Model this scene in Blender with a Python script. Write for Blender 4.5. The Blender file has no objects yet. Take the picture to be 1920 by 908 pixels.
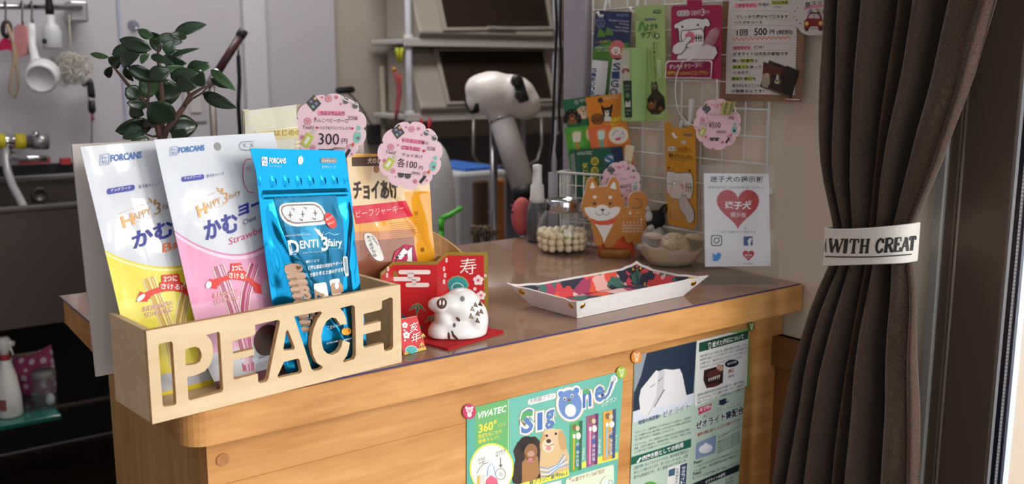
import bpy, bmesh, math, random
from mathutils import Vector, Matrix, noise
from mathutils.geometry import tessellate_polygon
from mathutils.bvhtree import BVHTree
V = Vector
PI = math.pi
random.seed(7)
SC = bpy.context.scene
COL = SC.collection

# ------------------------------------------------------------------ camera, world, lights, exposure
F, HZ, VX = 1815.0, 130.0, 3470.0
_th = math.atan((454 - HZ) / F)
_a = math.atan((VX - 960) / (F / math.cos(_th)))
FH = V((math.cos(_a), math.sin(_a), 0))
RT = V((math.sin(_a), -math.cos(_a), 0))            # the camera's right, along the ground
FW = FH * math.cos(_th) - V((0, 0, 1)) * math.sin(_th)
UP = FH * math.sin(_th) + V((0, 0, 1)) * math.cos(_th)
CAM = V((0, 0, 1.152))
cam_d = bpy.data.cameras.new('camera')
cam = bpy.data.objects.new('camera', cam_d)
COL.objects.link(cam)
cam.matrix_world = Matrix(((RT.x, UP.x, -FW.x, 0), (RT.y, UP.y, -FW.y, 0), (RT.z, UP.z, -FW.z, CAM.z), (0, 0, 0, 1)))
cam_d.sensor_width = 36
cam_d.sensor_fit = 'HORIZONTAL'
cam_d.lens = F / 1920 * 36
cam_d.clip_start = 0.02
cam_d.dof.use_dof = True
cam_d.dof.focus_distance = 0.95
cam_d.dof.aperture_fstop = 8.5
SC.camera = cam
SC.view_settings.view_transform = 'Standard'
SC.view_settings.look = 'None'
SC.view_settings.exposure = 0.0
SC.view_settings.gamma = 1
SC.view_settings.use_curve_mapping = False

wd = bpy.data.worlds.new('daylight')
SC.world = wd
wd.use_nodes = True
wd.node_tree.nodes['Background'].inputs[0].default_value = (0.93, 0.97, 1.0, 1)
wd.node_tree.nodes['Background'].inputs[1].default_value = 2.6

def light(name, kind, loc, target, energy, color, **kw):
    d = bpy.data.lights.new(name, kind)
    d.energy = energy
    d.color = color
    for k, v in kw.items(): setattr(d, k, v)
    o = bpy.data.objects.new(name, d)
    COL.objects.link(o)
    o.location = loc
    o.rotation_euler = (V(target) - V(loc)).to_track_quat('-Z', 'Y').to_euler()
    return o
light('sun', 'SUN', (2.2, -3.2, 4.0), (2.2 - .25, -3.2 + .85, 4.0 - .42), 2.9, (1, .92, .81), angle=math.radians(24))
light('window_daylight', 'AREA', (1.25, -.45, 1.35), (.35, .75, 1.0), 5, (.97, .98, 1.0), shape='RECTANGLE', size=1.5, size_y=1.6)
light('ambient_fill_back', 'AREA', (1.0, 2.15, 2.44), (1.0, 2.15, 0), 26, (1, .97, .95), shape='RECTANGLE', size=1.4, size_y=.5)  # added area lamp, lifts the ambient light in the back room
light('ambient_fill_front', 'AREA', (-.2, -.3, 2.44), (-.2, -.3, 0), 2, (1, .97, .93), shape='RECTANGLE', size=1.2, size_y=.5)  # added weak area lamp, ambient fill for the front of the room

# ------------------------------------------------------------------ helpers
def ray(px, py):
    return FW + RT * ((px - 960) / F) - UP * ((py - 454) / F)
def hx(px, py, x): d = ray(px, py); return CAM + d * (x / d.x)
def hy(px, py, y): d = ray(px, py); return CAM + d * (y / d.y)
def hz(px, py, z): d = ray(px, py); return CAM + d * ((z - CAM.z) / d.z)
def hp(px, py, p0, n): d = ray(px, py); return CAM + d * ((V(p0) - CAM).dot(n) / d.dot(n))
def K(ox, oy, s): return lambda x, y: (ox + x / s, oy + y / s)

def lin(h):
    h = h.lstrip('#')
    c = [int(h[i:i + 2], 16) / 255 for i in (0, 2, 4)]
    return tuple(x / 12.92 if x <= .04045 else ((x + .055) / 1.055) ** 2.4 for x in c)
_mats = {}
def mat(hexc, rough=.5, metal=0, var=.06, scale=40, spec=.5, name=None, bump=0, bscale=300, coat=0, trans=0, ior=1.45, alpha=1, aniso=None):
    key = (hexc, rough, metal, var, scale, spec, bump, bscale, coat, trans, alpha, str(aniso))
    if key in _mats: return _mats[key]
    m = bpy.data.materials.new(name or 'm_' + hexc.lstrip('#'))
    m.use_nodes = True
    nt = m.node_tree
    p = nt.nodes['Principled BSDF']
    c = lin(hexc)
    tc = nt.nodes.new('ShaderNodeTexCoord')
    nz = nt.nodes.new('ShaderNodeTexNoise')
    mp = nt.nodes.new('ShaderNodeMapping')
    if aniso: mp.inputs['Scale'].default_value = aniso
    nt.links.new(tc.outputs['Object'], mp.inputs['Vector'])
    nt.links.new(mp.outputs['Vector'], nz.inputs['Vector'])
    nz.inputs['Scale'].default_value = scale
    nz.inputs['Detail'].default_value = 3
    mx = nt.nodes.new('ShaderNodeMix')
    mx.data_type = 'RGBA'
    nt.links.new(nz.outputs['Fac'], mx.inputs['Factor'])
    mx.inputs[6].default_value = tuple(min(1, x * (1 + var)) for x in c) + (1,)
    mx.inputs[7].default_value = tuple(x * (1 - var) for x in c) + (1,)
    nt.links.new(mx.outputs[2], p.inputs['Base Color'])
    p.inputs['Roughness'].default_value = rough
    p.inputs['Metallic'].default_value = metal
    p.inputs['Specular IOR Level'].default_value = spec
    p.inputs['IOR'].default_value = ior
    if coat:
        p.inputs['Coat Weight'].default_value = coat
        p.inputs['Coat Roughness'].default_value = .05
    if trans: p.inputs['Transmission Weight'].default_value = trans
    if alpha < 1: p.inputs['Alpha'].default_value = alpha
    if bump:
        bz = nt.nodes.new('ShaderNodeTexNoise')
        bz.inputs['Scale'].default_value = bscale
        bz.inputs['Detail'].default_value = 4
        nt.links.new(mp.outputs['Vector'], bz.inputs['Vector'])
        bp = nt.nodes.new('ShaderNodeBump')
        bp.inputs['Strength'].default_value = bump
        bp.inputs['Distance'].default_value = .002
        nt.links.new(bz.outputs['Fac'], bp.inputs['Height'])
        nt.links.new(bp.outputs['Normal'], p.inputs['Normal'])
    _mats[key] = m
    return m
def ink(h, rough=.45): return mat(h, rough, var=.03)

def clear(name, tint=(1, 1, 1), rough=.05, ior=1.45, gloss=1.0, body=0, bodycol=(1, 1, 1)):
    """clear sheet: transparent body, mirror-like skin by fresnel, a little milky body"""
    m = bpy.data.materials.new(name)
    m.use_nodes = True
    nt = m.node_tree
    nt.nodes.clear()
    out = nt.nodes.new('ShaderNodeOutputMaterial')
    t = nt.nodes.new('ShaderNodeBsdfTransparent'); t.inputs[0].default_value = tint + (1,)
    g = nt.nodes.new('ShaderNodeBsdfGlossy'); g.inputs['Roughness'].default_value = rough
    f = nt.nodes.new('ShaderNodeFresnel'); f.inputs['IOR'].default_value = ior
    nz = nt.nodes.new('ShaderNodeTexNoise'); nz.inputs['Scale'].default_value = 30
    bp = nt.nodes.new('ShaderNodeBump'); bp.inputs['Strength'].default_value = .03; bp.inputs['Distance'].default_value = .001
    nt.links.new(nz.outputs['Fac'], bp.inputs['Height'])
    nt.links.new(bp.outputs['Normal'], g.inputs['Normal'])
    base = t.outputs[0]
    if body:
        d = nt.nodes.new('ShaderNodeBsdfDiffuse'); d.inputs[0].default_value = bodycol + (1,)
        mb = nt.nodes.new('ShaderNodeMixShader'); mb.inputs[0].default_value = body
        nt.links.new(t.outputs[0], mb.inputs[1]); nt.links.new(d.outputs[0], mb.inputs[2])
        base = mb.outputs[0]
    ms = nt.nodes.new('ShaderNodeMixShader')
    mu = nt.nodes.new('ShaderNodeMath'); mu.operation = 'MULTIPLY'; mu.inputs[1].default_value = gloss
    ge = nt.nodes.new('ShaderNodeNewGeometry'); m2 = nt.nodes.new('ShaderNodeMath'); m2.operation = 'SUBTRACT'; m2.inputs[0].default_value = gloss
    m3 = nt.nodes.new('ShaderNodeMath'); m3.operation = 'MULTIPLY'; m3.inputs[1].default_value = gloss
    nt.links.new(ge.outputs['Backfacing'], m3.inputs[0]); nt.links.new(m3.outputs[0], m2.inputs[1]); nt.links.new(m2.outputs[0], mu.inputs[1])
    nt.links.new(f.outputs[0], mu.inputs[0]); nt.links.new(mu.outputs[0], ms.inputs[0])
    nt.links.new(base, ms.inputs[1]); nt.links.new(g.outputs[0], ms.inputs[2])
    nt.links.new(ms.outputs[0], out.inputs[0])
    return m

def wood(name, c0, c1, axis='X', scale=6, rough=.4, rings=1.0, coat=.0):
    m = bpy.data.materials.new(name)
    m.use_nodes = True
    nt = m.node_tree
    p = nt.nodes['Principled BSDF']
    tc = nt.nodes.new('ShaderNodeTexCoord')
    mp = nt.nodes.new('ShaderNodeMapping')
    s = {'X': (.12, 1, 1), 'Y': (1, .12, 1), 'Z': (1, 1, .12)}[axis]
    mp.inputs['Scale'].default_value = tuple(x * scale for x in s)
    nt.links.new(tc.outputs['Object'], mp.inputs['Vector'])
    n1 = nt.nodes.new('ShaderNodeTexNoise'); n1.inputs['Scale'].default_value = 3; n1.inputs['Detail'].default_value = 6; n1.inputs['Distortion'].default_value = 1.2
    n2 = nt.nodes.new('ShaderNodeTexNoise'); n2.inputs['Scale'].default_value = 22; n2.inputs['Detail'].default_value = 3
    nt.links.new(mp.outputs[0], n1.inputs['Vector']); nt.links.new(mp.outputs[0], n2.inputs['Vector'])
    mu = nt.nodes.new('ShaderNodeMath'); mu.operation = 'MULTIPLY_ADD'; mu.inputs[1].default_value = .35 * rings
    nt.links.new(n2.outputs['Fac'], mu.inputs[0]); nt.links.new(n1.outputs['Fac'], mu.inputs[2])
    cr = nt.nodes.new('ShaderNodeValToRGB')
    cr.color_ramp.elements[0].position = .42; cr.color_ramp.elements[0].color = lin(c0) + (1,)
    cr.color_ramp.elements[1].position = .85; cr.color_ramp.elements[1].color = lin(c1) + (1,)
    nt.links.new(mu.outputs[0], cr.inputs[0]); nt.links.new(cr.outputs[0], p.inputs['Base Color'])
    p.inputs['Roughness'].default_value = rough
    if coat: p.inputs['Coat Weight'].default_value = coat; p.inputs['Coat Roughness'].default_value = .15
    return m

class B:
    """collects verts and faces of one mesh"""
    def __init__(s): s.v, s.f, s.m, s.sm, s.mats = [], [], [], [], []
    def mi(s, m):
        if m not in s.mats: s.mats.append(m)
        return s.mats.index(m)
    def add(s, vs, fs, m, smooth=False):
        o = len(s.v); i = s.mi(m)
        s.v += [tuple(x) for x in vs]
        for f in fs:
            s.f.append([o + q for q in f]); s.m.append(i); s.sm.append(smooth)
    def box(s, c, size, m, R=None):
        c = V(c); h = V(size) / 2
        vs = []
        for x in (-1, 1):
            for y in (-1, 1):
                for z in (-1, 1):
                    q = V((x * h.x, y * h.y, z * h.z))
                    if R: q = R @ q
                    vs.append(c + q)
        s.add(vs, [(0, 1, 3, 2), (4, 6, 7, 5), (0, 4, 5, 1), (2, 3, 7, 6), (0, 2, 6, 4), (1, 5, 7, 3)], m)
    def tube(s, pts, r, m, n=10, smooth=True, close=False, cap=True):
        pts = [V(p) for p in pts]
        rs = r if isinstance(r, (list, tuple)) else [r] * len(pts)
        N = len(pts); vs = []
        t0 = (pts[1] - pts[0]).normalized()
        a = t0.orthogonal().normalized()
        for i, p in enumerate(pts):
            if close: t = (pts[(i + 1) % N] - pts[i - 1]).normalized()
            else: t = (pts[min(i + 1, N - 1)] - pts[max(i - 1, 0)]).normalized()
            a = (a - t * a.dot(t)).normalized()
            b = t.cross(a)
            for j in range(n):
                w = 2 * PI * j / n
                vs.append(p + (a * math.cos(w) + b * math.sin(w)) * rs[i])
        fs = []
        for i in range(N if close else N - 1):
            for j in range(n):
                k = (i + 1) % N
                fs.append((i * n + j, i * n + (j + 1) % n, k * n + (j + 1) % n, k * n + j))
        s.add(vs, fs, m, smooth)
        if cap and not close:
            o = len(s.v) - N * n
            i = s.mi(m)
            s.f.append([o + j for j in range(n)][::-1]); s.f.append([o + (N - 1) * n + j for j in range(n)])
            s.m += [i, i]; s.sm += [False, False]
    def lathe(s, prof, o, m, n=28, R=None, smooth=True, sx=1, sy=1):
        """prof: (radius, height) pairs, around z through o (turned by R)"""
        o = V(o); vs = []
        for r, z in prof:
            for j in range(n):
                w = 2 * PI * j / n
                q = V((r * math.cos(w) * sx, r * math.sin(w) * sy, z))
                if R: q = R @ q
                vs.append(o + q)
        fs = []
        for i in range(len(prof) - 1):
            for j in range(n):
                fs.append((i * n + j, i * n + (j + 1) % n, (i + 1) * n + (j + 1) % n, (i + 1) * n + j))
        if prof[0][0] > 1e-6: fs.append(tuple(range(n))[::-1])
        if prof[-1][0] > 1e-6: fs.append(tuple((len(prof) - 1) * n + j for j in range(n)))
        s.add(vs, fs, m, smooth)
    def ball(s, c, r, m, n=16, R=None):
        r = V((r, r, r)) if not hasattr(r, '__len__') else V(r)
        prof = [(math.sin(PI * i / (n // 2 + 2)), -math.cos(PI * i / (n // 2 + 2))) for i in range(n // 2 + 3)]
        o = V(c); vs = []
        for q, z in prof:
            for j in range(n):
                w = 2 * PI * j / n
                p = V((q * math.cos(w) * r.x, q * math.sin(w) * r.y, z * r.z))
                if R: p = R @ p
                vs.append(o + p)
        fs = [(i * n + j, i * n + (j + 1) % n, (i + 1) * n + (j + 1) % n, (i + 1) * n + j) for i in range(len(prof) - 1) for j in range(n)]
        s.add(vs, fs, m, True)
    def prism(s, loops, fr, c0, c1, m, side=None):
        """2D loops (first outer, others holes) on frame fr, between offsets c0 and c1"""
        flat = [p for l in loops for p in l]
        tris = tessellate_polygon([[V((p[0], p[1], 0)) for p in l] for l in loops])
        A = [fr(p[0], p[1], c0) for p in flat]; Z = [fr(p[0], p[1], c1) for p in flat]
        s.add(A, tris, m); s.add(Z, tris, m)
        k = 0
        for l in loops:
            n = len(l)
            vs = [fr(p[0], p[1], c0) for p in l] + [fr(p[0], p[1], c1) for p in l]
            s.add(vs, [(i, (i + 1) % n, n + (i + 1) % n, n + i) for i in range(n)], side or m)
    def bounds(s):
        xs, ys, zs = zip(*s.v)
        return V(((min(xs) + max(xs)) / 2, (min(ys) + max(ys)) / 2, min(zs)))

ORG = {}
def obj(name, b, parent=None, bevel=0, seg=2, sub=0, solid=0, weld=False):
    me = bpy.data.meshes.new(name)
    org = ORG[parent.name] if parent else b.bounds()
    me.from_pydata([tuple(V(v) - org) for v in b.v], [], b.f)
    for m in b.mats: me.materials.append(m)
    me.polygons.foreach_set('material_index', b.m)
    me.polygons.foreach_set('use_smooth', b.sm)
    me.update()
    bm = bmesh.new(); bm.from_mesh(me)
    if weld: bmesh.ops.remove_doubles(bm, verts=bm.verts, dist=1e-6)
    bmesh.ops.recalc_face_normals(bm, faces=bm.faces)
    bm.to_mesh(me); bm.free()
    o = bpy.data.objects.new(name, me)
    COL.objects.link(o)
    if parent: o.parent = parent
    else: o.location = org
    ORG[o.name] = org
    if solid:
        md = o.modifiers.new('solid', 'SOLIDIFY'); md.thickness = solid; md.offset = 0
    if bevel:
        md = o.modifiers.new('bevel', 'BEVEL'); md.width = bevel; md.segments = seg; md.limit_method = 'ANGLE'; md.angle_limit = math.radians(50)
    if sub:
        md = o.modifiers.new('sub', 'SUBSURF'); md.levels = sub; md.render_levels = sub
    return o
def tag(o, label, cat, group=None):
    o['label'] = label; o['category'] = cat
    if group: o['group'] = group
    return o
def thing(name, loc, label, cat, group=None):
    o = bpy.data.objects.new(name, None)
    COL.objects.link(o); o.location = loc; o.empty_display_size = .02
    ORG[o.name] = V(loc)
    return tag(o, label, cat, group)
def struct(o): o['kind'] = 'structure'; return o
def dup(root, loc, label, group=None, rotz=None):
    r = root.copy(); COL.objects.link(r); r.location = loc; r['label'] = label
    ORG[r.name] = V(loc)
    if group: r['group'] = group
    if rotz is not None: r.rotation_euler.z = rotz
    for ch in list(root.children):
        c = ch.copy(); COL.objects.link(c); c.parent = r
        for g in list(ch.children):
            d = g.copy(); COL.objects.link(d); d.parent = c
    return r
def tree_of(o):
    dg = bpy.context.evaluated_depsgraph_get(); dg.update()
    e = o.evaluated_get(dg); me = e.to_mesh()
    mw = ORG[o.name] if o.parent is None else ORG[o.name]
    t = BVHTree.FromPolygons([v.co + mw for v in me.vertices], [p.vertices[:] for p in me.polygons])
    e.to_mesh_clear()
    return t

_gl = {}
def glyphs(txt, bold=0.0, shear=0.0):
    k = (txt, bold, shear)
    if k in _gl: return _gl[k]
    c = bpy.data.curves.new('t', 'FONT'); c.body = txt; c.offset = bold; c.shear = shear; c.resolution_u = 2
    o = bpy.data.objects.new('t', c); COL.objects.link(o)
    dg = bpy.context.evaluated_depsgraph_get()
    e = o.evaluated_get(dg); me = e.to_mesh()
    vs = [(v.co.x, v.co.y) for v in me.vertices]; fs = [p.vertices[:] for p in me.polygons]
    e.to_mesh_clear()
    bpy.data.objects.remove(o); bpy.data.curves.remove(c)
    if vs:
        x0 = min(v[0] for v in vs); x1 = max(v[0] for v in vs); y0 = min(v[1] for v in vs); y1 = max(v[1] for v in vs)
        vs = [((x - x0) / max(x1 - x0, 1e-6), (y - y0) / max(y1 - y0, 1e-6)) for x, y in vs]
    _gl[k] = (vs, fs)
    return _gl[k]

class Art:
    """printing on a surface: M(px, py, lift) gives the surface point; k turns picture-crop coordinates into photo pixels"""
    def __init__(s, b, M, k=lambda x, y: (x, y), base=0.0, step=.00022):
        s.b, s.M, s.k, s.base, s.step = b, M, k, base, step
    def P(s, x, y, l): X, Y = s.k(x, y); return s.M(X, Y, s.base + l * s.step)
    def tri(s, vs, fs, col, l, cut=0):
        m = ink(col) if isinstance(col, str) else col
        if cut:
            bm = bmesh.new()
            bv = [bm.verts.new((x, y, 0)) for x, y in vs]
            for f in fs:
                try: bm.faces.new([bv[i] for i in f])
                except ValueError: pass
            for _ in range(5):
                es = [e for e in bm.edges if e.calc_length() > cut]
                if not es: break
                bmesh.ops.subdivide_edges(bm, edges=es, cuts=1, use_grid_fill=True)
                bmesh.ops.triangulate(bm, faces=bm.faces[:])
            bm.verts.index_update()
            vs = [(v.co.x, v.co.y) for v in bm.verts]; fs = [[v.index for v in f.verts] for f in bm.faces]
            bm.free()
        s.b.add([s.P(x, y, l) for x, y in vs], fs, m)
    def poly(s, pts, col, l=1, cut=0):
        s.tri(pts, tessellate_polygon([[V((x, y, 0)) for x, y in pts]]), col, l, cut)
    def ell(s, cx, cy, rx, ry, col, l=1, rot=0, n=22, cut=0):
        c, q = math.cos(math.radians(rot)), math.sin(math.radians(rot))
        s.poly([(cx + rx * math.cos(2 * PI * i / n) * c - ry * math.sin(2 * PI * i / n) * q, cy + rx * math.cos(2 * PI * i / n) * q + ry * math.sin(2 * PI * i / n) * c) for i in range(n)], col, l, cut)
    def line(s, pts, w, col, l=1, close=False):
        if close: pts = list(pts) + [pts[0]]
        vs, fs = [], []
        for i in range(len(pts)):
            a = pts[max(i - 1, 0)]; c = pts[min(i + 1, len(pts) - 1)]
            if close and i in (0, len(pts) - 1): a, c = pts[-2], pts[1]
            dx, dy = c[0] - a[0], c[1] - a[1]; L = math.hypot(dx, dy) or 1
            nx, ny = -dy / L * w / 2, dx / L * w / 2
            vs += [(pts[i][0] + nx, pts[i][1] + ny), (pts[i][0] - nx, pts[i][1] - ny)]
        for i in range(len(pts) - 1): fs.append((2 * i, 2 * i + 1, 2 * i + 3, 2 * i + 2))
        s.tri(vs, fs, col, l)
    def ring(s, cx, cy, rx, ry, w, col, l=1, rot=0, n=24):
        c, q = math.cos(math.radians(rot)), math.sin(math.radians(rot))
        s.line([(cx + rx * math.cos(2 * PI * i / n) * c - ry * math.sin(2 * PI * i / n) * q, cy + rx * math.cos(2 * PI * i / n) * q + ry * math.sin(2 * PI * i / n) * c) for i in range(n)], w, col, l, True)
    def rr(s, pts, r, col, l=1, cut=0):
        """quad with rounded corners"""
        out = []
        for i in range(len(pts)):
            p, a, c = V(pts[i]), V(pts[i - 1]), V(pts[(i + 1) % len(pts)])
            u = (a - p).normalized() * min(r, (a - p).length / 2); w = (c - p).normalized() * min(r, (c - p).length / 2)
            for t in (0, .25, .5, .75, 1):
                q = p + u * (1 - t) ** 2 + w * t * t
                out.append((q.x, q.y))
        s.poly(out, col, l, cut)
        return out
    def text(s, txt, p0, p1, h, col, l=2, bold=0.0, shear=0.0, up=None):
        vs, fs = glyphs(txt, bold, shear)
        ux, uy = up if up else (0, -h)
        s.tri([(p0[0] + (p1[0] - p0[0]) * x + ux * y, p0[1] + (p1[1] - p0[1]) * x + uy * y) for x, y in vs], fs, col, l)
    def vtext(s, txt, p0, p1, w, col, l=2, bold=0.0):
        """vertical writing from p0 (top) to p1 (bottom)"""
        n = len(txt)
        for i, ch in enumerate(txt):
            if ch == ' ': continue
            ax = p0[0] + (p1[0] - p0[0]) * i / n; ay = p0[1] + (p1[1] - p0[1]) * i / n
            hh = abs(p1[1] - p0[1]) / n * .86
            s.text(ch, (ax - w / 2, ay + hh), (ax + w / 2, ay + hh), hh, col, l, bold)
    def heart(s, cx, cy, w, h, col, l=1):
        pts = []
        for i in range(36):
            t = 2 * PI * i / 36
            x = 16 * math.sin(t) ** 3; y = 13 * math.cos(t) - 5 * math.cos(2 * t) - 2 * math.cos(3 * t) - math.cos(4 * t)
            pts.append((cx + x / 32 * w, cy - (y + 2.5) / 29 * h))
        s.poly(pts, col, l)

def planeM(p0, n):
    """surface mapper for a flat sheet through p0 with normal n (towards the viewer)"""
    p0 = V(p0); n = V(n).normalized()
    return lambda X, Y, c: hp(X, Y, p0, n) + n * c
def castM(trees, lift=1):
    def M(X, Y, c):
        d = ray(X, Y).normalized(); best = None
        for t in trees:
            h = t.ray_cast(CAM, d)
            if h[0] is not None and (best is None or h[3] < best[3]): best = h
        if best is None:
            for t in trees:
                h = t.find_nearest(CAM + d * 1.0)
                if best is None: best = h
        n = best[1]
        if n.dot(d) > 0: n = -n
        return best[0] + n * c
    return M
def frame3(o, u, v):
    o, u, v = V(o), V(u).normalized(), V(v).normalized()
    n = u.cross(v)
    return lambda a, b, c=0: o + u * a + v * b + n * c

# ------------------------------------------------------------------ the room
ZT = .8765                      # top of the counter
W_LAV = mat('#c0bbc2', .35, var=.02, scale=3, bump=.05, bscale=40, name='painted_panel')
W_BEI = mat('#b3a698', .7, var=.03, scale=8, bump=.15, bscale=60, name='beige_wallpaper')
W_RGT = mat('#e3d6bf', .8, var=.03, scale=12, bump=.25, bscale=90, name='textured_wallpaper')
W_CEI = mat('#d8d5d0', .8, var=.02, name='ceiling_paint')
FLR = wood('dark_floor_wood', '#2a1d15', '#4a3628', 'X', 4, .35)
b = B(); b.box((1.0, .9, -.01), (5.6, 5.2, .02), FLR); struct(obj('floor', b))
b = B(); b.box((1.0, .9, 2.47), (5.6, 5.2, .04), W_CEI); struct(obj('ceiling', b))
b = B(); b.box((1.0, 3.2, 1.225), (5.6, .06, 2.45), W_BEI); struct(obj('wall_back', b))
b = B(); b.box((-1.63, .9, 1.225), (.06, 4.6, 2.45), W_LAV); struct(obj('wall_left', b))
b = B()
b.box((-1.28, -1.53, 1.225), (.76, .06, 2.45), W_BEI); b.box((1.02, -1.53, 1.225), (.16, .06, 2.45), W_BEI)
b.box((.02, -1.53, 2.33), (1.84, .06, .24), W_BEI); b.box((.02, -1.53, .2), (1.84, .06, .4), W_BEI); struct(obj('wall_front', b))
b = B()
for x in (-.88, .02, .92): b.box((x, -1.53, 1.305), (.05, .05, 1.81), mat('#6b5a4b', .38, .25))
for z in (.42, 2.19): b.box((.02, -1.53, z), (1.84, .05, .05), mat('#6b5a4b', .38, .25))
struct(obj('window_2', b))
b = B(); b.box((3.43, 2.2, 1.225), (.06, 2.0, 2.45), W_BEI); struct(obj('wall_side', b))
b = B(); b.box((2.25, 1.19, 1.225), (2.3, .06, 2.45), W_BEI); struct(obj('wall_outer', b))
# glossy lavender wall boards over the left of the back wall, plus a paler raised strip that paints in a light reflection
xc = hy(631, 200, 3.15).x
b = B(); b.box(((xc - 1.6) / 2, 3.155, 1.225), (xc + 1.6, .03, 2.45), W_LAV); struct(obj('trim_1', b, bevel=.004))
x0, x1 = hy(463, 100, 3.1).x, hy(506, 100, 3.1).x
b = B(); b.box(((x0 + x1) / 2, 3.13, 1.225), (x1 - x0, .03, 2.45), mat('#cfccd2', .3, var=.02)); struct(obj('reflection_strip', b, bevel=.006))
x0 = hy(229, 100, 3.13).x
b = B(); b.box((x0, 3.137, 1.225), (.008, .008, 2.45), mat('#a9adc4', .3, var=.02)); struct(obj('trim_3', b))
# right partition with the wire grid, its end post, wainscot
b = B()
b.box((1.07, .88, 1.225), (.06, .64, 2.45), W_RGT)
b.box((1.07, -.45, 2.335), (.06, 2.02, .23), W_RGT)
b.box((1.07, -1.43, 1.1), (.06, .14, 2.2), W_RGT)
struct(obj('wall_right', b))
b = B(); b.box((1.075, 1.227, 1.225), (.10, .054, 2.45), mat('#a9a3ad', .4, var=.03)); struct(obj('trim_4', b, bevel=.004))
DKW = wood('brown_wainscot', '#5a3a1e', '#8a5f35', 'Z', 5, .5)
b = B()
zc = hx(1500, 640, 1.03).z
b.box((1.034, .715, zc / 2), (.012, .19, zc), DKW)
b.box((1.030, .715, zc - .02), (.022, .19, .04), wood('brown_cap', '#5a3a1e', '#8a5f35', 'Y', 6, .5))
struct(obj('baseboard_right', b, bevel=.002))
# window: aluminium frame in the right wall, clear double pane
BRF = mat('#5c4c40', .38, .25, var=.03, name='bronze_frame')
b = B()
b.box((1.055, .589, 1.1), (.05, .012, 2.2), mat('#b9b5ae', .3, .5))
b.box((1.06, .577, 1.1), (.05, .012, 2.2), BRF)
b.box((1.07, .5685, 1.1), (.04, .005, 2.2), mat('#1d1a18', .5))
b.box((1.055, .5385, 1.11), (.04, .055, 2.18), BRF)
b.box((1.055, -1.32, 1.11), (.04, .06, 2.18), BRF)
b.box((1.055, -.42, .05), (.04, 1.9, .10), BRF)
b.box((1.055, -.42, 2.17), (.04, 1.9, .06), BRF)
w = struct(obj('window_1', b, bevel=.0015))
b = B()
for y, t, h in ((.508, .003, '#e4e6ea'), (.504, .004, '#15182a'), (.4965, .003, '#20243a')):
    b.box((1.040, y, 1.12), (.006, t, 2.05), mat(h, .3))
b.box((1.05, .5, 1.12), (.024, .0035, 2.05), mat('#b9c2cc', .3))
for i in range(260):
    b.box((1.0372, .5, .55 + i * .0042), (.001, .0022, .0024), mat('#f4f6f8', .4))
obj('glazing_bead', b, w)
b = B(); b.box((1.055, -.41, 1.12), (.006, 1.80, 2.04), clear('window_glass', gloss=.6)); obj('pane', b, w)
b = B(); b.box((3.3, -.6, -.06), (4.3, 3.6, .04), mat('#f0f3f7', .8, scale=3)); struct(obj('ground', b))

# ------------------------------------------------------------------ counter
PINE = wood('counter_pine', '#b57a3c', '#dca566', 'X', 8, .42)
PINE2 = wood('counter_edge', '#ab7138', '#d69e5e', 'X', 9, .38)
PINEV = wood('counter_side', '#a5793f', '#c79c62', 'Z', 9, .5)
ct = thing('reception_counter', (.64, 1.0, 0), 'light pine reception counter with thick rounded worktop, posters taped to its front', 'counter')
yF, yB, xL, xR = .768, 1.275, .231, 1.039
b = B()
rc = .022
loop = [(xR, yF), (xR, yB), (xL + .012, yB)] + [(xL + rc - rc * math.cos(w), yF + rc - rc * math.sin(w)) for w in [PI / 2 * i / 7 for i in range(8)]]
b.prism([loop], lambda x, y, c: V((x, y, c)), ZT - .035, ZT - .0012, PINE2)
obj('worktop', b, ct, bevel=.007, seg=4)
b = B(); b.box(((.258 + xR) / 2, .812, (ZT - .035) / 2), (xR - .258, .022, ZT - .035), PINE)
for z in (.10, .21, .33, .45, .56, .685, .79):
    b.box(((.258 + xR) / 2, .8008, z), (xR - .258, .0004, .0005), mat('#a5713a', .6))
obj('front_panel', b, ct)
b = B(); b.box((.2645, .978, (ZT - .035) / 2), (.013, .31, ZT - .035), PINEV)
obj('side_panel', b, ct)
p = hy(417.5, 862, .8008)
b = B(); b.lathe([(.0058, 0), (.0058, .0012)], p, wood('end_grain', '#9a6232', '#b98350', 'Z', 30, .6), R=Matrix.Rotation(PI / 2, 3, 'X'), smooth=False)
obj('dowel_plug', b, ct)
MATM = clear('clear_mat', (.90, .81, .74), .06, 1.5, 1.0, .32, (.54, .42, .34))
b = B(); b.box(((xL + .008 + xR - .004) / 2, (yF + .004 + yB - .004) / 2, ZT - .0006), (xR - xL - .012, yB - yF - .008, .0010), MATM)
dm = tag(obj('desk_mat', b), 'clear glossy vinyl mat with navy edge covering the counter worktop', 'desk mat')
b = B(); b.box(((xL + .008 + xR - .004) / 2, yF + .0037, ZT - .0005), (xR - xL - .012, .0009, .0014), mat('#23255e', .4))
b.box((xL + .0077, (yF + yB) / 2, ZT - .0005), (.0009, yB - yF - .008, .0014), mat('#23255e', .4))
ORG[dm.name] = ORG[dm.name]
obj('edge_trim', b, dm)

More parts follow.
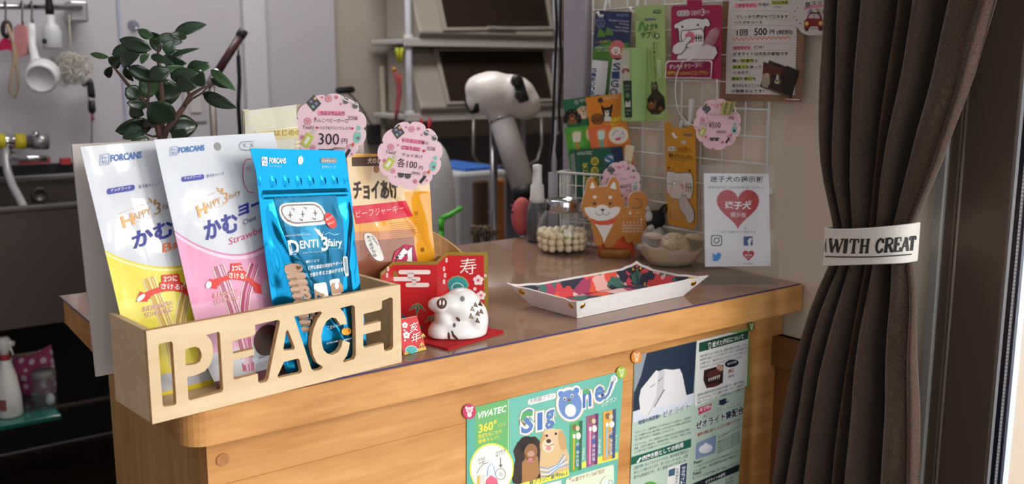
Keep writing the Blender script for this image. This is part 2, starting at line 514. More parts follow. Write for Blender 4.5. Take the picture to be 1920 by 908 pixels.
# ------------------------------------------------------------------ PEACE letter box
c4 = K(180, 480, 2.67)
FL = hz(286, 796, ZT); FR = hz(753.5, 679.5, ZT)
BU = (FR - FL).normalized(); BL_ = (FR - FL).length
BW = V((-BU.y, BU.x, 0))
FN = V((BU.y, -BU.x, 0))
BH = hp(271.8, 621.5, FL, FN).z - ZT
BD = .0755
BIRCH = wood('birch_ply', '#cbae86', '#dcc39c', 'X', 8, .55)
BIRCHI = wood('birch_edge', '#b98a55', '#d8b481', 'X', 14, .6)
bx = thing('letter_box', FL + BU * BL_ / 2 + BW * BD / 2, 'pale plywood box with the word cut out of its front, full of treat bags', 'box')
FF = lambda a, b_, c: FL + BU * a + V((0, 0, b_)) + BW * c
def loc4(x, y):
    p = hp(*c4(x, y), FL, FN) - FL
    return (p.dot(BU), p.z)
HOLES = [
 [(318,440),(376,428),(384,436),(403,740),(395,748),(343,757),(334,750),(312,452)],
 [(446,470),(470,460),(500,455),(518,464),(528,485),(529,508),(520,530),(500,542),(470,548),(449,549)],
 [(456,608),(500,597),(545,578),(572,545),(584,505),(586,465),(578,428),(564,408),(550,397),(612,380),(620,388),(637,670),(629,682),(470,724),(463,716)],
 [(681,428),(788,399),(798,388),(796,346),(912,320),(922,330),(906,405),(880,530),(862,620),(850,632),(820,638),(812,630),(810,590),(694,620),(687,613),(688,523),(790,497),(793,465),(687,490)],
 [(957,373),(962,373),(996,460),(991,470),(943,475),(938,466),(951,380)],
 [(941,531),(1010,514),(1018,520),(1031,578),(1023,588),(914,612),(908,604)],
 [(992,304),(1124,278),(1132,286),(1108,320),(1090,365),(1080,415),(1079,455),(1088,500),(1106,536),(1137,556),(1126,570),(1092,578),(1078,566),(1050,480)],
 [(1222,262),(1284,246),(1296,254),(1300,370),(1301,498),(1292,518),(1242,534),(1236,528),(1256,500),(1266,466),(1271,434),(1236,424),(1228,458),(1210,484),(1185,496),(1160,492),(1140,472),(1130,438),(1128,400),(1136,360),(1155,326),(1180,309),(1202,313),(1222,344),(1256,344),(1252,312),(1240,284)],
 [(1339,292),(1424,270),(1431,262),(1432,226),(1474,208),(1486,214),(1488,458),(1479,470),(1449,478),(1442,470),(1439,437),(1347,461),(1338,452),(1338,394),(1425,372),(1425,328),(1339,350)],
]
b = B(); b.prism([[(0, 0), (BL_, 0), (BL_, BH), (0, BH)]] + [[loc4(*q) for q in h] for h in HOLES], FF, 0, .0055, BIRCH, BIRCHI)
obj('front_panel', b, bx)
def slab(a0, a1, b0, b1, c0, c1, m):
    q = B(); q.prism([[(a0, b0), (a1, b0), (a1, b1), (a0, b1)]], FF, c0, c1, m); return q
for a in (0, BL_ - .0055): obj('side_panel', slab(a, a + .0055, 0, BH, .0056, BD - .0056, BIRCH), bx, bevel=.0004)
obj('back_panel', slab(0, BL_, 0, BH, BD - .0055, BD, BIRCH), bx, bevel=.0004)
obj('base_panel', slab(.0056, BL_ - .0056, .0001, .005, .0056, BD - .0056, BIRCH), bx)

# ------------------------------------------------------------------ white A4 card behind the box
p = hz(181, 709, ZT); BRD = p
br_n = FN
b = B()
def brd(a, z, c): return BRD + BU * a + V((0, 0, z)) + BW * c
zt_ = hp(135, 271, BRD, FN).z - ZT
sk = (hp(135, 271, BRD, FN) - BRD).dot(BU)
b.prism([[(0, .001), (.297, .001), (.297 + sk * .3, zt_), (sk, zt_)]], brd, 0, .003, mat('#cbc0ba', .5, var=.02))
tag(obj('card_board', b), 'plain white card standing behind the letter box and its treat bags', 'card')

# ------------------------------------------------------------------ treat bags
def smooth(e0, e1, x):
    t = max(0, min(1, (x - e0) / (e1 - e0))); return t * t * (3 - 2 * t)
class Pouch:
    """a flat sealed bag: four picture corners on a leaning plane, a swelling body, coloured zones"""
    def __init__(s, o, u, v, TL, TR, BL, BR, T, inset=None, wr=None, top=.86, mid=.45):
        s.o, s.u, s.v = V(o), V(u).normalized(), V(v).normalized()
        s.n = s.u.cross(s.v).normalized()
        s.c = [s.ab(*q) for q in (BL, BR, TR, TL)]
        s.T, s.inset, s.wr, s.top, s.mid = T, inset or [(0, 0, 0), (1, 0, 0)], wr, top, mid
    def ab(s, X, Y):
        p = hp(X, Y, s.o, s.n) - s.o
        return (p.dot(s.u), p.dot(s.v))
    def pos(s, q, t):
        c = s.c
        return tuple((c[0][k] * (1 - q) + c[1][k] * q) * (1 - t) + (c[3][k] * (1 - q) + c[2][k] * q) * t for k in (0, 1))
    def st(s, a, b_):
        q, t = .5, .5
        for _ in range(6):
            p = s.pos(q, t); e = .001
            pq = s.pos(q + e, t); pt = s.pos(q, t + e)
            j = ((pq[0] - p[0]) / e, (pt[0] - p[0]) / e, (pq[1] - p[1]) / e, (pt[1] - p[1]) / e)
            D = j[0] * j[3] - j[1] * j[2]
            dx, dy = a - p[0], b_ - p[1]
            q += (dx * j[3] - dy * j[1]) / D; t += (dy * j[0] - dx * j[2]) / D
        return q, t
    def ins(s, t):
        L = s.inset
        for i in range(len(L) - 1):
            if t <= L[i + 1][0] or i == len(L) - 2:
                f = max(0, min(1, (t - L[i][0]) / (L[i + 1][0] - L[i][0])))
                f = f * f * (3 - 2 * f) if 0 else f
                return (L[i][1] * (1 - f) + L[i + 1][1] * f, L[i][2] * (1 - f) + L[i + 1][2] * f)
    def bulge(s, r, t):
        r = max(0, min(1, r)); tt = max(0, min(1, t))
        g = smooth(s.top, s.mid, tt) * (.45 + .55 * smooth(0, .12, tt))
        e = smooth(.02, .3, min(r, 1 - r))
        return s.T * e * g + (s.wr(r, tt) * smooth(0, .06, min(r, 1 - r)) if s.wr else 0)
    def P(s, q, t, c, raw=None):
        li, ri = s.ins(t)
        r = (q - li) / (1 - li - ri)
        a, b_ = s.pos(q, t)
        return s.o + s.u * a + s.v * b_ + s.n * (s.bulge(r, t) + c)
    def M(s, X, Y, c):
        q, t = s.st(*s.ab(X, Y))
        return s.P(q, t, c + .0006)
    def stp(s, X, Y): return s.st(*s.ab(X, Y))
    def build(s, b, zones, back, nx=44, dens=56):
        """zones: (material, upper edge function t(r)) from the bottom up"""
        rows = []; lo = lambda r: 0.0
        for m, hi in zones:
            k = max(2, int(dens * abs(hi(.5) - lo(.5))))
            for j in range(k): rows.append((m, lo, hi, j / k))
            lo = hi
        rows.append((zones[-1][0], lo, lo, 0))
        def pt(i, row, c):
            r = i / nx; m, l_, h_, f = row
            t = l_(r) * (1 - f) + h_(r) * f
            li, ri = s.ins(t); q = li + r * (1 - li - ri)
            a, b_ = s.pos(q, t)
            bg = s.bulge(r, t)
            return s.o + s.u * a + s.v * b_ + s.n * ((bg + .0003) if c > 0 else -(s.T * .0 + max(0, bg) * .55 + .0003))
        N = nx + 1
        for c in (1, -1):
            for j in range(len(rows) - 1):
                vs = [pt(i, rows[j], c) for i in range(N)] + [pt(i, rows[j + 1], c) for i in range(N)]
                m = rows[j][0]; q = [(i, i + 1, N + i + 1, N + i) for i in range(nx)]
                if c < 0: b.add(vs, q, back, True)
                elif isinstance(m, tuple): k = int(nx * m[2]); b.add(vs, q[:k], m[0], True); b.add(vs, q[k:], m[1], True)
                else: b.add(vs, q, m, True)
        for i in (0, nx):
            for j in range(len(rows) - 1):
                b.add([pt(i, rows[j], 1), pt(i, rows[j + 1], 1), pt(i, rows[j + 1], -1), pt(i, rows[j], -1)], [(0, 1, 2, 3)], back)
        b.add([pt(i, rows[-1], 1) for i in range(N)] + [pt(i, rows[-1], -1) for i in range(N)], [(i, i + 1, N + i + 1, N + i) for i in range(nx)], back)

def bagplane(wb, wt):
    """leaning plane inside the letter box: depth wb at its base, wt at 0.205 above"""
    return FL + BW * wb + V((0, 0, .0062)), BU, BW * (wt - wb) + V((0, 0, .205))
def curve3(P, pts, k):
    """quadratic t(r) through three picture points"""
    q = [P.stp(*k(*p)) for p in pts]
    (x0, y0), (x1, y1), (x2, y2) = q
    return lambda r: y0 * (r - x1) * (r - x2) / ((x0 - x1) * (x0 - x2)) + y1 * (r - x0) * (r - x2) / ((x1 - x0) * (x1 - x2)) + y2 * (r - x0) * (r - x1) / ((x2 - x0) * (x2 - x1))
BAGW = mat('#c6c9d1', .28, var=.02, scale=15, bump=.1, bscale=25, coat=.4, name='white_film')
g1, g2, g3, g4, g6 = K(120, 230, 3.783), K(200, 440, 3.494), K(460, 260, 4.127), K(460, 440, 3.783), K(640, 270, 3.632)
GOLD = mat('#a87c48', .35, .35)
def forcans(A, x, y, s, dy, col='#2f6fb5', tcol=None):
    """little framed mark and the maker's word beside it; dy = rise along the line"""
    A.line([(x, y), (x + 62 * s, y - 62 * s * dy), (x + 64 * s, y - 75 * s - 62 * s * dy), (x + 3 * s, y - 72 * s)], 4 * s, col, 2, True)
    A.text('Fv', (x + 14 * s, y - 40 * s), (x + 50 * s, y - 40 * s - 36 * s * dy), 24 * s, col, 2)
    A.text('RIG', (x + 14 * s, y - 10 * s), (x + 52 * s, y - 10 * s - 38 * s * dy), 24 * s, col, 2)
    A.text('FORCANS', (x + 74 * s, y - 14 * s - 74 * s * dy), (x + 296 * s, y - 14 * s - 296 * s * dy), 52 * s, tcol or col, 2, .035)
def chew_bag(root_label, kind, wb, wt, TL, TR, BL, BR, inset, yel, band, k0, curve_pts):
    P = Pouch(*bagplane(wb, wt), TL, TR, BL, BR, .006, inset, lambda r, t: .0007 * math.sin(9 * r + 5 * t) * smooth(1, .8, t) + .0005 * math.sin(23 * t))
    return P

# --- banana
P = Pouch(*bagplane(.050, .092), (150, 275.5), (375, 258), (268, 770), (512, 703), .006, [(0, .07, .02), (.1, .02, .02), (.35, .0, .02), (.66, .0, .02), (1, 0, 0)],
          lambda r, t: .0006 * math.sin(9 * r + 5 * t) + .0004 * math.sin(23 * t))
b = B()
cv = curve3(P, [(2, 118), (260, 210), (530, 200)], g2)
YEL = mat('#e3cf2c', .3, var=.03, coat=.4)
cv2 = lambda r: cv(r) - .012
t0 = P.stp(310, 700)[1]
P.build(b, [(YEL, lambda r: t0 * .42), (BAGW, lambda r: t0), (mat('#e6d94a', .3, var=.03, coat=.4), lambda r: .42), (YEL, cv2), (mat('#f1ea9a', .3, coat=.4), lambda r: cv(r) - .003), (mat('#d8c022', .3, coat=.4), lambda r: cv(r) + .006), (BAGW, lambda r: 1.0)], BAGW)
A = Art(b, P.M, g1)
forcans(A, 252, 304, 1.0, .12)
A.rr([(303, 470), (497, 440), (499, 480), (304, 512)], 18, '#3a3f9e', 1)
A.text('ドッグフード', (333, 494), (468, 474), 24, '#eceef6', 2, .01)
A.text('愛犬用スナック', (524, 471), (676, 448), 26, '#3f4a8c', 2)
A.text('H', (415, 752), (497, 722), 78, GOLD, 2, .03, up=(-18, -82))
A.text('APPY', (490, 700), (612, 652), 50, GOLD, 2, .0, up=(-8, -50))
A.text('3', (632, 660), (680, 645), 86, GOLD, 2, .0)
A.poly([(590, 535), (615, 545), (625, 575), (612, 570)], GOLD, 2); A.poly([(632, 545), (650, 548), (640, 580), (628, 590)], GOLD, 2)
A.text('fairy', (690, 632), (800, 598), 48, GOLD, 2)
A.text('Dog Food for Delicious & Happy Life', (384, 655), (598, 574), 11, GOLD, 2)
A.text('ハッピースリーフェアリー', (502, 715), (640, 668), 14, GOLD, 2)
A.text('かむ', (480, 905), (768, 800), 140, '#26308f', 2, .035, up=(-14, -120))
A.text('ヨー', (762, 790), (1000, 700), 75, '#26308f', 2, .05)
A.text('Chew', (802, 805), (930, 760), 40, '#26308f', 2)
A.text('Banana', (680, 928), (1050, 800), 62, '#e2702c', 2, .01)
A = Art(b, P.M, g2)
def chew_art(A, x, y, c0, c1, red, twoline, x2, y2, lab, curve):
    for dx, rot in ((0, 0), (curve, 1)):
        pass
def stick(A, pts, w, c0, c1):
    A.line(pts, w + 12, '#efe9d8', 1); A.line(pts, w, c0, 2); A.line(pts, w * .25, c1, 3)
    A.line([(x + w * .3, y) for x, y in pts], w * .12, c1, 3)
stick(A, [(258, 285), (300, 400), (345, 510), (395, 640), (430, 780), (432, 860)], 66, '#c9a646', '#e6d28c')
stick(A, [(556, 265), (510, 350), (482, 450), (462, 560), (450, 680), (445, 860)], 58, '#b8923a', '#dcc67e')
A.line([(232, 405), (290, 375), (360, 355), (420, 352), (480, 365), (530, 400), (560, 430)], 36, '#d8352a', 4)
A.poly([(182, 440), (208, 372), (232, 385), (262, 378), (270, 418), (252, 428), (254, 440)], '#d8352a', 4)
A.poly([(586, 464), (578, 402), (545, 388), (540, 410), (528, 428), (540, 452)], '#b9281f', 4)
A.rr([(338, 268), (452, 258), (456, 310), (480, 320), (474, 372), (330, 362), (326, 318), (344, 310)], 12, '#d8352a', 5)
A.text('2つに', (352, 312), (440, 308), 38, '#f4f0ea', 6, .03)
A.text('さける!', (334, 360), (472, 366), 38, '#f4f0ea', 6, .02)
A.ell(212, 415, 32, 14, '#f0f0f0', 5, -45)
for z, c, bo in ((4, '#efeadf', .06), (5, '#d8503a', .0)):
    A.text('お口の小さい', (222, 508), (408, 465), 36, c, z + 3, bo); A.text('ワンちゃんに', (235, 548), (408, 505), 36, c, z + 3, bo)
A.text('14本入り', (600, 905), (705, 870), 30, '#4c5578', 3)
tag(obj('treat_bag', b), 'white and yellow banana chew bag, leftmost of the bags in the letter box', 'treat bag', 'treat bags in the letter box')

# --- strawberry
P = Pouch(*bagplane(.031, .066), (288.5, 262), (513, 248), (396, 741), (628, 680), .006, [(0, .06, .02), (.1, .02, .02), (.35, 0, .02), (.66, 0, .02), (1, 0, 0)],
          lambda r, t: .0006 * math.sin(8 * r + 4 * t + 1) + .0004 * math.sin(21 * t))
b = B()
cv = curve3(P, [(490, 10), (760, 128), (985, 100)], g2)
PNK = mat('#dd8fb4', .3, var=.03, coat=.4)
t0 = P.stp(430, 655)[1]
P.build(b, [(mat('#6d4650', .3, coat=.4), lambda r: t0 * .30 + .0), (BAGW, lambda r: t0), (mat('#e3a9c6', .3, coat=.4), lambda r: .36), (PNK, lambda r: cv(r) - .018), (mat('#eec3d6', .3, coat=.4), lambda r: cv(r) - .004), (mat('#c86a9a', .3, coat=.4), lambda r: cv(r) + .004), (BAGW, lambda r: 1.0)], BAGW)
A = Art(b, P.M, g1)
forcans(A, 748, 236, .82, .10)
A.ell(1085, 171, 24, 30, '#8c8b88', 1, -20)
A.rr([(832, 385), (990, 366), (992, 402), (834, 422)], 16, '#3a3f9e', 1)
A.text('ドッグフード', (855, 406), (968, 390), 21, '#eceef6', 2, .01)
A.text('愛犬用スナック', (1008, 393), (1130, 374), 24, '#3f4a8c', 2)
A.text('H', (948, 675), (1010, 645), 78, GOLD, 2, .03, up=(-18, -82))
A.text('APPY', (1002, 626), (1106, 575), 48, GOLD, 2, up=(-8, -48))
A.text('3', (1118, 582), (1156, 568), 80, GOLD, 2)
A.poly([(1072, 460), (1098, 468), (1106, 498), (1096, 494)], GOLD, 2); A.poly([(1112, 465), (1128, 468), (1120, 500), (1108, 512)], GOLD, 2)
A.text('fairy', (1160, 560), (1246, 515), 48, GOLD, 2)
A.text('Dog Food for Delicious & Happy Life', (908, 570), (1086, 492), 10, GOLD, 2)
A.text('ハッピースリーフェアリー', (1010, 640), (1124, 592), 13, GOLD, 2)
A.text('かむ', (992, 842), (1226, 770), 150, '#26308f', 2, .035, up=(-18, -140))
A.text('ヨー', (1222, 672), (1400, 600), 75, '#26308f', 2, .05)
A.text('Chew', (1252, 732), (1345, 690), 38, '#3a4270', 2)
A.text('Strawberry', (1150, 888), (1480, 760), 66, '#cf3d72', 2, .0)
A.line([(1330, 258), (1290, 262), (1270, 300), (1265, 380), (1275, 450), (1300, 492), (1340, 500)], 6, '#c23668', 2)
A.text('かむ', (1292, 345), (1330, 335), 28, '#c23668', 2)
A.line([(1340, 133), (1260, 136), (1240, 160), (1250, 190), (1290, 197), (1340, 192)], 4, '#6b6f7c', 2)
for x in (1278, 1328):
    A.text('✕', (x - 12, 178), (x + 14, 174), 30, '#6b6f7c', 2)
A = Art(b, P.M, g2)
stick(A, [(712, 205), (745, 300), (775, 385), (815, 500), (850, 620), (880, 740), (905, 890)], 62, '#b0627e', '#e4b4c6')
stick(A, [(945, 195), (915, 290), (890, 380), (880, 480), (885, 600), (905, 740), (925, 890)], 50, '#a83a66', '#d98fae')
A.line([(690, 320), (740, 292), (800, 275), (860, 280), (910, 300), (950, 335)], 32, '#d8352a', 4)
A.poly([(645, 345), (662, 290), (684, 296), (708, 284), (722, 330), (706, 340), (704, 358)], '#d8352a', 4)
A.poly([(990, 390), (978, 328), (950, 314), (945, 338), (936, 352), (946, 378)], '#d8352a', 4)
A.rr([(790, 190), (858, 186), (866, 235), (892, 250), (885, 302), (778, 290), (772, 250), (792, 236)], 10, '#d8352a', 5)
A.text('2つに', (796, 240), (862, 238), 38, '#f4f0ea', 6, .03)
A.text('さける!', (775, 286), (886, 294), 38, '#f4f0ea', 6, .02)
A.ell(655, 330, 16, 24, '#f0f0f0', 5, 15)
for z, c, bo in ((4, '#efeadf', .06), (5, '#d8503a', .0)):
    A.text('お口の小さい', (680, 420), (842, 383), 34, c, z + 3, bo); A.text('ワンちゃんに', (690, 463), (842, 425), 34, c, z + 3, bo)
A.ell(1030, 690, 85, 105, '#4a2c22', 2, 20)
A.text('14本入り', (975, 822), (1056, 780), 30, '#4c5578', 3)
A.ell(1025, 350, 36, 60, '#c9b0be', 2, -10)
tag(obj('treat_bag', b), 'white and pink strawberry chew bag, standing just behind the blue foil bag', 'treat bag', 'treat bags in the letter box')

# --- blue foil
def crease(r, t):
    w = .0032 * noise.noise((r * 4.2, t * 3.4, 3.1)) + .0020 * noise.noise((r * 9, t * 8, 7.7))
    d = abs((r - .02) - (.78 - t) * .95) ; w += .0030 * math.exp(-(d / .05) ** 2) * smooth(.05, .25, r)
    d2 = abs((1 - r) - (.74 - t) * .35 - .05); w += .0020 * math.exp(-(d2 / .04) ** 2)
    w *= smooth(.80, .70, t)
    w += .0012 * max(0, math.sin(r * 47)) * math.exp(-((t - .855) / .022) ** 2)
    w += .0009 * math.exp(-((t - .795) / .008) ** 2) - .0006 * math.exp(-((t - .81) / .006) ** 2)
    return w
P = Pouch(*bagplane(.014, .034), (468, 278), (645.5, 282.5), (530, 706), (690, 662), .0075, [(0, .05, .02), (.12, .01, .0), (.35, -.0, .0), (.55, .0, .0), (.78, .02, -.02), (.9, .03, -.01), (1, 0, 0)], crease, top=.80, mid=.5)
b = B()
FOIL = mat('#0a78a4', .16, .85, var=.05, scale=12, bump=.05, bscale=30, name='blue_foil')
FOILD = mat('#0a5f80', .3, .55, var=.05, scale=12, name='dark_foil')
P.build(b, [(FOIL, lambda r: 1.0)], FOIL, 64, 100)
A = Art(b, P.M, g3)
A.ell(423, 168, 22, 34, '#d8d8d2', 1, 8)
A.rr([(122, 142), (166, 142), (168, 212), (124, 210)], 6, '#e6e9ee', 1)
A.text('Fv', (130, 178), (160, 178), 26, '#3a4a86', 2); A.text('RIG', (140, 204), (164, 204), 18, '#3a4a86', 2)
A.text('FORCANS', (180, 192), (311, 194), 44, '#e6eef2', 2, .04)
A.text('フォーキャンス', (180, 222), (278, 223), 16, '#dfeaf0', 2)
A.rr([(578, 150), (704, 150), (705, 192), (577, 190)], 20, '#8d8580', 1)
A.text('ドッグフード', (592, 183), (688, 184), 20, '#ecebea', 2, .02)
A.text('愛犬用スナック', (586, 230), (694, 232), 22, '#bfe0ec', 2)
# dark printed field, silver capsule, lettering
A.poly([(215, 450), (700, 440), (735, 620), (745, 860), (720, 1250), (420, 1280), (330, 900), (262, 700)], FOILD, 1, 40)
A.rr([(255, 500), (570, 488), (640, 660), (330, 685), (245, 600)], 70, '#e9eaec', 2, 40)
A.rr([(265, 512), (560, 502), (615, 640), (335, 664), (262, 590)], 60, '#8a7c74', 3, 40)
A.rr([(276, 522), (554, 514), (600, 632), (340, 652), (272, 588)], 54, '#d5d7da', 4, 40)
for cx, cy in ((328, 592), (428, 585), (526, 577)):
    A.poly([(cx, cy - 32), (cx + 6, cy - 5), (cx + 22, cy - 2), (cx + 6, cy + 4), (cx, cy + 28), (cx - 5, cy + 4), (cx - 20, cy + 2), (cx - 5, cy - 5)], '#7d6a5e', 5)
    A.poly([(cx + 8, cy - 55), (cx + 32, cy - 52), (cx + 40, cy - 30), (cx + 28, cy - 42)], '#7d6a5e', 5)
    A.poly([(cx - 30, cy + 30), (cx - 20, cy + 48), (cx - 2, cy + 52), (cx, cy + 36), (cx - 10, cy + 42)], '#7d6a5e', 5)
A.ell(634, 634, 40, 64, '#d3362c', 6, -22)
A.text('歯によくて', (600, 640), (655, 612), 22, '#f0e6e2', 7, .02); A.text('おいしい!', (612, 672), (662, 650), 20, '#f0e6e2', 7, .02)
LT = '#e6eef2'
A.text('Dog Food for Health of Teeth', (282, 760), (474, 748), 16, LT, 3, .0)
A.text('D', (310, 900), (392, 885), 110, LT, 3, .03, up=(-18, -112))
A.text('ENTI', (392, 852), (526, 838), 62, LT, 3, .02)
A.text('3', (545, 872), (608, 862), 112, LT, 3, .03)
A.poly([(500, 690), (540, 705), (560, 745), (575, 715), (560, 770), (530, 740)], LT, 3)
A.text('fairy', (606, 850), (722, 848), 76, LT, 3, .02)
A.line([(582, 742), (620, 726), (660, 745), (700, 735)], 5, '#8fd0e4', 3)
A.text('Three Fairies Happy Dog', (618, 862), (720, 854), 12, '#6fc4e0', 3)
A.text('デンティスリーフェアリー', (408, 892), (556, 876), 16, LT, 3)
A = Art(b, P.M, g4)
A.text('噛むことで', (398, 200), (488, 190), 20, LT, 3, .01)
A.text('健康な歯垢の除去をサポート', (410, 250), (664, 212), 30, LT, 3, .015)
A.text('犬歯を考えた歯みがき形状', (420, 298), (690, 256), 30, LT, 3, .015)
# brown toothed chew
BR1, BR2 = '#b9977e', '#8a6a54'
A.rr([(255, 215), (300, 200), (350, 205), (372, 240), (352, 272), (275, 285), (255, 260)], 24, BR1, 4)
for i in range(9):
    x, y = 282 + i * 12.5, 275 + i * 46
    A.rr([(x - 8, y), (x + 95, y - 12), (x + 112, y + 22), (x + 96, y + 40), (x + 4, y + 42)], 12, BR1, 4)
    A.rr([(x - 18, y + 8), (x + 50, y + 2), (x + 52, y + 26), (x - 10, y + 34)], 8, BR1, 5)
    A.poly([(x - 12, y + 30), (x + 46, y + 22), (x + 50, y + 44), (x, y + 46)], BR2, 5)
    A.line([(x + 66, y + 4), (x + 84, y + 26)], 7, '#5d4332', 6)
A.heart(340, 235, 34, 30, '#6b4c3a', 6)
A.rr([(400, 760 - 60), (450, 690), (466, 730), (430, 770)], 18, BR1, 4)
for x, y in ((436, 345), (556, 318)):
    A.rr([(x, y), (x + 80 + (x < 500) * 22, y - 12), (x + 98 + (x < 500) * 22, y + 96), (x + 20, y + 108)], 14, '#efe8e2', 4)
    A.rr([(x + 8, y + 45), (x + 34, y + 15), (x + 52, y + 60), (x + 80, y + 8), (x + 105, y + 40), (x + 112, y + 86), (x + 22, y + 100)], 10, '#b58f74', 5)
    A.ell(x + 55, y + 40, 18, 24, '#f1ece8', 6)
A.rr([(664, 152), (704, 152), (708, 292), (680, 296), (666, 230)], 14, '#cdd3d4', 4)
A.rr([(676, 165), (694, 165), (700, 270), (682, 272)], 8, '#8da0a4', 5)
A.text('こだわりの国産', (540, 668), (660, 630), 26, LT, 3)
A.ell(673, 680, 42, 26, '#e8a33a', 4, -6); A.text('オリゴ糖', (645, 688), (702, 680), 16, '#7a3c10', 5)
A.poly([(722, 535), (752, 530), (748, 590), (756, 728), (720, 734), (728, 600)], '#f0b02c', 4, 40)
A.text('犬用', (732, 610), (752, 606), 22, '#6b4408', 5)
A.text('以下同じ記載の注意事項は裏面', (540, 772), (730, 730), 12, LT, 3)
tag(obj('treat_bag', b), 'shiny blue foil dental chew bag, frontmost of the bags in the letter box', 'treat bag', 'treat bags in the letter box')

# ------------------------------------------------------------------ things behind the box
def vplane(p, n): return planeM(p, n)
# orange jerky bag
o_ = hz(760, 585, ZT); o_ = V((.485, .892, ZT + .001))
P = Pouch(o_, BU, BW * .012 + V((0, 0, .2)), (649, 288), (801, 290), (672, 590), (822, 566), .008, [(0, 0, 0), (.2, 0, .0), (.5, .03, .01), (.72, .01, .0), (1, 0, 0)],
          lambda r, t: (.002 * noise.noise((r * 5, t * 4, 1.3)) + .0022 * math.exp(-((abs(r - .95 + (t - .3) * 1.1)) / .05) ** 2)) * smooth(.82, .7, t) + .0006 * math.sin(t * 60) * math.exp(-((t - .76) / .03) ** 2), top=.80, mid=.5)
b = B()
TAN = mat('#dcbf92', .3, var=.04, coat=.6); ORG_ = mat('#e29a1e', .25, var=.05, coat=.7); MEA = mat('#8f4f35', .35, var=.25, scale=60, coat=.7)
tb = P.stp(*g6(100, 600))[1]; ts = P.stp(*g6(300, 395))[1]; ty = P.stp(*g6(150, 655))[1]
tz = P.stp(*g6(480, 325))[1]
P.build(b, [((MEA, ORG_, .70), lambda r: ty), ((mat('#c07a45', .3, var=.1, coat=.7), ORG_, .70), lambda r: tb), (ORG_, lambda r: ts - .04), ((TAN, ORG_, .66), lambda r: tz), (TAN, lambda r: 1.0)], ORG_, 44, 70)
A = Art(b, P.M, g6)
A.poly([(70, 92), (330, 80), (330, 150), (72, 152)], '#4a3022', 1, 40); A.line([(72, 82), (330, 72)], 14, '#e4a62c', 1)
A.text('犬のおやつ', (174, 136), (330, 134), 42, '#e8cfa8', 2, .02)
A.ell(237, 172, 18, 26, '#a8794a', 1)
A.text('チョイあけ', (80, 380), (378, 376), 130, '#30211f', 3, .03)
A.poly([(68, 425), (430, 385), (462, 490), (100, 545), (85, 480)], '#cf2340', 2, 40)
A.text('ビーフジャーキー', (95, 505), (405, 460), 52, '#f2c6c2', 3)
for i in range(6): A.line([(470, 500 + i * 20), (498, 498 + i * 20)], 3, '#a56a1c', 2)
for i in range(9): A.line([(300, 540 + i * 13), (465, 522 + i * 13)], 2, '#a8702a', 2)
A.line([(478, 458), (502, 456), (504, 484), (480, 486)], 4, '#a56a1c', 2, True); A.ell(491, 471, 6, 6, '#a56a1c', 2)
A.rr([(510, 705), (538, 703), (540, 730), (512, 732)], 2, '#8c5a18', 2)
A.rr([(142, 610), (178, 602), (212, 640), (250, 760), (256, 780), (232, 796), (200, 782), (155, 690)], 26, '#ebe6e2', 3)
A.vtext('食べ過ぎちゅ', (168, 622), (208, 770), 20, '#2b2523', 4); A.vtext('もぉ〜う', (190, 622), (222, 690), 16, '#2b2523', 4)
A.poly([(300, 850), (330, 730), (400, 680), (460, 690), (482, 800), (470, 850)], '#b5204e', 3)
A.poly([(330, 850), (330, 770), (362, 740), (385, 700), (412, 722), (445, 692), (448, 850)], '#e8e4e6', 4)
A.line([(330, 800), (345, 760), (385, 702), (412, 722), (445, 692), (448, 850)], 5, '#2b2523', 5)
A.ell(345, 768, 12, 10, '#2b2523', 5); A.ell(398, 752, 6, 6, '#2b2523', 5); A.ell(362, 750, 5, 5, '#2b2523', 5)
A.line([(340, 780), (338, 815)], 6, '#2b2523', 5)
ob = tag(obj('treat_bag', b), 'orange and tan jerky bag with a clear front, behind the red folding screen', 'treat bag')
# clear and gold pouch
o_ = V((.40, .888, ZT + .001))
P = Pouch(o_, BU, V((0, .0, 1)), (458, 208), (575, 194), (470, 590), (600, 575), .004, None, lambda r, t: .0008 * math.sin(11 * r + 7 * t))
b = B()
CRM = mat('#b3ac96', .25, .1, var=.12, scale=14, coat=.6)
P.build(b, [(CRM, lambda r: 1.0)], CRM, 24, 30)
for i in range(3):
    q = Pouch(o_ + BW * (.0015 * (i + 1)), BU, V((0, 0, 1)), (455 - i, 206), (466, 205), (468 - i, 585), (478, 584), .0, None, None)
    q.build(b, [(mat('#c9bf9c', .3, .2), lambda r: 1.0)], CRM, 2, 4)
k1 = K(380, 0, 3.492)
A = Art(b, P.M, k1)
A.poly([(340, 862), (620, 835), (625, 900), (345, 930)], '#cdbd8a', 1, 30)
A.text('はじめの', (468, 893), (640, 886), 42, '#a88a2e', 2, .03)
A.line([(340, 862), (620, 832)], 5, '#efe6c8', 2)
for i in range(5): A.line([(600, 915 + i * 14), (640, 912 + i * 14)], 5, '#efe3bd' if i % 2 else '#bfa672', 2)
tag(obj('treat_pouch', b), 'pale clear pouch with gold lettering, half hidden behind the 300 yen tag', 'treat pouch')

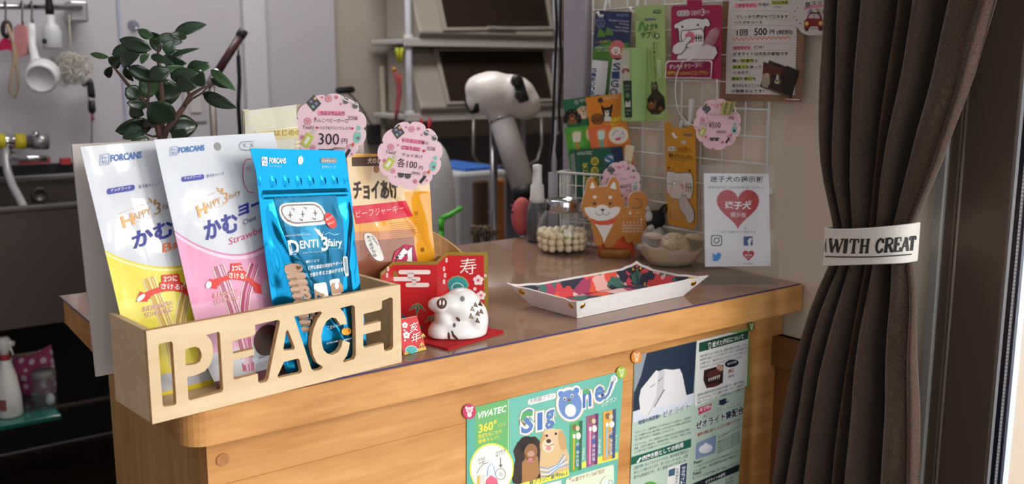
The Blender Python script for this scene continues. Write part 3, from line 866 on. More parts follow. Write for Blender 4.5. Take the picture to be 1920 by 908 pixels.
# scalloped price tags
SUNG = '#6d6a6c'
def tag_art(A, cx, cy, s, rot, lines):
    c, q = math.cos(rot), math.sin(rot)
    T = lambda x, y: (cx + (x * c - y * q) * s, cy + (x * q + y * c) * s)
    L = lambda pts, *a: A.poly([T(*p) for p in pts], *a)
    def dot(x, y, r, col='#d97f93'): p = T(x, y); A.ell(p[0], p[1], r * s, r * s, col, 1, n=12)
    for x, y, r in ((-6, -92, 11), (-70, -20, 12), (-52, 62, 9), (62, 58, 9)):
        p = T(x, y); A.ell(p[0], p[1], r * s, r * s, '#d98a9c', 1); A.ring(p[0], p[1], r * .6 * s, r * .6 * s, 2 * s, '#f2c3cc', 2)
    for x, y, r in ((-26, -96, 4), (18, -97, 6), (32, -76, 4), (-46, -30, 4), (82, -32, 4), (-86, 30, 7), (88, 30, 6), (30, 88, 8), (-40, 82, 3), (70, 80, 4)): dot(x, y, r)
    L([(-76, -78), (-52, -104), (-28, -76), (-52, -50)], '#56524f', 1)
    for x, y, h in ((-60, -82, '#8d86b4'), (-48, -92, '#dcb07c'), (-44, -76, '#8d86b4'), (-54, -66, '#7fb3a8')): p = T(x, y); A.ell(p[0], p[1], 5 * s, 5 * s, h, 2, n=10)
    for x, y in ((48, -86), (78, -72)): p = T(x, y); A.ell(p[0], p[1], 11 * s, 12 * s, '#e6dcdc', 1, n=14); A.ell(p[0], p[1], 9 * s, 10 * s, SUNG, 2, n=14)
    A.line([T(40, -92), T(60, -84), T(88, -74)], 4 * s, '#e2d7d4', 3)
    L([(-92, 50), (-72, 14), (-48, 26), (-68, 66)], '#c6cf5e', 1); L([(-82, 48), (-70, 26), (-60, 32), (-72, 54)], '#f0ecd8', 2); L([(-62, 14), (-54, 2), (-42, 8), (-50, 20)], '#cfcabd', 1)
    p = T(86, 26); A.ell(p[0], p[1], 12 * s, 19 * s, '#8cc9c0', 1, math.degrees(rot) + 8); p = T(90, -2); A.ell(p[0], p[1], 7 * s, 8 * s, '#8cc9c0', 1)
    p = T(88, 8); A.ell(p[0], p[1], 6 * s, 3 * s, '#e8d9c8', 2)
    for x in (-22, 2): p = T(x, 74); A.ell(p[0], p[1], 11 * s, 9 * s, '#5c585a', 1, n=14)
    A.line([T(-34, 68), T(-10, 68), T(14, 66)], 4 * s, '#4a4648', 2)
    L([(44, 88), (60, 62), (68, 68), (52, 94)], '#3b3738', 2); L([(60, 62), (66, 52), (74, 58), (68, 68)], '#d9cfcb', 2); L([(66, 52), (74, 42), (79, 48), (74, 58)], '#d9684a', 2)
    for x, y, w, h, t, col, z in (lines + [(-86, 4, 36, 12, 'Yeah!', '#4a4244', 2), (56, -26, 30, 14, 'XOXO', '#4a4244', 2)]):
        if t is None: L([(x, y), (x + w, y), (x + w, y - h), (x, y - h)], col, 1); continue
        p0, p1, p2 = T(x, y), T(x + w, y), T(x, y - h)
        A.text(t, p0, p1, h, col, z, up=(p2[0] - p0[0], p2[1] - p0[1]))
def scallop(cx, cy, rx, ry, rot=0, n=11):
    pts = []
    for i in range(n):
        for j in range(9):
            w = 2 * PI * (i + j / 9) / n
            r = .90 + .105 * math.sqrt(max(0, 1 - (2 * j / 9 - 1) ** 2))
            x, y = rx * r * math.cos(w), ry * r * math.sin(w)
            pts.append((cx + x * math.cos(rot) - y * math.sin(rot), cy + x * math.sin(rot) + y * math.cos(rot)))
    return pts
PINKT = mat('#f4d2db', .6, var=.02)
def price_tag(M, k, cx, cy, rx, ry, rot, lines, label, s=None, thick=.0025):
    b = B()
    pts = [k(*p) for p in scallop(cx, cy, rx, ry, rot)]
    fr = lambda x, y, c: M(x, y, c)
    b.prism([pts], fr, 0, -thick, PINKT, mat('#f1dde0', .6))
    A = Art(b, M, k, .0001)
    tag_art(A, cx, cy, s or rx / 112, rot, lines)
    return tag(obj('price_tag', b), label, 'price tag', 'pink scalloped price tags')
g5 = K(540, 160, 4.54)
INKB = '#2c2628'
price_tag(planeM(hy(618, 240, .868), RT.cross(V((0, 0, 1)))), g5, 357, 365, 312, 296, 0.02,
  [(-38, -40, 84, 14, None, '#f58fb0', 1), (-30, -40, 74, 13, 'カルシウム入り', INKB, 3), (-50, -18, 106, 13, 'わんこベビーボーロ', INKB, 3), (-44, 4, 9, 8, '♥', '#d23a5a', 3), (-32, 4, 96, 11, 'ミルク&カルシウム入り', INKB, 3), (66, 4, 9, 8, '♥', '#d23a5a', 3), (-34, 52, 64, 36, '300', INKB, 3), (38, 48, 18, 16, '円', INKB, 3), (10, 70, 40, 12, '(税別)', INKB, 3)],
  'pink scalloped tag reading 300 yen, behind the blue foil bag', s=2.72)
price_tag(planeM(hy(767, 290, .862), RT.cross(V((0, 0, 1)))), g5, 1038, 596, 276, 290, .13,
  [(-34, -44, 80, 14, None, '#f58fb0', 1), (-32, -44, 92, 13, 'トリミング後の', INKB, 3), (-34, -18, 68, 14, None, '#f58fb0', 1), (-30, -18, 62, 13, 'ごほうびに', INKB, 3), (42, -16, 11, 10, '♥', '#d23a5a', 3), (-28, 6, 74, 12, 'チョイあげ', INKB, 3), (-40, 46, 70, 32, '各100', INKB, 3), (38, 46, 14, 14, '円', INKB, 3), (14, 66, 32, 12, '(税別)', INKB, 3)],
  'pink scalloped tag reading 100 yen each, in front of the orange jerky bag', s=2.42)

# bentwood tub behind the orange bag
b = B()
cx_, cy_, rr_ = .578, .962, .058
zt1 = .082
for (r, th) in ((rr_, .0025),):
    n = 40; vs = []
    for rad, top in ((rr_, 0), (rr_, 1), (rr_ - th, 1), (rr_ - th, 0)):
        for j in range(n):
            w = 2 * PI * j / n
            x, y = math.cos(w), math.sin(w)
            sl = .5 - .5 * (x * RT.x + y * RT.y)
            h = .034 + .070 * max(sl, 1e-4) ** .55
            vs.append((cx_ + rad * x, cy_ + rad * y, ZT + (h if top else .0005)))
    fs = [(i * n + j, i * n + (j + 1) % n, ((i + 1) % 4) * n + (j + 1) % n, ((i + 1) % 4) * n + j) for i in range(4) for j in range(n)]
    b.add(vs, fs, wood('bentwood', '#b98a58', '#d6ae7c', 'X', 10, .5))
b.lathe([(0, .001), (rr_ - .003, .001), (rr_ - .003, .004), (0, .004)], (cx_, cy_, ZT), mat('#b98f62', .6), n=40)
tag(obj('wooden_tub', b, weld=True), 'round bentwood tub with a slanting rim behind the orange jerky bag', 'tub')

# folding screen
e3 = K(720, 450, 3.946)
zs = .0735
P4 = hz(*e3(768, 95), ZT + zs)
P3 = P4 - RT * ((hp(*e3(470, 98), P4, FH) - P4).length)
P2 = hz(*e3(390, 163), ZT + zs); P1 = hz(*e3(68, 165), ZT + zs); P0 = hz(*e3(-20, 250), ZT + zs)
for q in (P0, P1, P2, P3, P4): q.z = ZT + .0005
scr = thing('folding_screen', (P2 + P3) / 2, 'little red and gold folding paper screen behind the white boar', 'folding screen')
GLD = mat('#a88f3c', .35, .5, var=.08); RED = mat('#c01a22', .45, var=.05)
panels = [(P0, P1), (P1, P2), (P2, P3), (P3, P4)]
for i, (a, c) in enumerate(panels):
    u = (c - a).normalized(); L = (c - a).length; n = u.cross(V((0, 0, 1)))
    fr = frame3(a, u, V((0, 0, 1)))
    b = B()
    b.prism([[(0, 0), (L, 0), (L, zs), (0, zs)]], fr, 0, -.0012, GLD)
    top = zs - .0035
    r0 = 0; r1 = L - (.0045 if i == 3 else 0)
    b.add([fr(r0, 0, .0002), fr(r1, 0, .0002), fr(r1, top, .0002), fr(r0, top, .0002)], [(0, 1, 2, 3)], RED)
    A = Art(b, planeM(a, n), e3, .0002)
    if i == 3:
        A.text('寿', (560, 262), (684, 250), 122, '#ece6e2', 3, .0)
        for q in range(7):
            w = PI * (q + .5) / 7
            A.ell(545 - 62 * math.cos(w), 345 - 58 * math.sin(w), 24, 24, '#c7a55a', 1 + .1 * q); A.ell(545 - 62 * math.cos(w), 345 - 58 * math.sin(w), 19, 19, '#33a1a0', 2 + .1 * q)
        A.ell(545, 350, 66, 55, '#2f9a9a', 3); A.ring(545, 352, 42, 34, 5, '#d8efe8', 4); A.ell(545, 352, 24, 20, '#2a8686', 4)
        for cx, cy, r in ((698, 298, 17), (718, 410, 15), (750, 264, 7), (672, 362, 8)):
            for q in range(5):
                w = 2 * PI * q / 5 - PI / 2
                if r > 10: A.ell(cx + r * 1.35 * math.cos(w), cy + r * 1.35 * math.sin(w), r, r, '#f1dfe0', 2 + .1 * q, n=14)
            A.ell(cx, cy, r * (.9 if r > 10 else 1.6), r * (.9 if r > 10 else 1.6), '#e9b7b9' if r > 10 else '#f1dfe0', 3, n=14); A.ell(cx, cy, r * .45, r * .45, '#c8404a', 4, n=10)
    if i == 1:
        for y, x0, x1 in ((238, 122, 330), (289, 75, 255), (333, 175, 320)): A.rr([(x0 - 15, y - 16), (x1 + 15, y - 16), (x1 + 15, y + 16), (x0 - 15, y + 16)], 16, '#ebe4e0', 2)
        A.rr([(170, 240), (225, 240), (215, 290), (180, 290)], 4, '#ebe4e0', 2); A.rr([(205, 290), (240, 290), (236, 335), (210, 335)], 4, '#ebe4e0', 2)
        A.ell(70, 270, 34, 42, '#8a7a34', 1)
        for bx_, by_, s_ in ((248, 470, 1), (360, 560, .9)):
            for dx, dy in ((-68, 58), (-2, 95), (62, 58)):
                t = (bx_ + dx * s_, by_ + dy * s_); nx, ny = -dy * .16 * s_, dx * .16 * s_
                A.poly([(bx_, by_ - 6), (bx_ + dx * .4 * s_ + nx, by_ + dy * .4 * s_ + ny), t, (bx_ + dx * .4 * s_ - nx, by_ + dy * .4 * s_ - ny)], '#c7a55a', 2)
                nx *= .6; ny *= .6
                A.poly([(bx_, by_), (bx_ + dx * .4 * s_ + nx, by_ + dy * .4 * s_ + ny), (bx_ + dx * .9 * s_, by_ + dy * .9 * s_), (bx_ + dx * .4 * s_ - nx, by_ + dy * .4 * s_ - ny)], '#2b7f7a', 3)
        A.poly([(135, 545), (195, 600), (300, 650), (315, 700), (140, 700)], '#2b7f7a', 2)
    if i in (0, 2):
        for cx, cy in (((458, 150), (440, 215), (447, 262), (440, 310)) if i == 2 else ((25, 215), (18, 262))):
            A.ell(cx, cy, 9, 18, '#f1dfe0', 2); A.ell(cx, cy, 3, 6, '#c8404a', 3)
    obj('screen_panel', b, scr)

# small zodiac card standing in front
SL = hz(*e3(146, 855), ZT); SR = hz(*e3(312, 815), ZT)
u = (SR - SL).normalized(); L = (SR - SL).length
hgt = .0335; lean = .009
nn = V((-u.y, u.x, 0))
vv = (V((0, 0, hgt)) + nn * lean).normalized()
o = SL + V((0, 0, .0004)); fr = frame3(o, u, vv); Lh = math.hypot(hgt, lean)
zc = thing('zodiac_card', SL + u * L / 2 + nn * lean, 'tiny red zodiac card folded like an easel, between the letter box and the boar', 'card')
b = B(); fr0 = fr
b.prism([[(0, 0), (L, 0), (L * .86, Lh), (L * -.02, Lh)]], fr, 0, -.0006, RED, mat('#efe9dc', .6))
M = planeM(o, u.cross(vv)); A = Art(b, M, e3, .0002)
A.poly([(150, 852), (312, 812), (306, 790), (150, 832)], GLD, 1)
A.text('亥', (184, 696), (248, 670), 72, '#f0e4e0', 4); A.text('年', (196, 772), (266, 742), 72, '#f0e4e0', 4)
for cx, cy, r in ((152, 632, 11), (163, 705, 13), (148, 670, 4), (152, 745, 4)):
    for q in range(5):
        w = 2 * PI * q / 5 - PI / 2
        A.ell(cx + r * 1.2 * math.cos(w), cy + r * 1.2 * math.sin(w), r * .9, r * .95, '#f1dfe0', 2 + .1 * q, n=12)
    A.ell(cx, cy, r * .5, r * .5, '#c8404a', 3, n=10)
for q in range(6):
    w = PI * (q + .5) / 6
    A.ell(200 - 34 * math.cos(w), 822 - 26 * math.sin(w), 15, 15, '#d9efe8', 2 + .1 * q, n=12); A.ell(200 - 34 * math.cos(w), 822 - 26 * math.sin(w), 11, 11, '#33a1a0', 3 + .1 * q, n=12)
A.ell(200, 825, 26, 18, '#33a1a0', 4)
for bx_, by_ in ((285, 690), (276, 755)):
    for dx, dy in ((-20, 40), (0, 48), (18, 34)): A.poly([(bx_, by_), (bx_ + dx * .5 - 6, by_ + dy * .5), (bx_ + dx, by_ + dy), (bx_ + dx * .5 + 6, by_ + dy * .5)], '#b6a550', 2 + abs(dx) * .01)
obj('card_front', b, zc)
b = B(); ov = SL + V((0, 0, .0004)) + nn * lean * 2.05
fr2 = frame3(ov, u, (V((0, 0, hgt)) - nn * lean).normalized())
b.prism([[(0, 0), (L, 0), (L * .86, Lh), (-.02 * L, Lh)]], fr2, 0, -.0005, mat('#d9d2c6', .6))
obj('card_back', b, zc)

# red felt mat
mF = hz(*e3(475, 820), ZT); mR = hz(*e3(886, 690), ZT)
u = (mR - mF).normalized(); L = (mR - mF).length; nn = V((-u.y, u.x, 0))
fr = lambda a, c, h: mF + u * a + nn * c + V((0, 0, h))
b = B(); W_ = .075
nx_ = 14
for i in range(nx_):
    for j in range(nx_):
        def q(i, j, h): return fr(L * i / nx_, W_ * j / nx_, h + .0010 * (math.sin(i * .7 + j * .5) * .3 + .3) + (.0016 * (i / nx_) ** 4 * (1 - j / nx_)))
        b.add([q(i, j, .0012), q(i + 1, j, .0012), q(i + 1, j + 1, .0012), q(i, j + 1, .0012)], [(0, 1, 2, 3)], mat('#b3121f', .95, var=.15, scale=300, bump=.6, bscale=900), True)
b.prism([[(0, 0), (L, 0), (L, W_), (0, W_)]], lambda a, c, h: fr(a, c, h + (.0010 if h > .0005 else 0)), .0002, .0011, mat('#b3121f', .95, var=.15, scale=300))
tag(obj('felt_mat', b), 'bright red felt square under the white boar figurine', 'mat')

# white boar figurine
Ctr = hz(*e3(500, 768), ZT) + FH * .024 + V((0, 0, .0028))
def skin_blob(name, balls, m, parent=None, vox=.0012, sm=10, floor=None):
    """union of ellipsoids fused and smoothed into one surface"""
    b = B()
    for c, r, R in balls: b.ball(c, r, m, 24, R)
    if floor is not None: b.v = [(x, y, max(z, floor + .02 * (min(0, z - floor)) )) for x, y, z in b.v]
    o = obj(name, b, parent)
    md = o.modifiers.new('fuse', 'REMESH'); md.mode = 'VOXEL'; md.voxel_size = vox; md.use_smooth_shade = True
    md = o.modifiers.new('smooth', 'SMOOTH'); md.iterations = sm; md.factor = .5
    return o
BS = (Ctr - CAM).dot(FW) / F / 3.946
Rb = Matrix((RT, FH, V((0, 0, 1)))).transposed()
BOAR = mat('#e9e5e4', .32, var=.015, coat=.3)
def W(x, y, off=0): return hp(*e3(x, y), Ctr, FH) - FH * off
balls = [(W(455, 555, .003), (84 * BS, .017, 84 * BS), Rb), (W(548, 670), (218 * BS, .024, 128 * BS), Rb), (W(572, 500), (150 * BS, .0195, 150 * BS), Rb), (W(500, 465, .006), (110 * BS, .015, 80 * BS), Rb),
         (W(402, 462, .010), (76 * BS, .0095, 58 * BS), Rb), (W(424, 466, .0155), (56 * BS, .0070, 54 * BS), Matrix.Rotation(-.3, 3, 'Z') @ Rb), (W(432, 672, .006), (108 * BS, .018, 92 * BS), Rb), (W(690, 590), (84 * BS, .018, 140 * BS), Rb), (W(545, 735, .002), (200 * BS, .0235, 80 * BS), Rb)]
FLOORZ = Ctr.z
boar = skin_blob('boar_figurine', balls, BOAR, None, .0011, 50, FLOORZ)
tag(boar, 'round white ceramic boar figurine with brown snout, sitting on the red felt', 'figurine')
bt = tree_of(boar)
b = B(); A = Art(b, castM([bt]), e3, .00006, .00012)
_e, _p = A.ell, A.poly
A.ell = lambda *a, **k: _e(*a, cut=9, **k)
A.poly = lambda pts, c, l=1, cut=0: _p(pts, c, l, cut or 9)
BRN, GRY = '#4a2b1c', '#77777c'
A.ell(428, 470, 38, 42, '#a8866e', 1, 8); A.ell(428, 470, 36, 40, BRN, 2, 8)
for x in (414, 440): A.ell(x, 466, 9, 20, '#a8866e', 3, 6); A.ell(x + 2, 467, 6, 17, '#efe9e4', 4, 6)
A.ell(580, 437, 19, 24, '#f4f2f0', 1); A.ell(580, 437, 17, 21, GRY, 2)
for x, y, h in ((655, 510, '#a98d76'), (678, 480, '#7d5a44'), (712, 473, BRN), (645, 565, '#a98d76'), (695, 545, '#7d5a44'), (720, 530, '#7d5a44'), (693, 597, '#7d5a44')):
    A.poly([(x - 18, y + 12), (x - 2, y - 24), (x + 18, y + 20)], '#3f2a1e', 1); A.poly([(x - 13, y + 9), (x - 2, y - 15), (x + 12, y + 14)], h, 2)
A.ell(548, 587, 11, 20, '#6b4331', 1, -40); A.ell(520, 632, 11, 17, '#5b5b60', 1)
A.ell(480, 714, 9, 32, BRN, 1, -6)
A.poly([(497, 676), (507, 672), (520, 700), (552, 734), (535, 738), (505, 712)], BRN, 1)
obj('painted_marks', b, boar)

# ------------------------------------------------------------------ leather tray
e4 = K(930, 450, 4.571)
c1_, c2_, c4_ = hz(*e4(695, 675), ZT), hz(*e4(1612, 481), ZT), hz(*e4(298, 563), ZT)
c3_ = c2_ + c4_ - c1_
cs = [c1_, c2_, c3_, c4_]
ctr = (c1_ + c3_) / 2
LEA = mat('#e9e6e6', .5, var=.02, bump=.5, bscale=700, name='white_leather')
def floral():
    m = bpy.data.materials.new('floral_lining'); m.use_nodes = True
    nt = m.node_tree; p = nt.nodes['Principled BSDF']; p.inputs['Roughness'].default_value = .7
    tc = nt.nodes.new('ShaderNodeTexCoord'); nz = nt.nodes.new('ShaderNodeTexNoise'); nz.inputs['Scale'].default_value = 60
    ad = nt.nodes.new('ShaderNodeMixRGB'); ad.blend_type = 'LINEAR_LIGHT'; ad.inputs[0].default_value = .012
    nt.links.new(tc.outputs['Object'], nz.inputs['Vector']); nt.links.new(tc.outputs['Object'], ad.inputs[1]); nt.links.new(nz.outputs['Color'], ad.inputs[2])
    vo = nt.nodes.new('ShaderNodeTexVoronoi'); vo.inputs['Scale'].default_value = 52
    nt.links.new(ad.outputs[0], vo.inputs['Vector'])
    sp = nt.nodes.new('ShaderNodeSeparateColor'); nt.links.new(vo.outputs['Color'], sp.inputs[0])
    cr = nt.nodes.new('ShaderNodeValToRGB'); cr.color_ramp.interpolation = 'CONSTANT'
    cols = ['#d3414a', '#e7b4ae', '#22243a', '#e2553c', '#262840', '#3f6b62', '#e3b32c', '#cf3f58', '#a83a62', '#e7c3bd']
    el = cr.color_ramp.elements
    while len(el) < len(cols): el.new(.5)
    for i, h in enumerate(cols): el[i].position = i / len(cols); el[i].color = lin(h) + (1,)
    nt.links.new(sp.outputs[0], cr.inputs[0]); nt.links.new(cr.outputs[0], p.inputs['Base Color'])
    return m
FLO = floral()
tr = thing('valet_tray', ctr, 'white leather snap tray with a bright floral lining on the counter front', 'tray')
wl = .0225
def cdir(i): return (cs[i] - ctr).normalized()
ears = []
for i in range(4):
    a, c = (cs[i] - cs[i - 1]).normalized(), (cs[i] - cs[(i + 1) % 4]).normalized()
    d = (a + c).normalized()
    ears.append(cs[i] + d * .029 + V((0, 0, .0262)))
def wall_pts(i, ins=0.0, dz=0.0):
    j = (i + 1) % 4
    e = (cs[j] - cs[i]); L = e.length; e.normalize(); out = V((e.y, -e.x, 0))
    o = -out * ins
    w1 = cs[i] + e * .019 + out * .0105 + V((0, 0, wl)); w2 = cs[j] - e * .019 + out * .0105 + V((0, 0, wl))
    lo = V((0, 0, .0012 + dz))
    return cs[i] + lo + o, cs[j] + lo + o, ears[j] + o, w2 + o, w1 + o, ears[i] + o
def wall_strip(i, ins, dz):
    p1, p2, e2, w2, w1, e1 = wall_pts(i, ins, dz)
    bot = [p1 + (p2 - p1) * (k / 16) for k in range(17)]
    topp = [e1, e1 + (w1 - e1) * .35 + V((0, 0, -.0012)), e1 + (w1 - e1) * .72 + V((0, 0, .0002)), w1] + [w1 + (w2 - w1) * k / 9 for k in range(1, 9)] + [w2, w2 + (e2 - w2) * .28 + V((0, 0, .0002)), w2 + (e2 - w2) * .65 + V((0, 0, -.0012)), e2]
    return bot, topp
b = B(); bl = B()
for i in range(4):
    bo, to = wall_strip(i, 0, 0)
    N = len(to); bo = bo[:N] if len(bo) >= N else bo
    p1, p2 = bo[0], bo[-1]
    xs = [0] + [0.02, .04, .08] + [.08 + .84 * k / 9 for k in range(1, 9)] + [.92, .96, .98, 1]
    xs = xs[:N]; bo = [p1 + (cs[(i + 1) % 4] + V((0, 0, .0012)) - p1) * x for x in xs]
    p = [q for q in bo]
    j = (i + 1) % 4
    e = (cs[j] - cs[i]).normalized(); out = V((e.y, -e.x, 0)); up_in = (V((0, 0, .35)) - out).normalized()
    # outside leather skin, rolled lip, inside lining
    lip = [q - out * .0022 + V((0, 0, .0004)) for q in to]
    inb = [q - out * .0016 + V((0, 0, .0012)) for q in bo]
    b.add(p + to, [(k, k + 1, N + k + 1, N + k) for k in range(N - 1)], LEA, True)
    b.add(to + lip, [(k, k + 1, N + k + 1, N + k) for k in range(N - 1)], LEA, True)
    rim = [l_ + (q - l_) * .10 for l_, q in zip(lip, inb)]
    b.add(lip + rim, [(k, k + 1, N + k + 1, N + k) for k in range(N - 1)], LEA, True)
    bl.add(rim + inb, [(k, k + 1, N + k + 1, N + k) for k in range(N - 1)], FLO, True)
    # stitching just inside the lip
    for k in range(60):
        f = .1 + .8 * k / 60
        q = to[3] + (to[-4] - to[3]) * f - out * .0032 + V((0, 0, -.0004))
        b.tube([q, q + e * .0011], .00025, mat('#d9d5d2', .6), 5)
b.prism([[(q.x, q.y) for q in cs]], lambda x, y, c: V((x, y, ZT + c)), .0004, .0016, LEA)
bl.prism([[(q.x, q.y) for q in [ctr + (q - ctr) * .985 for q in cs]]], lambda x, y, c: V((x, y, ZT + c)), .0018, .0026, FLO)
lsh = obj('leather_shell', b, tr)
obj('floral_lining', bl, tr)
BRASS = mat('#c99a2e', .18, 1, var=.05, name='brass')
for i in range(4):
    j = (i + 1) % 4
    for cc, oth in ((i, j), (j, i)):
        e = (cs[j] - cs[i]).normalized(); out = V((e.y, -e.x, 0))
        k = ears[cc]; p1 = cs[cc]; w = (cs[cc] + (cs[oth] - cs[cc]).normalized() * .019 + out * .0105 + V((0, 0, wl)))
        cen = (k * .42 + p1 * .28 + w * .30)
        n = (k - p1).cross(w - p1).normalized()
        if n.dot(out) < 0: n = -n
        R = n.to_track_quat('Z', 'Y').to_matrix()
        b = B(); b.lathe([(.0040, 0), (.0040, .0006), (.0032, .0014), (.0017, .0018), (0, .0019)], cen - n * .0001, BRASS, 16, R)
        b.lathe([(.0030, 0), (.0026, -.0012), (0, -.0014)], cen - n * .0022, BRASS, 12, R)
        obj('snap', b, lsh)

# ------------------------------------------------------------------ round glass jar of white treats
e1 = K(940, 270, 3.633)
jc = hz(*e1(421, 751), ZT)
dep = (jc - CAM).dot(FW)
jr = 180 / 3.633 / F * dep
jc = jc + FH * (jr * .62); jc.z = ZT
dep = (jc - CAM).dot(FW)
jr = 181 / 3.633 / F * dep
pxm = dep / F / 3.633           # metres for one crop pixel at the jar
GLS = clear('jar_glass', (.95, .96, .96), .02, 1.5, 1.7, .02, (.6, .65, .65))
jar = thing('glass_jar', jc, 'round glass jar with chrome lid, half full of small white treat balls', 'jar')
jh = 300 * pxm
b = B()
prof = [(0, .002), (jr * .62, .002), (jr * .80, .004), (jr * .94, jh * .14), (jr, jh * .36), (jr * .97, jh * .56), (jr * .84, jh * .76), (jr * .66, jh * .92), (jr * .58, jh)]
sm = []
for i in range(len(prof) - 1):
    for t in (0, .5): sm.append((prof[i][0] * (1 - t) + prof[i + 1][0] * t, prof[i][1] * (1 - t) + prof[i + 1][1] * t))
sm.append(prof[-1])
b.lathe(sm, jc, GLS, 40)
obj('jar_body', b, jar)
LIDC = jc + V((0, 0, jh))
CHR = mat('#c9c8cc', .12, 1, var=.03, name='chrome')
b = B(); lr = 116 * pxm
b.lathe([(lr * .95, -.006), (lr, -.003), (lr, .010), (lr * .97, .0125), (lr * .82, .0132), (lr * .78, .011), (0, .011)], LIDC, CHR, 40)
obj('jar_lid', b, jar)
bt_ = mat('#f6e6c2', .55, var=.06, scale=120, name='treat_white')
rb = .0057
spots = []
random.seed(3)
z = rb + .0035
layer = 0
def rad_at(h):
    for i in range(len(prof) - 1):
        if prof[i][1] <= h <= prof[i + 1][1] and prof[i + 1][1] > prof[i][1]:
            t = (h - prof[i][1]) / (prof[i + 1][1] - prof[i][1]); return prof[i][0] * (1 - t) + prof[i + 1][0] * t
    return prof[-1][0]
while z < jh * .50:
    R_ = rad_at(z) - rb * 1.12
    off = (layer % 2)
    rr = R_
    while rr > rb * .2:
        n = max(1, int(2 * PI * rr / (2.08 * rb)))
        for k in range(n):
            w = 2 * PI * (k + .5 * off) / n + layer * .4
            spots.append(jc + V((rr * math.cos(w), rr * math.sin(w), z + random.uniform(-.0012, .0012))))
        rr -= 2.06 * rb
    z += rb * 1.74; layer += 1
b = B(); b.ball((0, 0, 0), rb * .985, bt_, 14)
mesh0 = obj('treat_ball', b)
for i, q in enumerate(spots):
    o = mesh0 if i == 0 else mesh0.copy()
    if i: COL.objects.link(o)
    o.location = q - V((0, 0, rb * .985))
    tag(o, 'small round creamy white treat ball inside the glass jar', 'treat ball', 'treat balls in the glass jar')

# grey pump bottle
pb = hz(*e1(240, 672), ZT); pb = pb + FH * .012; pb.z = ZT
dep = (pb - CAM).dot(FW); pm = dep / F / 3.633
pb = hy(*e1(243, 600), pb.y); pb.z = ZT
bot = thing('pump_bottle', pb, 'grey pump bottle with white nozzle cap, standing left of the glass jar', 'bottle')
hB = (680 - 405) * pm; rB = 72 * pm
b = B(); b.lathe([(rB * .90, .0005), (rB, .003), (rB, hB * .55), (rB * .93, hB * .8), (rB * .72, hB * .95), (rB * .5, hB)], pb, mat('#55585c', .3, var=.04, trans=.0, coat=.5), 32)
obj('bottle_body', b, bot)
b = B(); WPL = mat('#e0dddb', .4, var=.02)
b.lathe([(rB * .72, hB - .002), (rB * .74, hB + .004), (rB * .66, hB + 30 * pm), (rB * .62, hB + 110 * pm), (rB * .46, hB + 118 * pm), (rB * .42, hB + 210 * pm), (rB * .46, hB + 214 * pm), (rB * .44, hB + 245 * pm), (rB * .2, hB + 250 * pm)], pb, WPL, 28)
obj('pump_cap', b, bot)
b = B(); n_ = 12
def lab(i, h): w = math.atan2(-FH.y, -FH.x) + .05 + (i / n_) * 1.15; return pb + V((rB * 1.012 * math.cos(w), rB * 1.012 * math.sin(w), h))
LB = mat('#b9b4a9', .5)
b.add([lab(i, .008) for i in range(n_ + 1)] + [lab(i, hB * .80) for i in range(n_ + 1)], [(i, i + 1, n_ + 2 + i, n_ + 1 + i) for i in range(n_)], mat('#66686a', .4), True)
for r in range(13):
    h = .012 + r * (hB * .80 - .016) / 13
    b.add([pb + (lab(i, h) - pb) * 1.0 + (lab(i, h) - pb).normalized() * .0003 for i in (1, 4, 7, 11)] + [pb + (lab(i, h + .0013) - pb) + (lab(i, h) - pb).normalized() * .0003 for i in (1, 4, 7, 11)], [(0, 1, 5, 4), (1, 2, 6, 5), (2, 3, 7, 6)], LB)
obj('label', b, bot)

# pink round toy
pk = hz(*e1(132, 640), ZT); pk = pk + FH * .02; pk.z = ZT
dep = (pk - CAM).dot(FW); pm2 = dep / F / 3.633
pk = hy(*e1(140, 560), pk.y); pk.z = ZT
b = B(); rz_ = 131 * pm2; rx_ = 74 * pm2
PKM = mat('#cf6466', .8, var=.05, scale=200, bump=.2, bscale=600)
b.ball(pk + V((0, 0, rz_ + .0005)), (rx_, rx_, rz_), PKM, 28)
toy = obj('round_toy', b); tag(toy, 'smooth pink egg-shaped toy with a small dark eye, beside the grey pump bottle', 'toy')
b = B()
q = pk - RT * rx_ * .80 - FH * rx_ * .25 + V((0, 0, rz_ * 1.52))
b.tube([q, q - RT * .004 + V((0, 0, .004))], [.0016, .0005], PKM, 8)
b.ball(pk - RT * rx_ * .86 - FH * rx_ * .42 + V((0, 0, rz_ * 1.28)), .0028, mat('#3a3446', .3), 12)
obj('face', b, toy)
# plain white paper slip by the basket
b = B(); q = V((.978, 1.232, ZT))
fr = frame3(hp(*e1(318, 420), q, FH), RT, V((0, 0, 1)))
o_ = hp(*e1(318, 420), q, FH).z - ZT - .0003
b.prism([[(0, -o_), (70 * pm, -o_), (66 * pm, 228 * pm), (2 * pm, 232 * pm)]], fr, 0, -.0005, mat('#b9b8c4', .6))
tag(obj('paper_slip', b), 'small plain white paper slip between the pump bottle and the wire basket', 'paper')

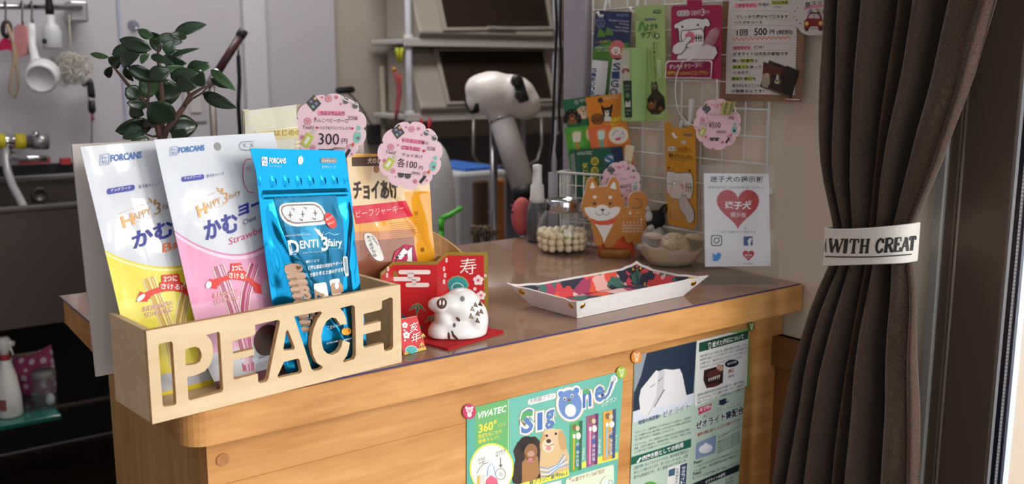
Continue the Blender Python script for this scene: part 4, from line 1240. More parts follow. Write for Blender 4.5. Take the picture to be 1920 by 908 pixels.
# ------------------------------------------------------------------ white wire basket with brush packs
WIRE = mat('#dedbd5', .4, var=.02, name='white_wire')
bk0 = hz(*e1(640, 722), ZT)
def atd(x, y, d, k=e1):
    X, Y = k(x, y); r = ray(X, Y); return CAM + r * d
dF = (bk0 - CAM).dot(FW)
bl0 = atd(392, 185, dF + .045); bz = bl0.z - ZT
bA = V((bl0.x, bl0.y, 0))
bu = V((.35, -.937, 0)).normalized(); bw = V((.937, .35, 0)).normalized()
bWd, bDp = .105, .032
bA = V((.960, 1.183, 0))
basket = thing('wire_basket', bA + bu * bWd / 2 + bw * bDp / 2 + V((0, 0, ZT)), 'white wire basket at the back right of the counter, full of toothbrush packs', 'basket')
def bq(a, c, h): return bA + bu * a + bw * c + V((0, 0, ZT + h))
b = B()
loop = lambda h, g=0: [bq(g, g, h), bq(bWd - g, g, h), bq(bWd - g, bDp - g, h), bq(g, bDp - g, h)]
b.tube(loop(bz, -.001) + [loop(bz, -.001)[0]], .0019, WIRE, 8)
obj('rim', b, basket)
b = B()
for i in range(1, 6): b.tube(loop(bz * i / 6, .001 + .0015 * (6 - i) / 6) + [loop(bz * i / 6, .001 + .0015 * (6 - i) / 6)[0]], .0010, WIRE, 6)
for i in range(8):
    a = .003 + (bWd - .006) * i / 7
    b.tube([bq(a, 0, bz), bq(a, .002, .004), bq(a, .004, .002), bq(a, bDp - .004, .002), bq(a, bDp - .002, .004), bq(a, bDp, bz)], .0011, WIRE, 6)
for i in range(1, 5):
    c = bDp * i / 5
    b.tube([bq(0, c, bz), bq(.002, c, .004), bq(.004, c, .003), bq(bWd - .004, c, .003), bq(bWd - .002, c, .004), bq(bWd, c, bz)], .0011, WIRE, 6)
obj('wire_mesh', b, basket)
b = B()
for a in (bWd * .62, bWd * .95):
    b.tube([bq(a, bDp, bz - .02), bq(a, bDp + .001, bz + .035), bq(a, bDp + .004, bz + .042), bq(a, bDp + .009, bz + .040), bq(a, bDp + .010, bz + .028)], .0019, WIRE, 8)
obj('hook', b, basket)

d3 = K(1040, 0, 2.75)
def dogface(A, x, y, s, c0, c1, c2, l=2):
    """small portrait: head, ears, muzzle, eyes"""
    A.ell(x, y + 10 * s, 26 * s, 30 * s, c1, l); A.ell(x - 24 * s, y + 12 * s, 11 * s, 26 * s, c0, l + .3, 12); A.ell(x + 24 * s, y + 12 * s, 11 * s, 26 * s, c0, l + .3, -12)
    A.ell(x, y, 24 * s, 22 * s, c0, l + .5); A.ell(x, y + 10 * s, 12 * s, 13 * s, c1, l + 1); A.ell(x, y + 5 * s, 5 * s, 4 * s, '#1a1512', l + 1.5)
    A.ell(x - 9 * s, y - 5 * s, 3 * s, 3 * s, '#120e0c', l + 1.5); A.ell(x + 9 * s, y - 5 * s, 3 * s, 3 * s, '#120e0c', l + 1.5); A.ell(x, y + 17 * s, 5 * s, 4 * s, '#c77b78', l + 1.5); A.ell(x - 9 * s, y - 11 * s, 3 * s, 2 * s, c2, l + 1.4); A.ell(x + 9 * s, y - 11 * s, 3 * s, 2 * s, c2, l + 1.4)
def flatpack(name, p0, n, k, loop, col, label, cat, art, thick=.0012, group=None, side=None, rough=.4):
    M = planeM(p0, n); b = B()
    pts = [k(*q) for q in loop]
    b.prism([pts], lambda x, y, c: M(x, y, c), 0, -thick, mat(col, rough, var=.03, coat=.2), side)
    art(Art(b, M, k, .0001))
    return tag(obj(name, b), label, cat, group)
def art(A):
    dogface(A, 92, 590, 1.3, '#1f1712', '#8a5a34', '#a86f3c'); dogface(A, 150, 570, 1.1, '#cdb18a', '#dcc6a2', '#cdb18a')
    A.ell(112, 528, 12, 13, '#8f928e', 1)
    A.text('VIVATEC', (130, 528), (200, 518), 16, '#d8e0d4', 2, shear=.2)
    A.poly([(50, 660), (240, 640), (260, 860), (80, 880)], '#55a33a', 1)
    A.rr([(84, 670), (140, 664), (150, 760), (96, 768)], 10, '#6db352', 2)
    A.rr([(92, 682), (136, 676), (136, 730), (96, 736)], 14, '#e6dcc4', 3); A.line([(118, 735), (124, 800)], 14, '#dd8b33', 3)
    A.ell(186, 690, 26, 40, '#d8d43c', 2); A.ell(188, 690, 21, 34, '#e8e6dc', 3)
nB = -bw
pG = bq(bWd / 2, bDp * .62, 0)
flatpack('toothbrush_pack', pG, nB, d3, [(40, 516), (230, 490), (300, 900), (110, 930)], '#1f6a45', 'dark green toothbrush card with two dog faces, leftmost in the wire basket', 'toothbrush pack', art, group='toothbrush packs in the basket')
def art(A):
    A.ell(236, 518, 14, 14, '#4a3b2c', 1)
    A.text('VIVATEC', (252, 518), (334, 508), 17, '#e9dcae', 2, shear=.2)
    A.ell(222, 614, 36, 30, '#8a5a30', 2); A.ell(204, 618, 12, 22, '#75491f', 3); A.ell(243, 612, 11, 20, '#75491f', 3); A.ell(224, 610, 4, 4, '#2a1a10', 4); A.ell(224, 622, 6, 5, '#2a1a10', 4)
    A.poly([(242, 560), (238, 538), (256, 556), (284, 552), (300, 534), (298, 566), (292, 590), (300, 625), (252, 628), (250, 592)], '#23201f', 2.5); A.ell(271, 585, 12, 16, '#e5ddd2', 3.5); A.ell(271, 578, 4, 3, '#151212', 4.5); A.poly([(258, 600), (288, 600), (296, 624), (256, 626)], '#e5ddd2', 3.4)
    A.ell(259, 570, 3, 3, '#c9a26a', 4); A.ell(284, 568, 3, 3, '#c9a26a', 4)
    A.text('360°', (290, 632), (352, 624), 28, '#efe23a', 3, .03); A.text('角度を気にせず', (290, 650), (358, 642), 12, '#efe23a', 3, .02); A.text('簡単キレイ!', (294, 664), (358, 656), 12, '#efe23a', 3, .02)
    A.poly([(172, 655), (350, 635), (385, 755), (190, 775)], '#e2703a', 1.2)
    A.ell(330, 698, 54, 48, '#efb44a', 2); A.ell(330, 698, 49, 43, '#ebe6dc', 3)
    A.line([(300, 700), (316, 672), (330, 680)], 3, '#55565a', 4); A.line([(352, 672), (352, 690)], 3, '#55565a', 4); A.ring(350, 700, 11, 11, 2, '#55565a', 4); A.rr([(312, 714), (340, 708), (342, 722), (316, 726)], 3, '#d9546a', 4); A.poly([(318, 712), (328, 684), (336, 708)], '#d9e3ea', 4)
    A.rr([(212, 665), (268, 660), (276, 762), (222, 768)], 10, '#e58a55', 2)
    A.rr([(222, 674), (258, 670), (260, 718), (226, 722)], 14, '#cfe4dc', 3); A.line([(240, 720), (246, 768)], 14, '#53b3a8', 3)
pO = bq(bWd / 2, bDp * .46, 0)
flatpack('toothbrush_pack', pO, nB, d3, [(158, 504), (346, 480), (408, 850), (215, 870)], '#e08a1e', 'orange toothbrush card with a chihuahua on it, in the middle of the wire basket', 'toothbrush pack', art, group='toothbrush packs in the basket')
def art(A):
    A.text('VIVATEC', (116, 802), (196, 796), 17, '#cfd8c8', 2, .01, shear=.2)
    A.rr([(82, 800), (100, 788), (110, 905), (92, 905)], 9, '#8f968e', 1); A.vtext('犬用歯ブラシ', (92, 802), (100, 900), 11, '#26352c', 2)
    A.poly([(292, 764), (346, 757), (370, 930), (305, 940)], '#1f3354', 1)
    for z, c, bo in ((2, '#e8ece8', .05), (3, '#2f6d9c', 0)): A.text('S', (258, 848), (306, 842), 52, c, z, .04 + bo); A.text('I', (270, 905), (300, 900), 44, c, z, .04 + bo)
    A.vtext('気になる', (158, 840), (168, 980), 28, '#dcd843', 2, .02)
    for i, ch in enumerate('歯周病'):
        A.ell(208, 832 + i * 50, 20, 22, '#dcc53a', 2); A.text(ch, (194, 846 + i * 50), (222, 846 + i * 50), 28, '#2a5a3a', 3, .01)
pD = bq(bWd / 2, bDp * .24, 0)
flatpack('toothbrush_pack', pD, nB, d3, [(75, 775), (346, 755), (375, 1040), (108, 1040)], '#1c5a41', 'short dark green toothbrush card with yellow round marks, front of the wire basket', 'toothbrush pack', art, group='toothbrush packs in the basket')
# tag and clothespin on the basket front
pT = bq(bWd * .75, -.006, 0)
price_tag(planeM(pT, nB), e1, 812, 268, 134, 150, -.02,
  [(-46, -44, 50, 14, 'シグワン', INKB, 3), (-6, -18, 46, 13, 'ブラシ', INKB, 3), (-4, 32, 66, 26, '40円', INKB, 3), (30, 48, 36, 11, '(税別)', INKB, 3)],
  'pink scalloped tag pegged to the wire basket, partly behind the dog-shaped calendar', s=1.18)
pin = atd(866, 110, (pT - CAM).dot(FW) - .034)
PINW = wood('peg_wood', '#cdbb90', '#e2d4ae', 'Z', 30, .6)
cp = thing('clothespin', pin, 'pale wooden clothespin gripping the pink tag on the wire basket', 'clothespin')
def pegM(x, y): return hp(*e1(x, y), pin, FH)
for pts, off in (([(850, 8), (906, 14), (872, 222), (830, 216)], 0), ([(842, 30), (862, 14), (850, 200), (826, 200)], .006)):
    b = B(); loop_ = [pegM(*q) for q in pts]
    uu = RT; fr = lambda x, y, c: pin + RT * x + V((0, 0, 1)) * y + FH * c
    b.prism([[((q - pin).dot(RT), q.z - pin.z) for q in loop_]], fr, off, off + .0055, PINW); obj('peg_half', b, cp, bevel=.0005)
b = B(); q = pegM(850, 120)
b.tube([q - RT * .003 - FH * .0005, q + RT * .004 - FH * .001, q + RT * .010 - FH * .0005 + V((0, 0, -.001))], .0006, CHR, 6)
b.tube([q + FH * .003 - RT * .006, q - FH * .001 - RT * .004], .0014, CHR, 8)
obj('spring', b, cp)

# ------------------------------------------------------------------ dog-shaped calendar
sB = hz(*e1(770, 778), ZT)
sP = sB + FH * .012
CAL = mat('#c07a28', .5, var=.05, name='calendar_tan'); CALE = mat('#d7e0ea', .4)
cal = thing('desk_calendar', V((sP.x, sP.y, ZT)), 'tan dog-shaped card calendar on a small wooden stand', 'calendar')
Mc = planeM(sP, -FH)
b = B()
body = [(600, 232), (622, 228), (648, 262), (664, 292), (720, 288), (736, 250), (752, 226), (778, 225), (800, 262), (812, 330), (838, 400), (836, 428), (868, 428), (862, 380), (876, 345), (905, 324), (945, 322), (980, 340), (996, 375), (996, 412), (978, 445), (986, 500), (984, 580), (968, 640), (940, 672), (915, 686), (898, 680), (890, 660), (880, 676), (850, 672), (838, 640), (830, 628), (795, 655), (765, 698), (735, 710), (710, 704), (694, 678), (680, 695), (650, 696), (632, 682), (634, 640), (620, 590), (612, 530), (580, 500), (552, 460), (544, 420), (556, 370), (574, 310), (584, 262)]
b.prism([[e1(*q) for q in body]], lambda x, y, c: Mc(x, y, c), 0, -.006, CAL, CALE)
A = Art(b, Mc, e1, .0001)
WH = '#e6e0dc'
A.poly([(605, 302), (612, 268), (622, 258), (640, 296), (618, 306)], WH, 1); A.poly([(738, 298), (762, 258), (774, 262), (784, 304), (778, 310)], WH, 1)
A.ell(636, 362, 14, 11, WH, 1); A.ell(742, 364, 14, 11, WH, 1)
A.ell(635, 407, 11, 11, '#3b2a22', 1); A.ell(742, 407, 11, 11, '#3b2a22', 1)
A.poly([(565, 436), (600, 428), (640, 436), (662, 418), (690, 412), (716, 420), (738, 440), (780, 426), (812, 434), (802, 470), (770, 500), (720, 520), (660, 524), (606, 506), (576, 472)], WH, 1)
A.poly([(672, 444), (690, 440), (706, 445), (690, 462)], '#3b2a22', 2)
A.line([(690, 462), (690, 472), (676, 484), (660, 486), (646, 476), (642, 462)], 4, '#3b2a22', 2); A.line([(690, 472), (704, 484), (720, 484), (734, 474), (738, 462)], 4, '#3b2a22', 2)
A.poly([(610, 512), (650, 526), (700, 530), (750, 518), (788, 500), (778, 530), (730, 552), (670, 552), (622, 536)], '#dc4a26', 2)
A.poly([(634, 542), (670, 554), (730, 553), (762, 545), (740, 590), (718, 630), (700, 675), (690, 640), (660, 580)], WH, 1)
A.line([(905, 376), (925, 374), (946, 384), (958, 404), (952, 426), (930, 437), (905, 436), (890, 432)], 4, '#3b2418', 1)
A.text('6', (868, 482), (886, 482), 28, '#ece4da', 1, .02); A.text('2019', (918, 472), (944, 472), 9, '#ece4da', 1)
cal_rows = [['', '', '', '', '', '1'], ['3', '4', '5', '6', '7', '8'], ['10', '11', '12', '13', '14', '15'], ['17', '18', '19', '20', '21', '22'], ['24', '25', '26', '27', '28', '29']]
for j, ch in enumerate('MTWTFS'): A.text(ch, (826 + j * 24, 497), (834 + j * 24, 497), 7, '#ece4da', 1)
for i, r in enumerate(cal_rows):
    for j, t in enumerate(r):
        if t: A.text(t, (832 + j * 24 - 4.5 * len(t), 521 + i * 20), (832 + j * 24 + 4.5 * len(t), 521 + i * 20), 12, '#ece4da', 1, .015)
obj('dog_card', b, cal)
b = B()
Mb = planeM(sP + FH * .0075, -FH)
b.prism([[e1(*q) for q in [(690, 580), (890, 560), (912, 756), (656, 756)]]], lambda x, y, c: Mb(x, y, c), 0, -.004, mat('#e2531f', .5)); obj('orange_backing', b, cal)
b = B()
dep = (sP - CAM).dot(FW); q0 = hp(*e1(772, 778), sP, FH); q0.z = ZT
rw = 106 / 3.633 * dep / F
b.lathe([(rw, .0005), (rw * 1.0, .010), (rw * .96, .0115), (0, .0115)], q0 - FH * .004, wood('stand_wood', '#8a5520', '#b07a3a', 'X', 20, .5), 32, R=Matrix.Rotation(-math.atan2(RT.y, RT.x) * -1, 3, 'Z'), sy=.42)
obj('wooden_stand', b, cal)

# ------------------------------------------------------------------ clay dish with a dog's head
e2 = K(1160, 240, 3.131)
CLAY = mat('#b9a78f', .75, var=.07, scale=60, bump=.25, bscale=200, name='raw_clay')
dB = hz(*e2(305, 832), ZT) + FH * .034; dB.z = ZT
dep = (dB - CAM).dot(FW); pm3 = dep / F / 3.131
dB = V((hp(*e2(305, 780), dB, FH).x, hp(*e2(305, 780), dB, FH).y, ZT))
dish = thing('clay_dish', dB, 'raw clay dish shaped like a floppy-eared dog, behind the leather tray', 'dish')
b = B(); n = 48; vs = []
R1 = 192 * pm3
prof2 = [(.55, .0008), (.62, .0008), (.86, .012), (1.0, .0245), (1.01, .027), (.98, .0275), (.95, .025), (.82, .013), (.5, .006), (0, .005)]
for r, h in prof2:
    for j in range(n):
        w = 2 * PI * j / n
        wob = 1 + .03 * math.sin(3 * w + 1) + .02 * math.sin(7 * w)
        hh = h * (1 + .16 * math.sin(2 * w + .6) * (h > .01) + .05 * math.sin(9 * w) * (h > .01))
        q = RT * math.cos(w) * R1 * r * wob + FH * math.sin(w) * R1 * .62 * r * wob
        vs.append(dB + V((q.x, q.y, hh)))
b.add(vs, [(i * n + j, i * n + (j + 1) % n, (i + 1) * n + (j + 1) % n, (i + 1) * n + j) for i in range(len(prof2) - 1) for j in range(n)], CLAY, True)
obj('bowl', b, dish)
Rd = Matrix((RT, FH, V((0, 0, 1)))).transposed()
def dd(x, y, off=0): q = hp(*e2(x, y), dB - FH * off, FH); return q
hc = dd(322, 692, .010)
balls = [(hc, (94 * pm3, 70 * pm3, 78 * pm3), Rd), (dd(322, 715, .014), (98 * pm3, 66 * pm3, 52 * pm3), Rd), (dd(312, 690, .026), (50 * pm3, 30 * pm3, 30 * pm3), Rd)]
hd = skin_blob('head', balls, CLAY, dish, .0018, 6)
for (x0, y0, x1, y1) in ((250, 640, 165, 634), (400, 640, 500, 650)):
    b = B(); p0, p1 = dd(x0, y0, .006), dd(x1, y1, .004)
    mid = (p0 + p1) / 2; d = (p1 - p0); L = d.length / 2 + .004; d.normalize()
    b.ball(mid, (L, .011, 24 * pm3), CLAY, 18, Matrix((d, FH, d.cross(FH))).transposed()); obj('ear', b, dish)
b = B(); A = Art(b, castM([tree_of(hd)]), e2, .0001, .0001)
CL2 = '#8d7c66'
for cx, cy in ((285, 640), (355, 640)): A.ring(cx, cy, 18, 12, 4, CL2, 1)
A.ell(320, 672, 22, 14, mat('#c2b19a', .75), 1); A.ring(320, 672, 22, 14, 3, CL2, 2)
A.line([(318, 686), (318, 696), (300, 710), (272, 708), (254, 690), (250, 682)], 5, CL2, 1); A.line([(318, 696), (340, 712), (368, 708), (384, 690), (388, 680)], 5, CL2, 1)
for x, y in ((290, 690), (300, 694), (346, 690), (336, 696)): A.ell(x, y, 2, 2, CL2, 1, n=8)
obj('face_lines', b, dish)

# black and white dog figurine behind the dish
fB = dB + FH * .075 - RT * .020; fB.z = ZT
dep = (fB - CAM).dot(FW); pm4 = dep / F / 3.131
def fd(x, y, off=0): return hp(*e2(x, y), fB - FH * off, FH)
BLK = mat('#1b1a1c', .8, var=.2, scale=200); WHT = mat('#c9c4c2', .8, var=.06, scale=100)
fig = thing('dog_figurine', fB, 'black and white bulldog figurine with pointed ears, behind the clay dish', 'figurine')
base_h = fd(210, 640).z - ZT
bodyc = V((fd(190, 640).x, fd(190, 640).y, ZT))
skin_blob('body', [(bodyc + V((0, 0, base_h * .5 + .012)), (.021, .022, base_h * .5 + .012), Rd), (bodyc + V((0, 0, .012)), (.026, .026, .0115), Rd)], WHT, fig, .002, 4)
skin_blob('head', [(fd(215, 540), (60 * pm4, 55 * pm4, 58 * pm4), Rd), (fd(196, 585, .008), (40 * pm4, 36 * pm4, 30 * pm4), Rd)], BLK, fig, .0018, 4)
for pts, m in ((((232, 520), (272, 470), (300, 440)), BLK), (((178, 520), (165, 475), (172, 455)), WHT)):
    b = B(); b.tube([fd(*q) for q in pts], [20 * pm4, 22 * pm4, 5 * pm4] if m is BLK else [18 * pm4, 20 * pm4, 6 * pm4], m, 12); obj('ear', b, fig)
b = B(); q = fd(272, 478, .006); b.ball(q, (12 * pm4, 3 * pm4, 24 * pm4), mat('#6d5a58', .8), 14, Matrix.Rotation(.5, 3, 'Y')); obj('inner_ear', b, [c for c in fig.children if c.name.startswith('ear')][0])
b = B(); b.ball(fd(176, 520, .012), (26 * pm4, 20 * pm4, 34 * pm4), WHT, 16); b.ball(fd(186, 590, .020), (28 * pm4, 16 * pm4, 24 * pm4), WHT, 16)
b.ball(fd(180, 560, .022), .003, mat('#151416', .3), 10); obj('white_patch', b, fig)

# ------------------------------------------------------------------ lost-dog sign in a clear stand
cr = K(1280, 420, 3.364)
sg0 = hz(*cr(130, 383), ZT)
ACR = clear('acrylic', (.95, .95, .95),   .03, 1.45, .3, .01, (.7, .7, .72))
Ms = planeM(sg0, -FH)
sgn = thing('sign_stand', hz(*cr(370, 382), ZT), 'clear acrylic stand holding the lost dog notice with a red heart', 'sign')
b = B()
b.prism([[e2(480, 214), e2(910, 210), K(1280, 420, 3.364)(604, 381), K(1280, 420, 3.364)(130, 382)]], lambda x, y, c: Ms(x, y, c), .0004, .0020, ACR)
f1_, f2_ = hz(*cr(130, 383), ZT), hz(*cr(604, 380), ZT)
b.prism([[(f1_.x, f1_.y), (f2_.x, f2_.y), (1.022, .835), (f1_.x + FH.x * .045, f1_.y + FH.y * .045)]], lambda x, y, c: V((x, y, ZT + c)), .0003, .0020, ACR)
obj('acrylic_holder', b, sgn)
b = B()
Ms2 = planeM(sg0 + FH * .0006, -FH)
b.prism([[e2(500, 266), e2(882, 270), e2(892, 811), e2(508, 815)]], lambda x, y, c: Ms2(x, y, c), 0, -.0005, mat('#e4e2e6', .6, var=.01))
A = Art(b, Ms2, e2, .00008, .00008)
A.text('迷子犬の掲示板', (536, 318), (850, 320), 36, '#262428', 1, .02)
A.text('愛犬家の皆で協力して迷子犬をお家に帰してあげましょう', (528, 356), (862, 358), 15, '#302e32', 1)
A.heart(700, 480, 250, 236, '#b3131c', 1)
A.text('迷子犬', (622, 478), (776, 480), 48, '#ece8ea', 2, .035); A.text('掲示板', (656, 524), (748, 526), 30, '#ece8ea', 2)
for x, y in ((762, 432), (770, 428), (778, 432)): A.ell(x, y, 3, 4, '#ece8ea', 3)
A.ell(770, 441, 6, 5, '#ece8ea', 3)
A.text('®', (736, 597), (750, 597), 14, '#403e42', 1)
A.text('SNSで拡散させて頂きます', (598, 617), (806, 618), 14, '#302e32', 1)
A.rr([(541, 628), (607, 628), (607, 694), (541, 694)], 18, '#232125', 1); A.rr([(547, 634), (601, 634), (601, 688), (547, 688)], 14, '#e4e2e6', 2)
A.ring(574, 661, 15, 15, 6, '#232125', 3); A.ell(592, 643, 4, 4, '#232125', 3)
A.rr([(733, 637), (787, 637), (787, 692), (733, 692)], 5, '#2c4a8c', 1); A.text('f', (756, 692), (784, 692), 46, '#e4e2e6', 2, .05)
A.poly([(545, 772), (560, 768), (546, 755), (556, 754), (544, 742), (556, 744), (546, 732), (572, 746), (578, 734), (592, 732), (600, 740), (606, 738), (600, 748), (598, 764), (584, 780), (564, 784)], '#3d8fd6', 1)
A.heart(762, 752, 68, 64, '#b3131c', 1); A.text('迷子犬', (740, 754), (784, 754), 14, '#ece8ea', 2, .02); A.text('掲示板', (750, 766), (774, 766), 8, '#ece8ea', 2)
A.text('Homepage', (730, 803), (790, 803), 10, '#9c2a30', 1, .01)
obj('notice_sheet', b, sgn)

# ------------------------------------------------------------------ potted plant behind the card
pp = hy(300, 262, .985); pp = V((pp.x, pp.y, ZT))
plant = thing('potted_plant', pp, 'small potted ficus with dark oval leaves behind the white card', 'plant')
b = B(); ph = hy(300, 266, .985).z - ZT
b.lathe([(.032, .0005), (.034, .003), (.043, ph * .9), (.045, ph * .97), (.045, ph), (.040, ph), (.039, ph - .012), (0, ph - .012)], pp, mat('#b9a7a0', .5, var=.05), 32)
obj('pot', b, plant)
b = B(); k1 = K(0, 0, 2)
def pl(x, y, off=0): return hp(x / 2, y / 2, pp + FH * off, FH)
WD = mat('#5a4238', .8, var=.25, scale=150, bump=.4, bscale=300)
br_ = [([(608, 545), (606, 520), (596, 495), (580, 440), (552, 392), (510, 345), (480, 318), (450, 280), (420, 245)], [.0042, .004, .0034, .0027, .0024, .002, .0018, .0015, .001]),
       ([(612, 545), (612, 515), (622, 490), (650, 455), (690, 400), (712, 360), (745, 338), (775, 322)], [.0042, .004, .0034, .003, .0026, .0022, .0015, .001]),
       ([(606, 530), (604, 480), (612, 420), (606, 340), (600, 260), (590, 215), (596, 170)], [.004, .0034, .0028, .0024, .002, .0016, .001]),
       ([(712, 360), (700, 330), (690, 295), (700, 262)], [.0018, .0015, .0013, .001]), ([(690, 400), (722, 370), (760, 348), (800, 300)], [.0015, .0013, .001, .0008]),
       ([(552, 392), (560, 340), (556, 290), (520, 250)], [.0016, .0013, .001, .0008]), ([(600, 510), (570, 512), (540, 500)], [.0014, .001, .0008])]
for pts, rs in br_: b.tube([pl(x, y, .004 * math.sin(i * 1.7)) for i, (x, y) in enumerate(pts)], rs, WD, 8)
obj('trunk', b, plant)
LF = [(mat('#26402a', .35, var=.25, scale=60, coat=.3), 0), (mat('#1c301b', .3, var=.2, scale=60, coat=.3), 1), (mat('#34562e', .4, var=.2, scale=60, coat=.2), 2)]
leaves = [(652, 130, 775, 92, 34, 0), (575, 140, 516, 112, 26, 2), (568, 185, 448, 148, 42, 1), (596, 150, 560, 118, 30, 1), (590, 140, 684, 158, 34, 0), (640, 130, 700, 140, 24, 1),
 (600, 195, 570, 130, 30, 1), (620, 200, 650, 150, 34, 0), (572, 160, 590, 145, 16, 2), (420, 205, 520, 175, 32, 0), (410, 215, 338, 202, 16, 2), (440, 235, 505, 185, 34, 0), (420, 250, 402, 290, 22, 1), (415, 245, 455, 215, 34, 1),
 (455, 240, 525, 205, 40, 1), (530, 240, 556, 195, 20, 2), (470, 250, 500, 305, 26, 1), (480, 250, 590, 300, 40, 1), (505, 250, 560, 280, 30, 0), (610, 230, 690, 190, 30, 1), (640, 215, 748, 182, 14, 0),
 (610, 220, 700, 238, 34, 0), (566, 210, 652, 240, 22, 0), (560, 290, 640, 262, 44, 1), (600, 265, 690, 250, 22, 2), (620, 240, 680, 265, 20, 0), (640, 290, 745, 275, 36, 0), (700, 262, 790, 250, 38, 2), (708, 250, 785, 235, 14, 0),
 (720, 275, 770, 325, 46, 1), (790, 262, 885, 340, 26, 2), (790, 295, 872, 330, 18, 1), (690, 320, 740, 325, 20, 2), (760, 350, 888, 405, 36, 1), (800, 290, 840, 300, 20, 1),
 (590, 345, 522, 300, 62, 2), (575, 340, 680, 345, 70, 1), (470, 330, 525, 365, 44, 1), (475, 385, 550, 400, 30, 1), (490, 395, 540, 432, 46, 1), (560, 385, 655, 450, 78, 1),
 (575, 460, 432, 492, 50, 1), (540, 480, 460, 520, 40, 0), (570, 480, 545, 450, 36, 1), (625, 480, 742, 470, 64, 1), (640, 495, 700, 505, 40, 1), (560, 520, 487, 535, 26, 0), (660, 300, 735, 330, 44, 1), (600, 300, 560, 262, 40, 1), (640, 260, 700, 300, 40, 1)]
random.seed(11)
for (x0, y0, x1, y1, wpx, ci) in leaves:
    o0 = random.uniform(-.035, .035); o1 = o0 + random.uniform(-.018, .018)
    p0, p1 = pl(x0, y0, o0), pl(x1, y1, o1)
    ax = p1 - p0; L = ax.length; ax.normalize()
    sd = ax.cross(FH).normalized(); nr = sd.cross(ax).normalized()
    tw = random.uniform(-.35, .35); sd = (sd * math.cos(tw) + nr * math.sin(tw)); nr = ax.cross(sd)
    wid = wpx / 2 * .68 * ((p0 - CAM).dot(FW) / F) * 1.06
    b = B(); vs = []; N = 9
    for i in range(N + 1):
        t = i / N
        w = wid * (math.sin(PI * min(1, t * 1.0) ** .85)) ** .72 if 0 < t < 1 else wid * .03
        cu = L * .10 * math.sin(PI * t)
        c = p0 + ax * L * t + nr * cu
        for s_ in (-1, -.5, 0, .5, 1): vs.append(c + sd * w * s_ + nr * (abs(s_) * w * .22))
    b.add(vs, [(5 * i + j, 5 * i + j + 1, 5 * i + 6 + j, 5 * i + 5 + j) for i in range(N) for j in range(4)], LF[ci][0], True)
    obj('leaf', b, plant, solid=.0004)

# ------------------------------------------------------------------ wire grid on the right wall and what hangs on it
d4 = K(1230, 0, 3.026)
NX = V((-1, 0, 0))
def Mx(x): return planeM(V((x, 0, 0)), NX)
GX = 1.029
grid = thing('wire_grid', (GX, 1.0, .905), 'white wire grid panel fixed to the right wall above the counter', 'wire grid')
b = B()
ys = [.832 + .0392 * k for k in range(10)]; zs_ = [1.243 - .0358 * k for k in range(-4, 10)]
zlo, zhi = zs_[-1], zs_[0]
for y in ys: b.tube([(GX, y, zlo), (GX, y, zhi)], .0019 if y in (ys[0], ys[-1]) else .0013, WIRE, 6)
for z in zs_: b.tube([(GX - .002, ys[0], z), (GX - .002, ys[-1], z)], .0019 if z in (zlo, zhi) else .0013, WIRE, 6)
obj('wire_mesh', b, grid)
b = B()
for y, z in ((ys[0], zs_[2]), (ys[-1], zs_[2]), (ys[0], zs_[11]), (ys[-1], zs_[11])): b.box((GX + .004, y, z), (.012, .008, .008), WPL)
obj('wall_clip', b, grid)
def jhook(x, y, k, label, s=1):
    p = hx(*k(x, y), GX - .006)
    h = thing('grid_hook', p, label, 'hook')
    b = B(); b.tube([p + V((.003, 0, .022 * s)), p + V((.0, 0, .018 * s)), p + V((-.002, 0, .004)), p + V((-.006, -.001, -.002)), p + V((-.014, -.002, -.0015)), p + V((-.018, -.002, .004))], .0022, WPL, 8); obj('hook_wire', b, h)
    b = B(); b.box(p + V((.004, 0, .020 * s)), (.004, .007, .006), WPL); obj('clip_base', b, h)
jhook(262, 78, d3, 'white hook through the top of the blue and green toothpaste card')
jhook(430, 55, d3, 'white hook through the top of the light green supplement card')
jhook(650, 700, d3, 'white hook through the slot of the orange finger-brush card')
# toothpaste card with its tube
def art(A):
    A.poly([(197, 250), (225, 235), (260, 215), (290, 210), (330, 222), (386, 220), (360, 400), (345, 500), (186, 500)], '#4a7f34', 1)
    for cx, cy in ((240, 168), (282, 160)): A.poly([(cx - 22, cy + 22), (cx - 14, cy - 4), (cx - 12, cy - 22), (cx + 2, cy - 14), (cx + 16, cy - 2), (cx + 22, cy + 22)], '#5a8f40', 1.5)
    A.ring(238, 118, 22, 24, 2, '#a8b2cc', 2)
    for i, t in enumerate(('VIVATEC', 'SIGONE', 'SERIES')): A.text(t, (224, 110 + i * 12), (252, 111 + i * 12), 6, '#a8b2cc', 2)
    A.text('VIVATEC', (320, 84), (384, 87), 14, '#8ea6d4', 2)
    for i, t in enumerate(('Double Toothpaste', 'for Dogs', 'Helps reduce', 'Tartar & Plaque')): A.text(t, (384 - 6 * len(t), 112 + i * 17), (383, 118 + i * 17), 13, '#d4d6de', 2)
    A.text('ムシ歯対策ケア', (210, 225), (290, 215), 12, '#d8d24a', 2); A.text('犬用歯みがき', (206, 255), (290, 248), 14, '#dfe4d0', 2); A.text('つるつる成分', (216, 270), (284, 262), 12, '#dfe4d0', 2)
    A.ell(325, 258, 42, 52, '#d0746e', 2); A.ell(318, 262, 24, 22, '#e8e2dc', 3); A.ell(312, 258, 3, 3, '#2b2522', 4); A.ell(324, 258, 3, 3, '#2b2522', 4); A.ell(318, 270, 8, 4, '#c04a44', 4); A.ell(344, 278, 8, 5, '#d8d24a', 4)
    A.poly([(300, 300), (392, 300), (372, 430), (350, 500), (280, 500)], '#d9d8d2', 2)
    for z, c, bo in ((3, '#e6e4df', .06), (4, '#27447c', .02)): A.vtext('SIGO', (322, 325), (300, 500), 40, c, z, bo)
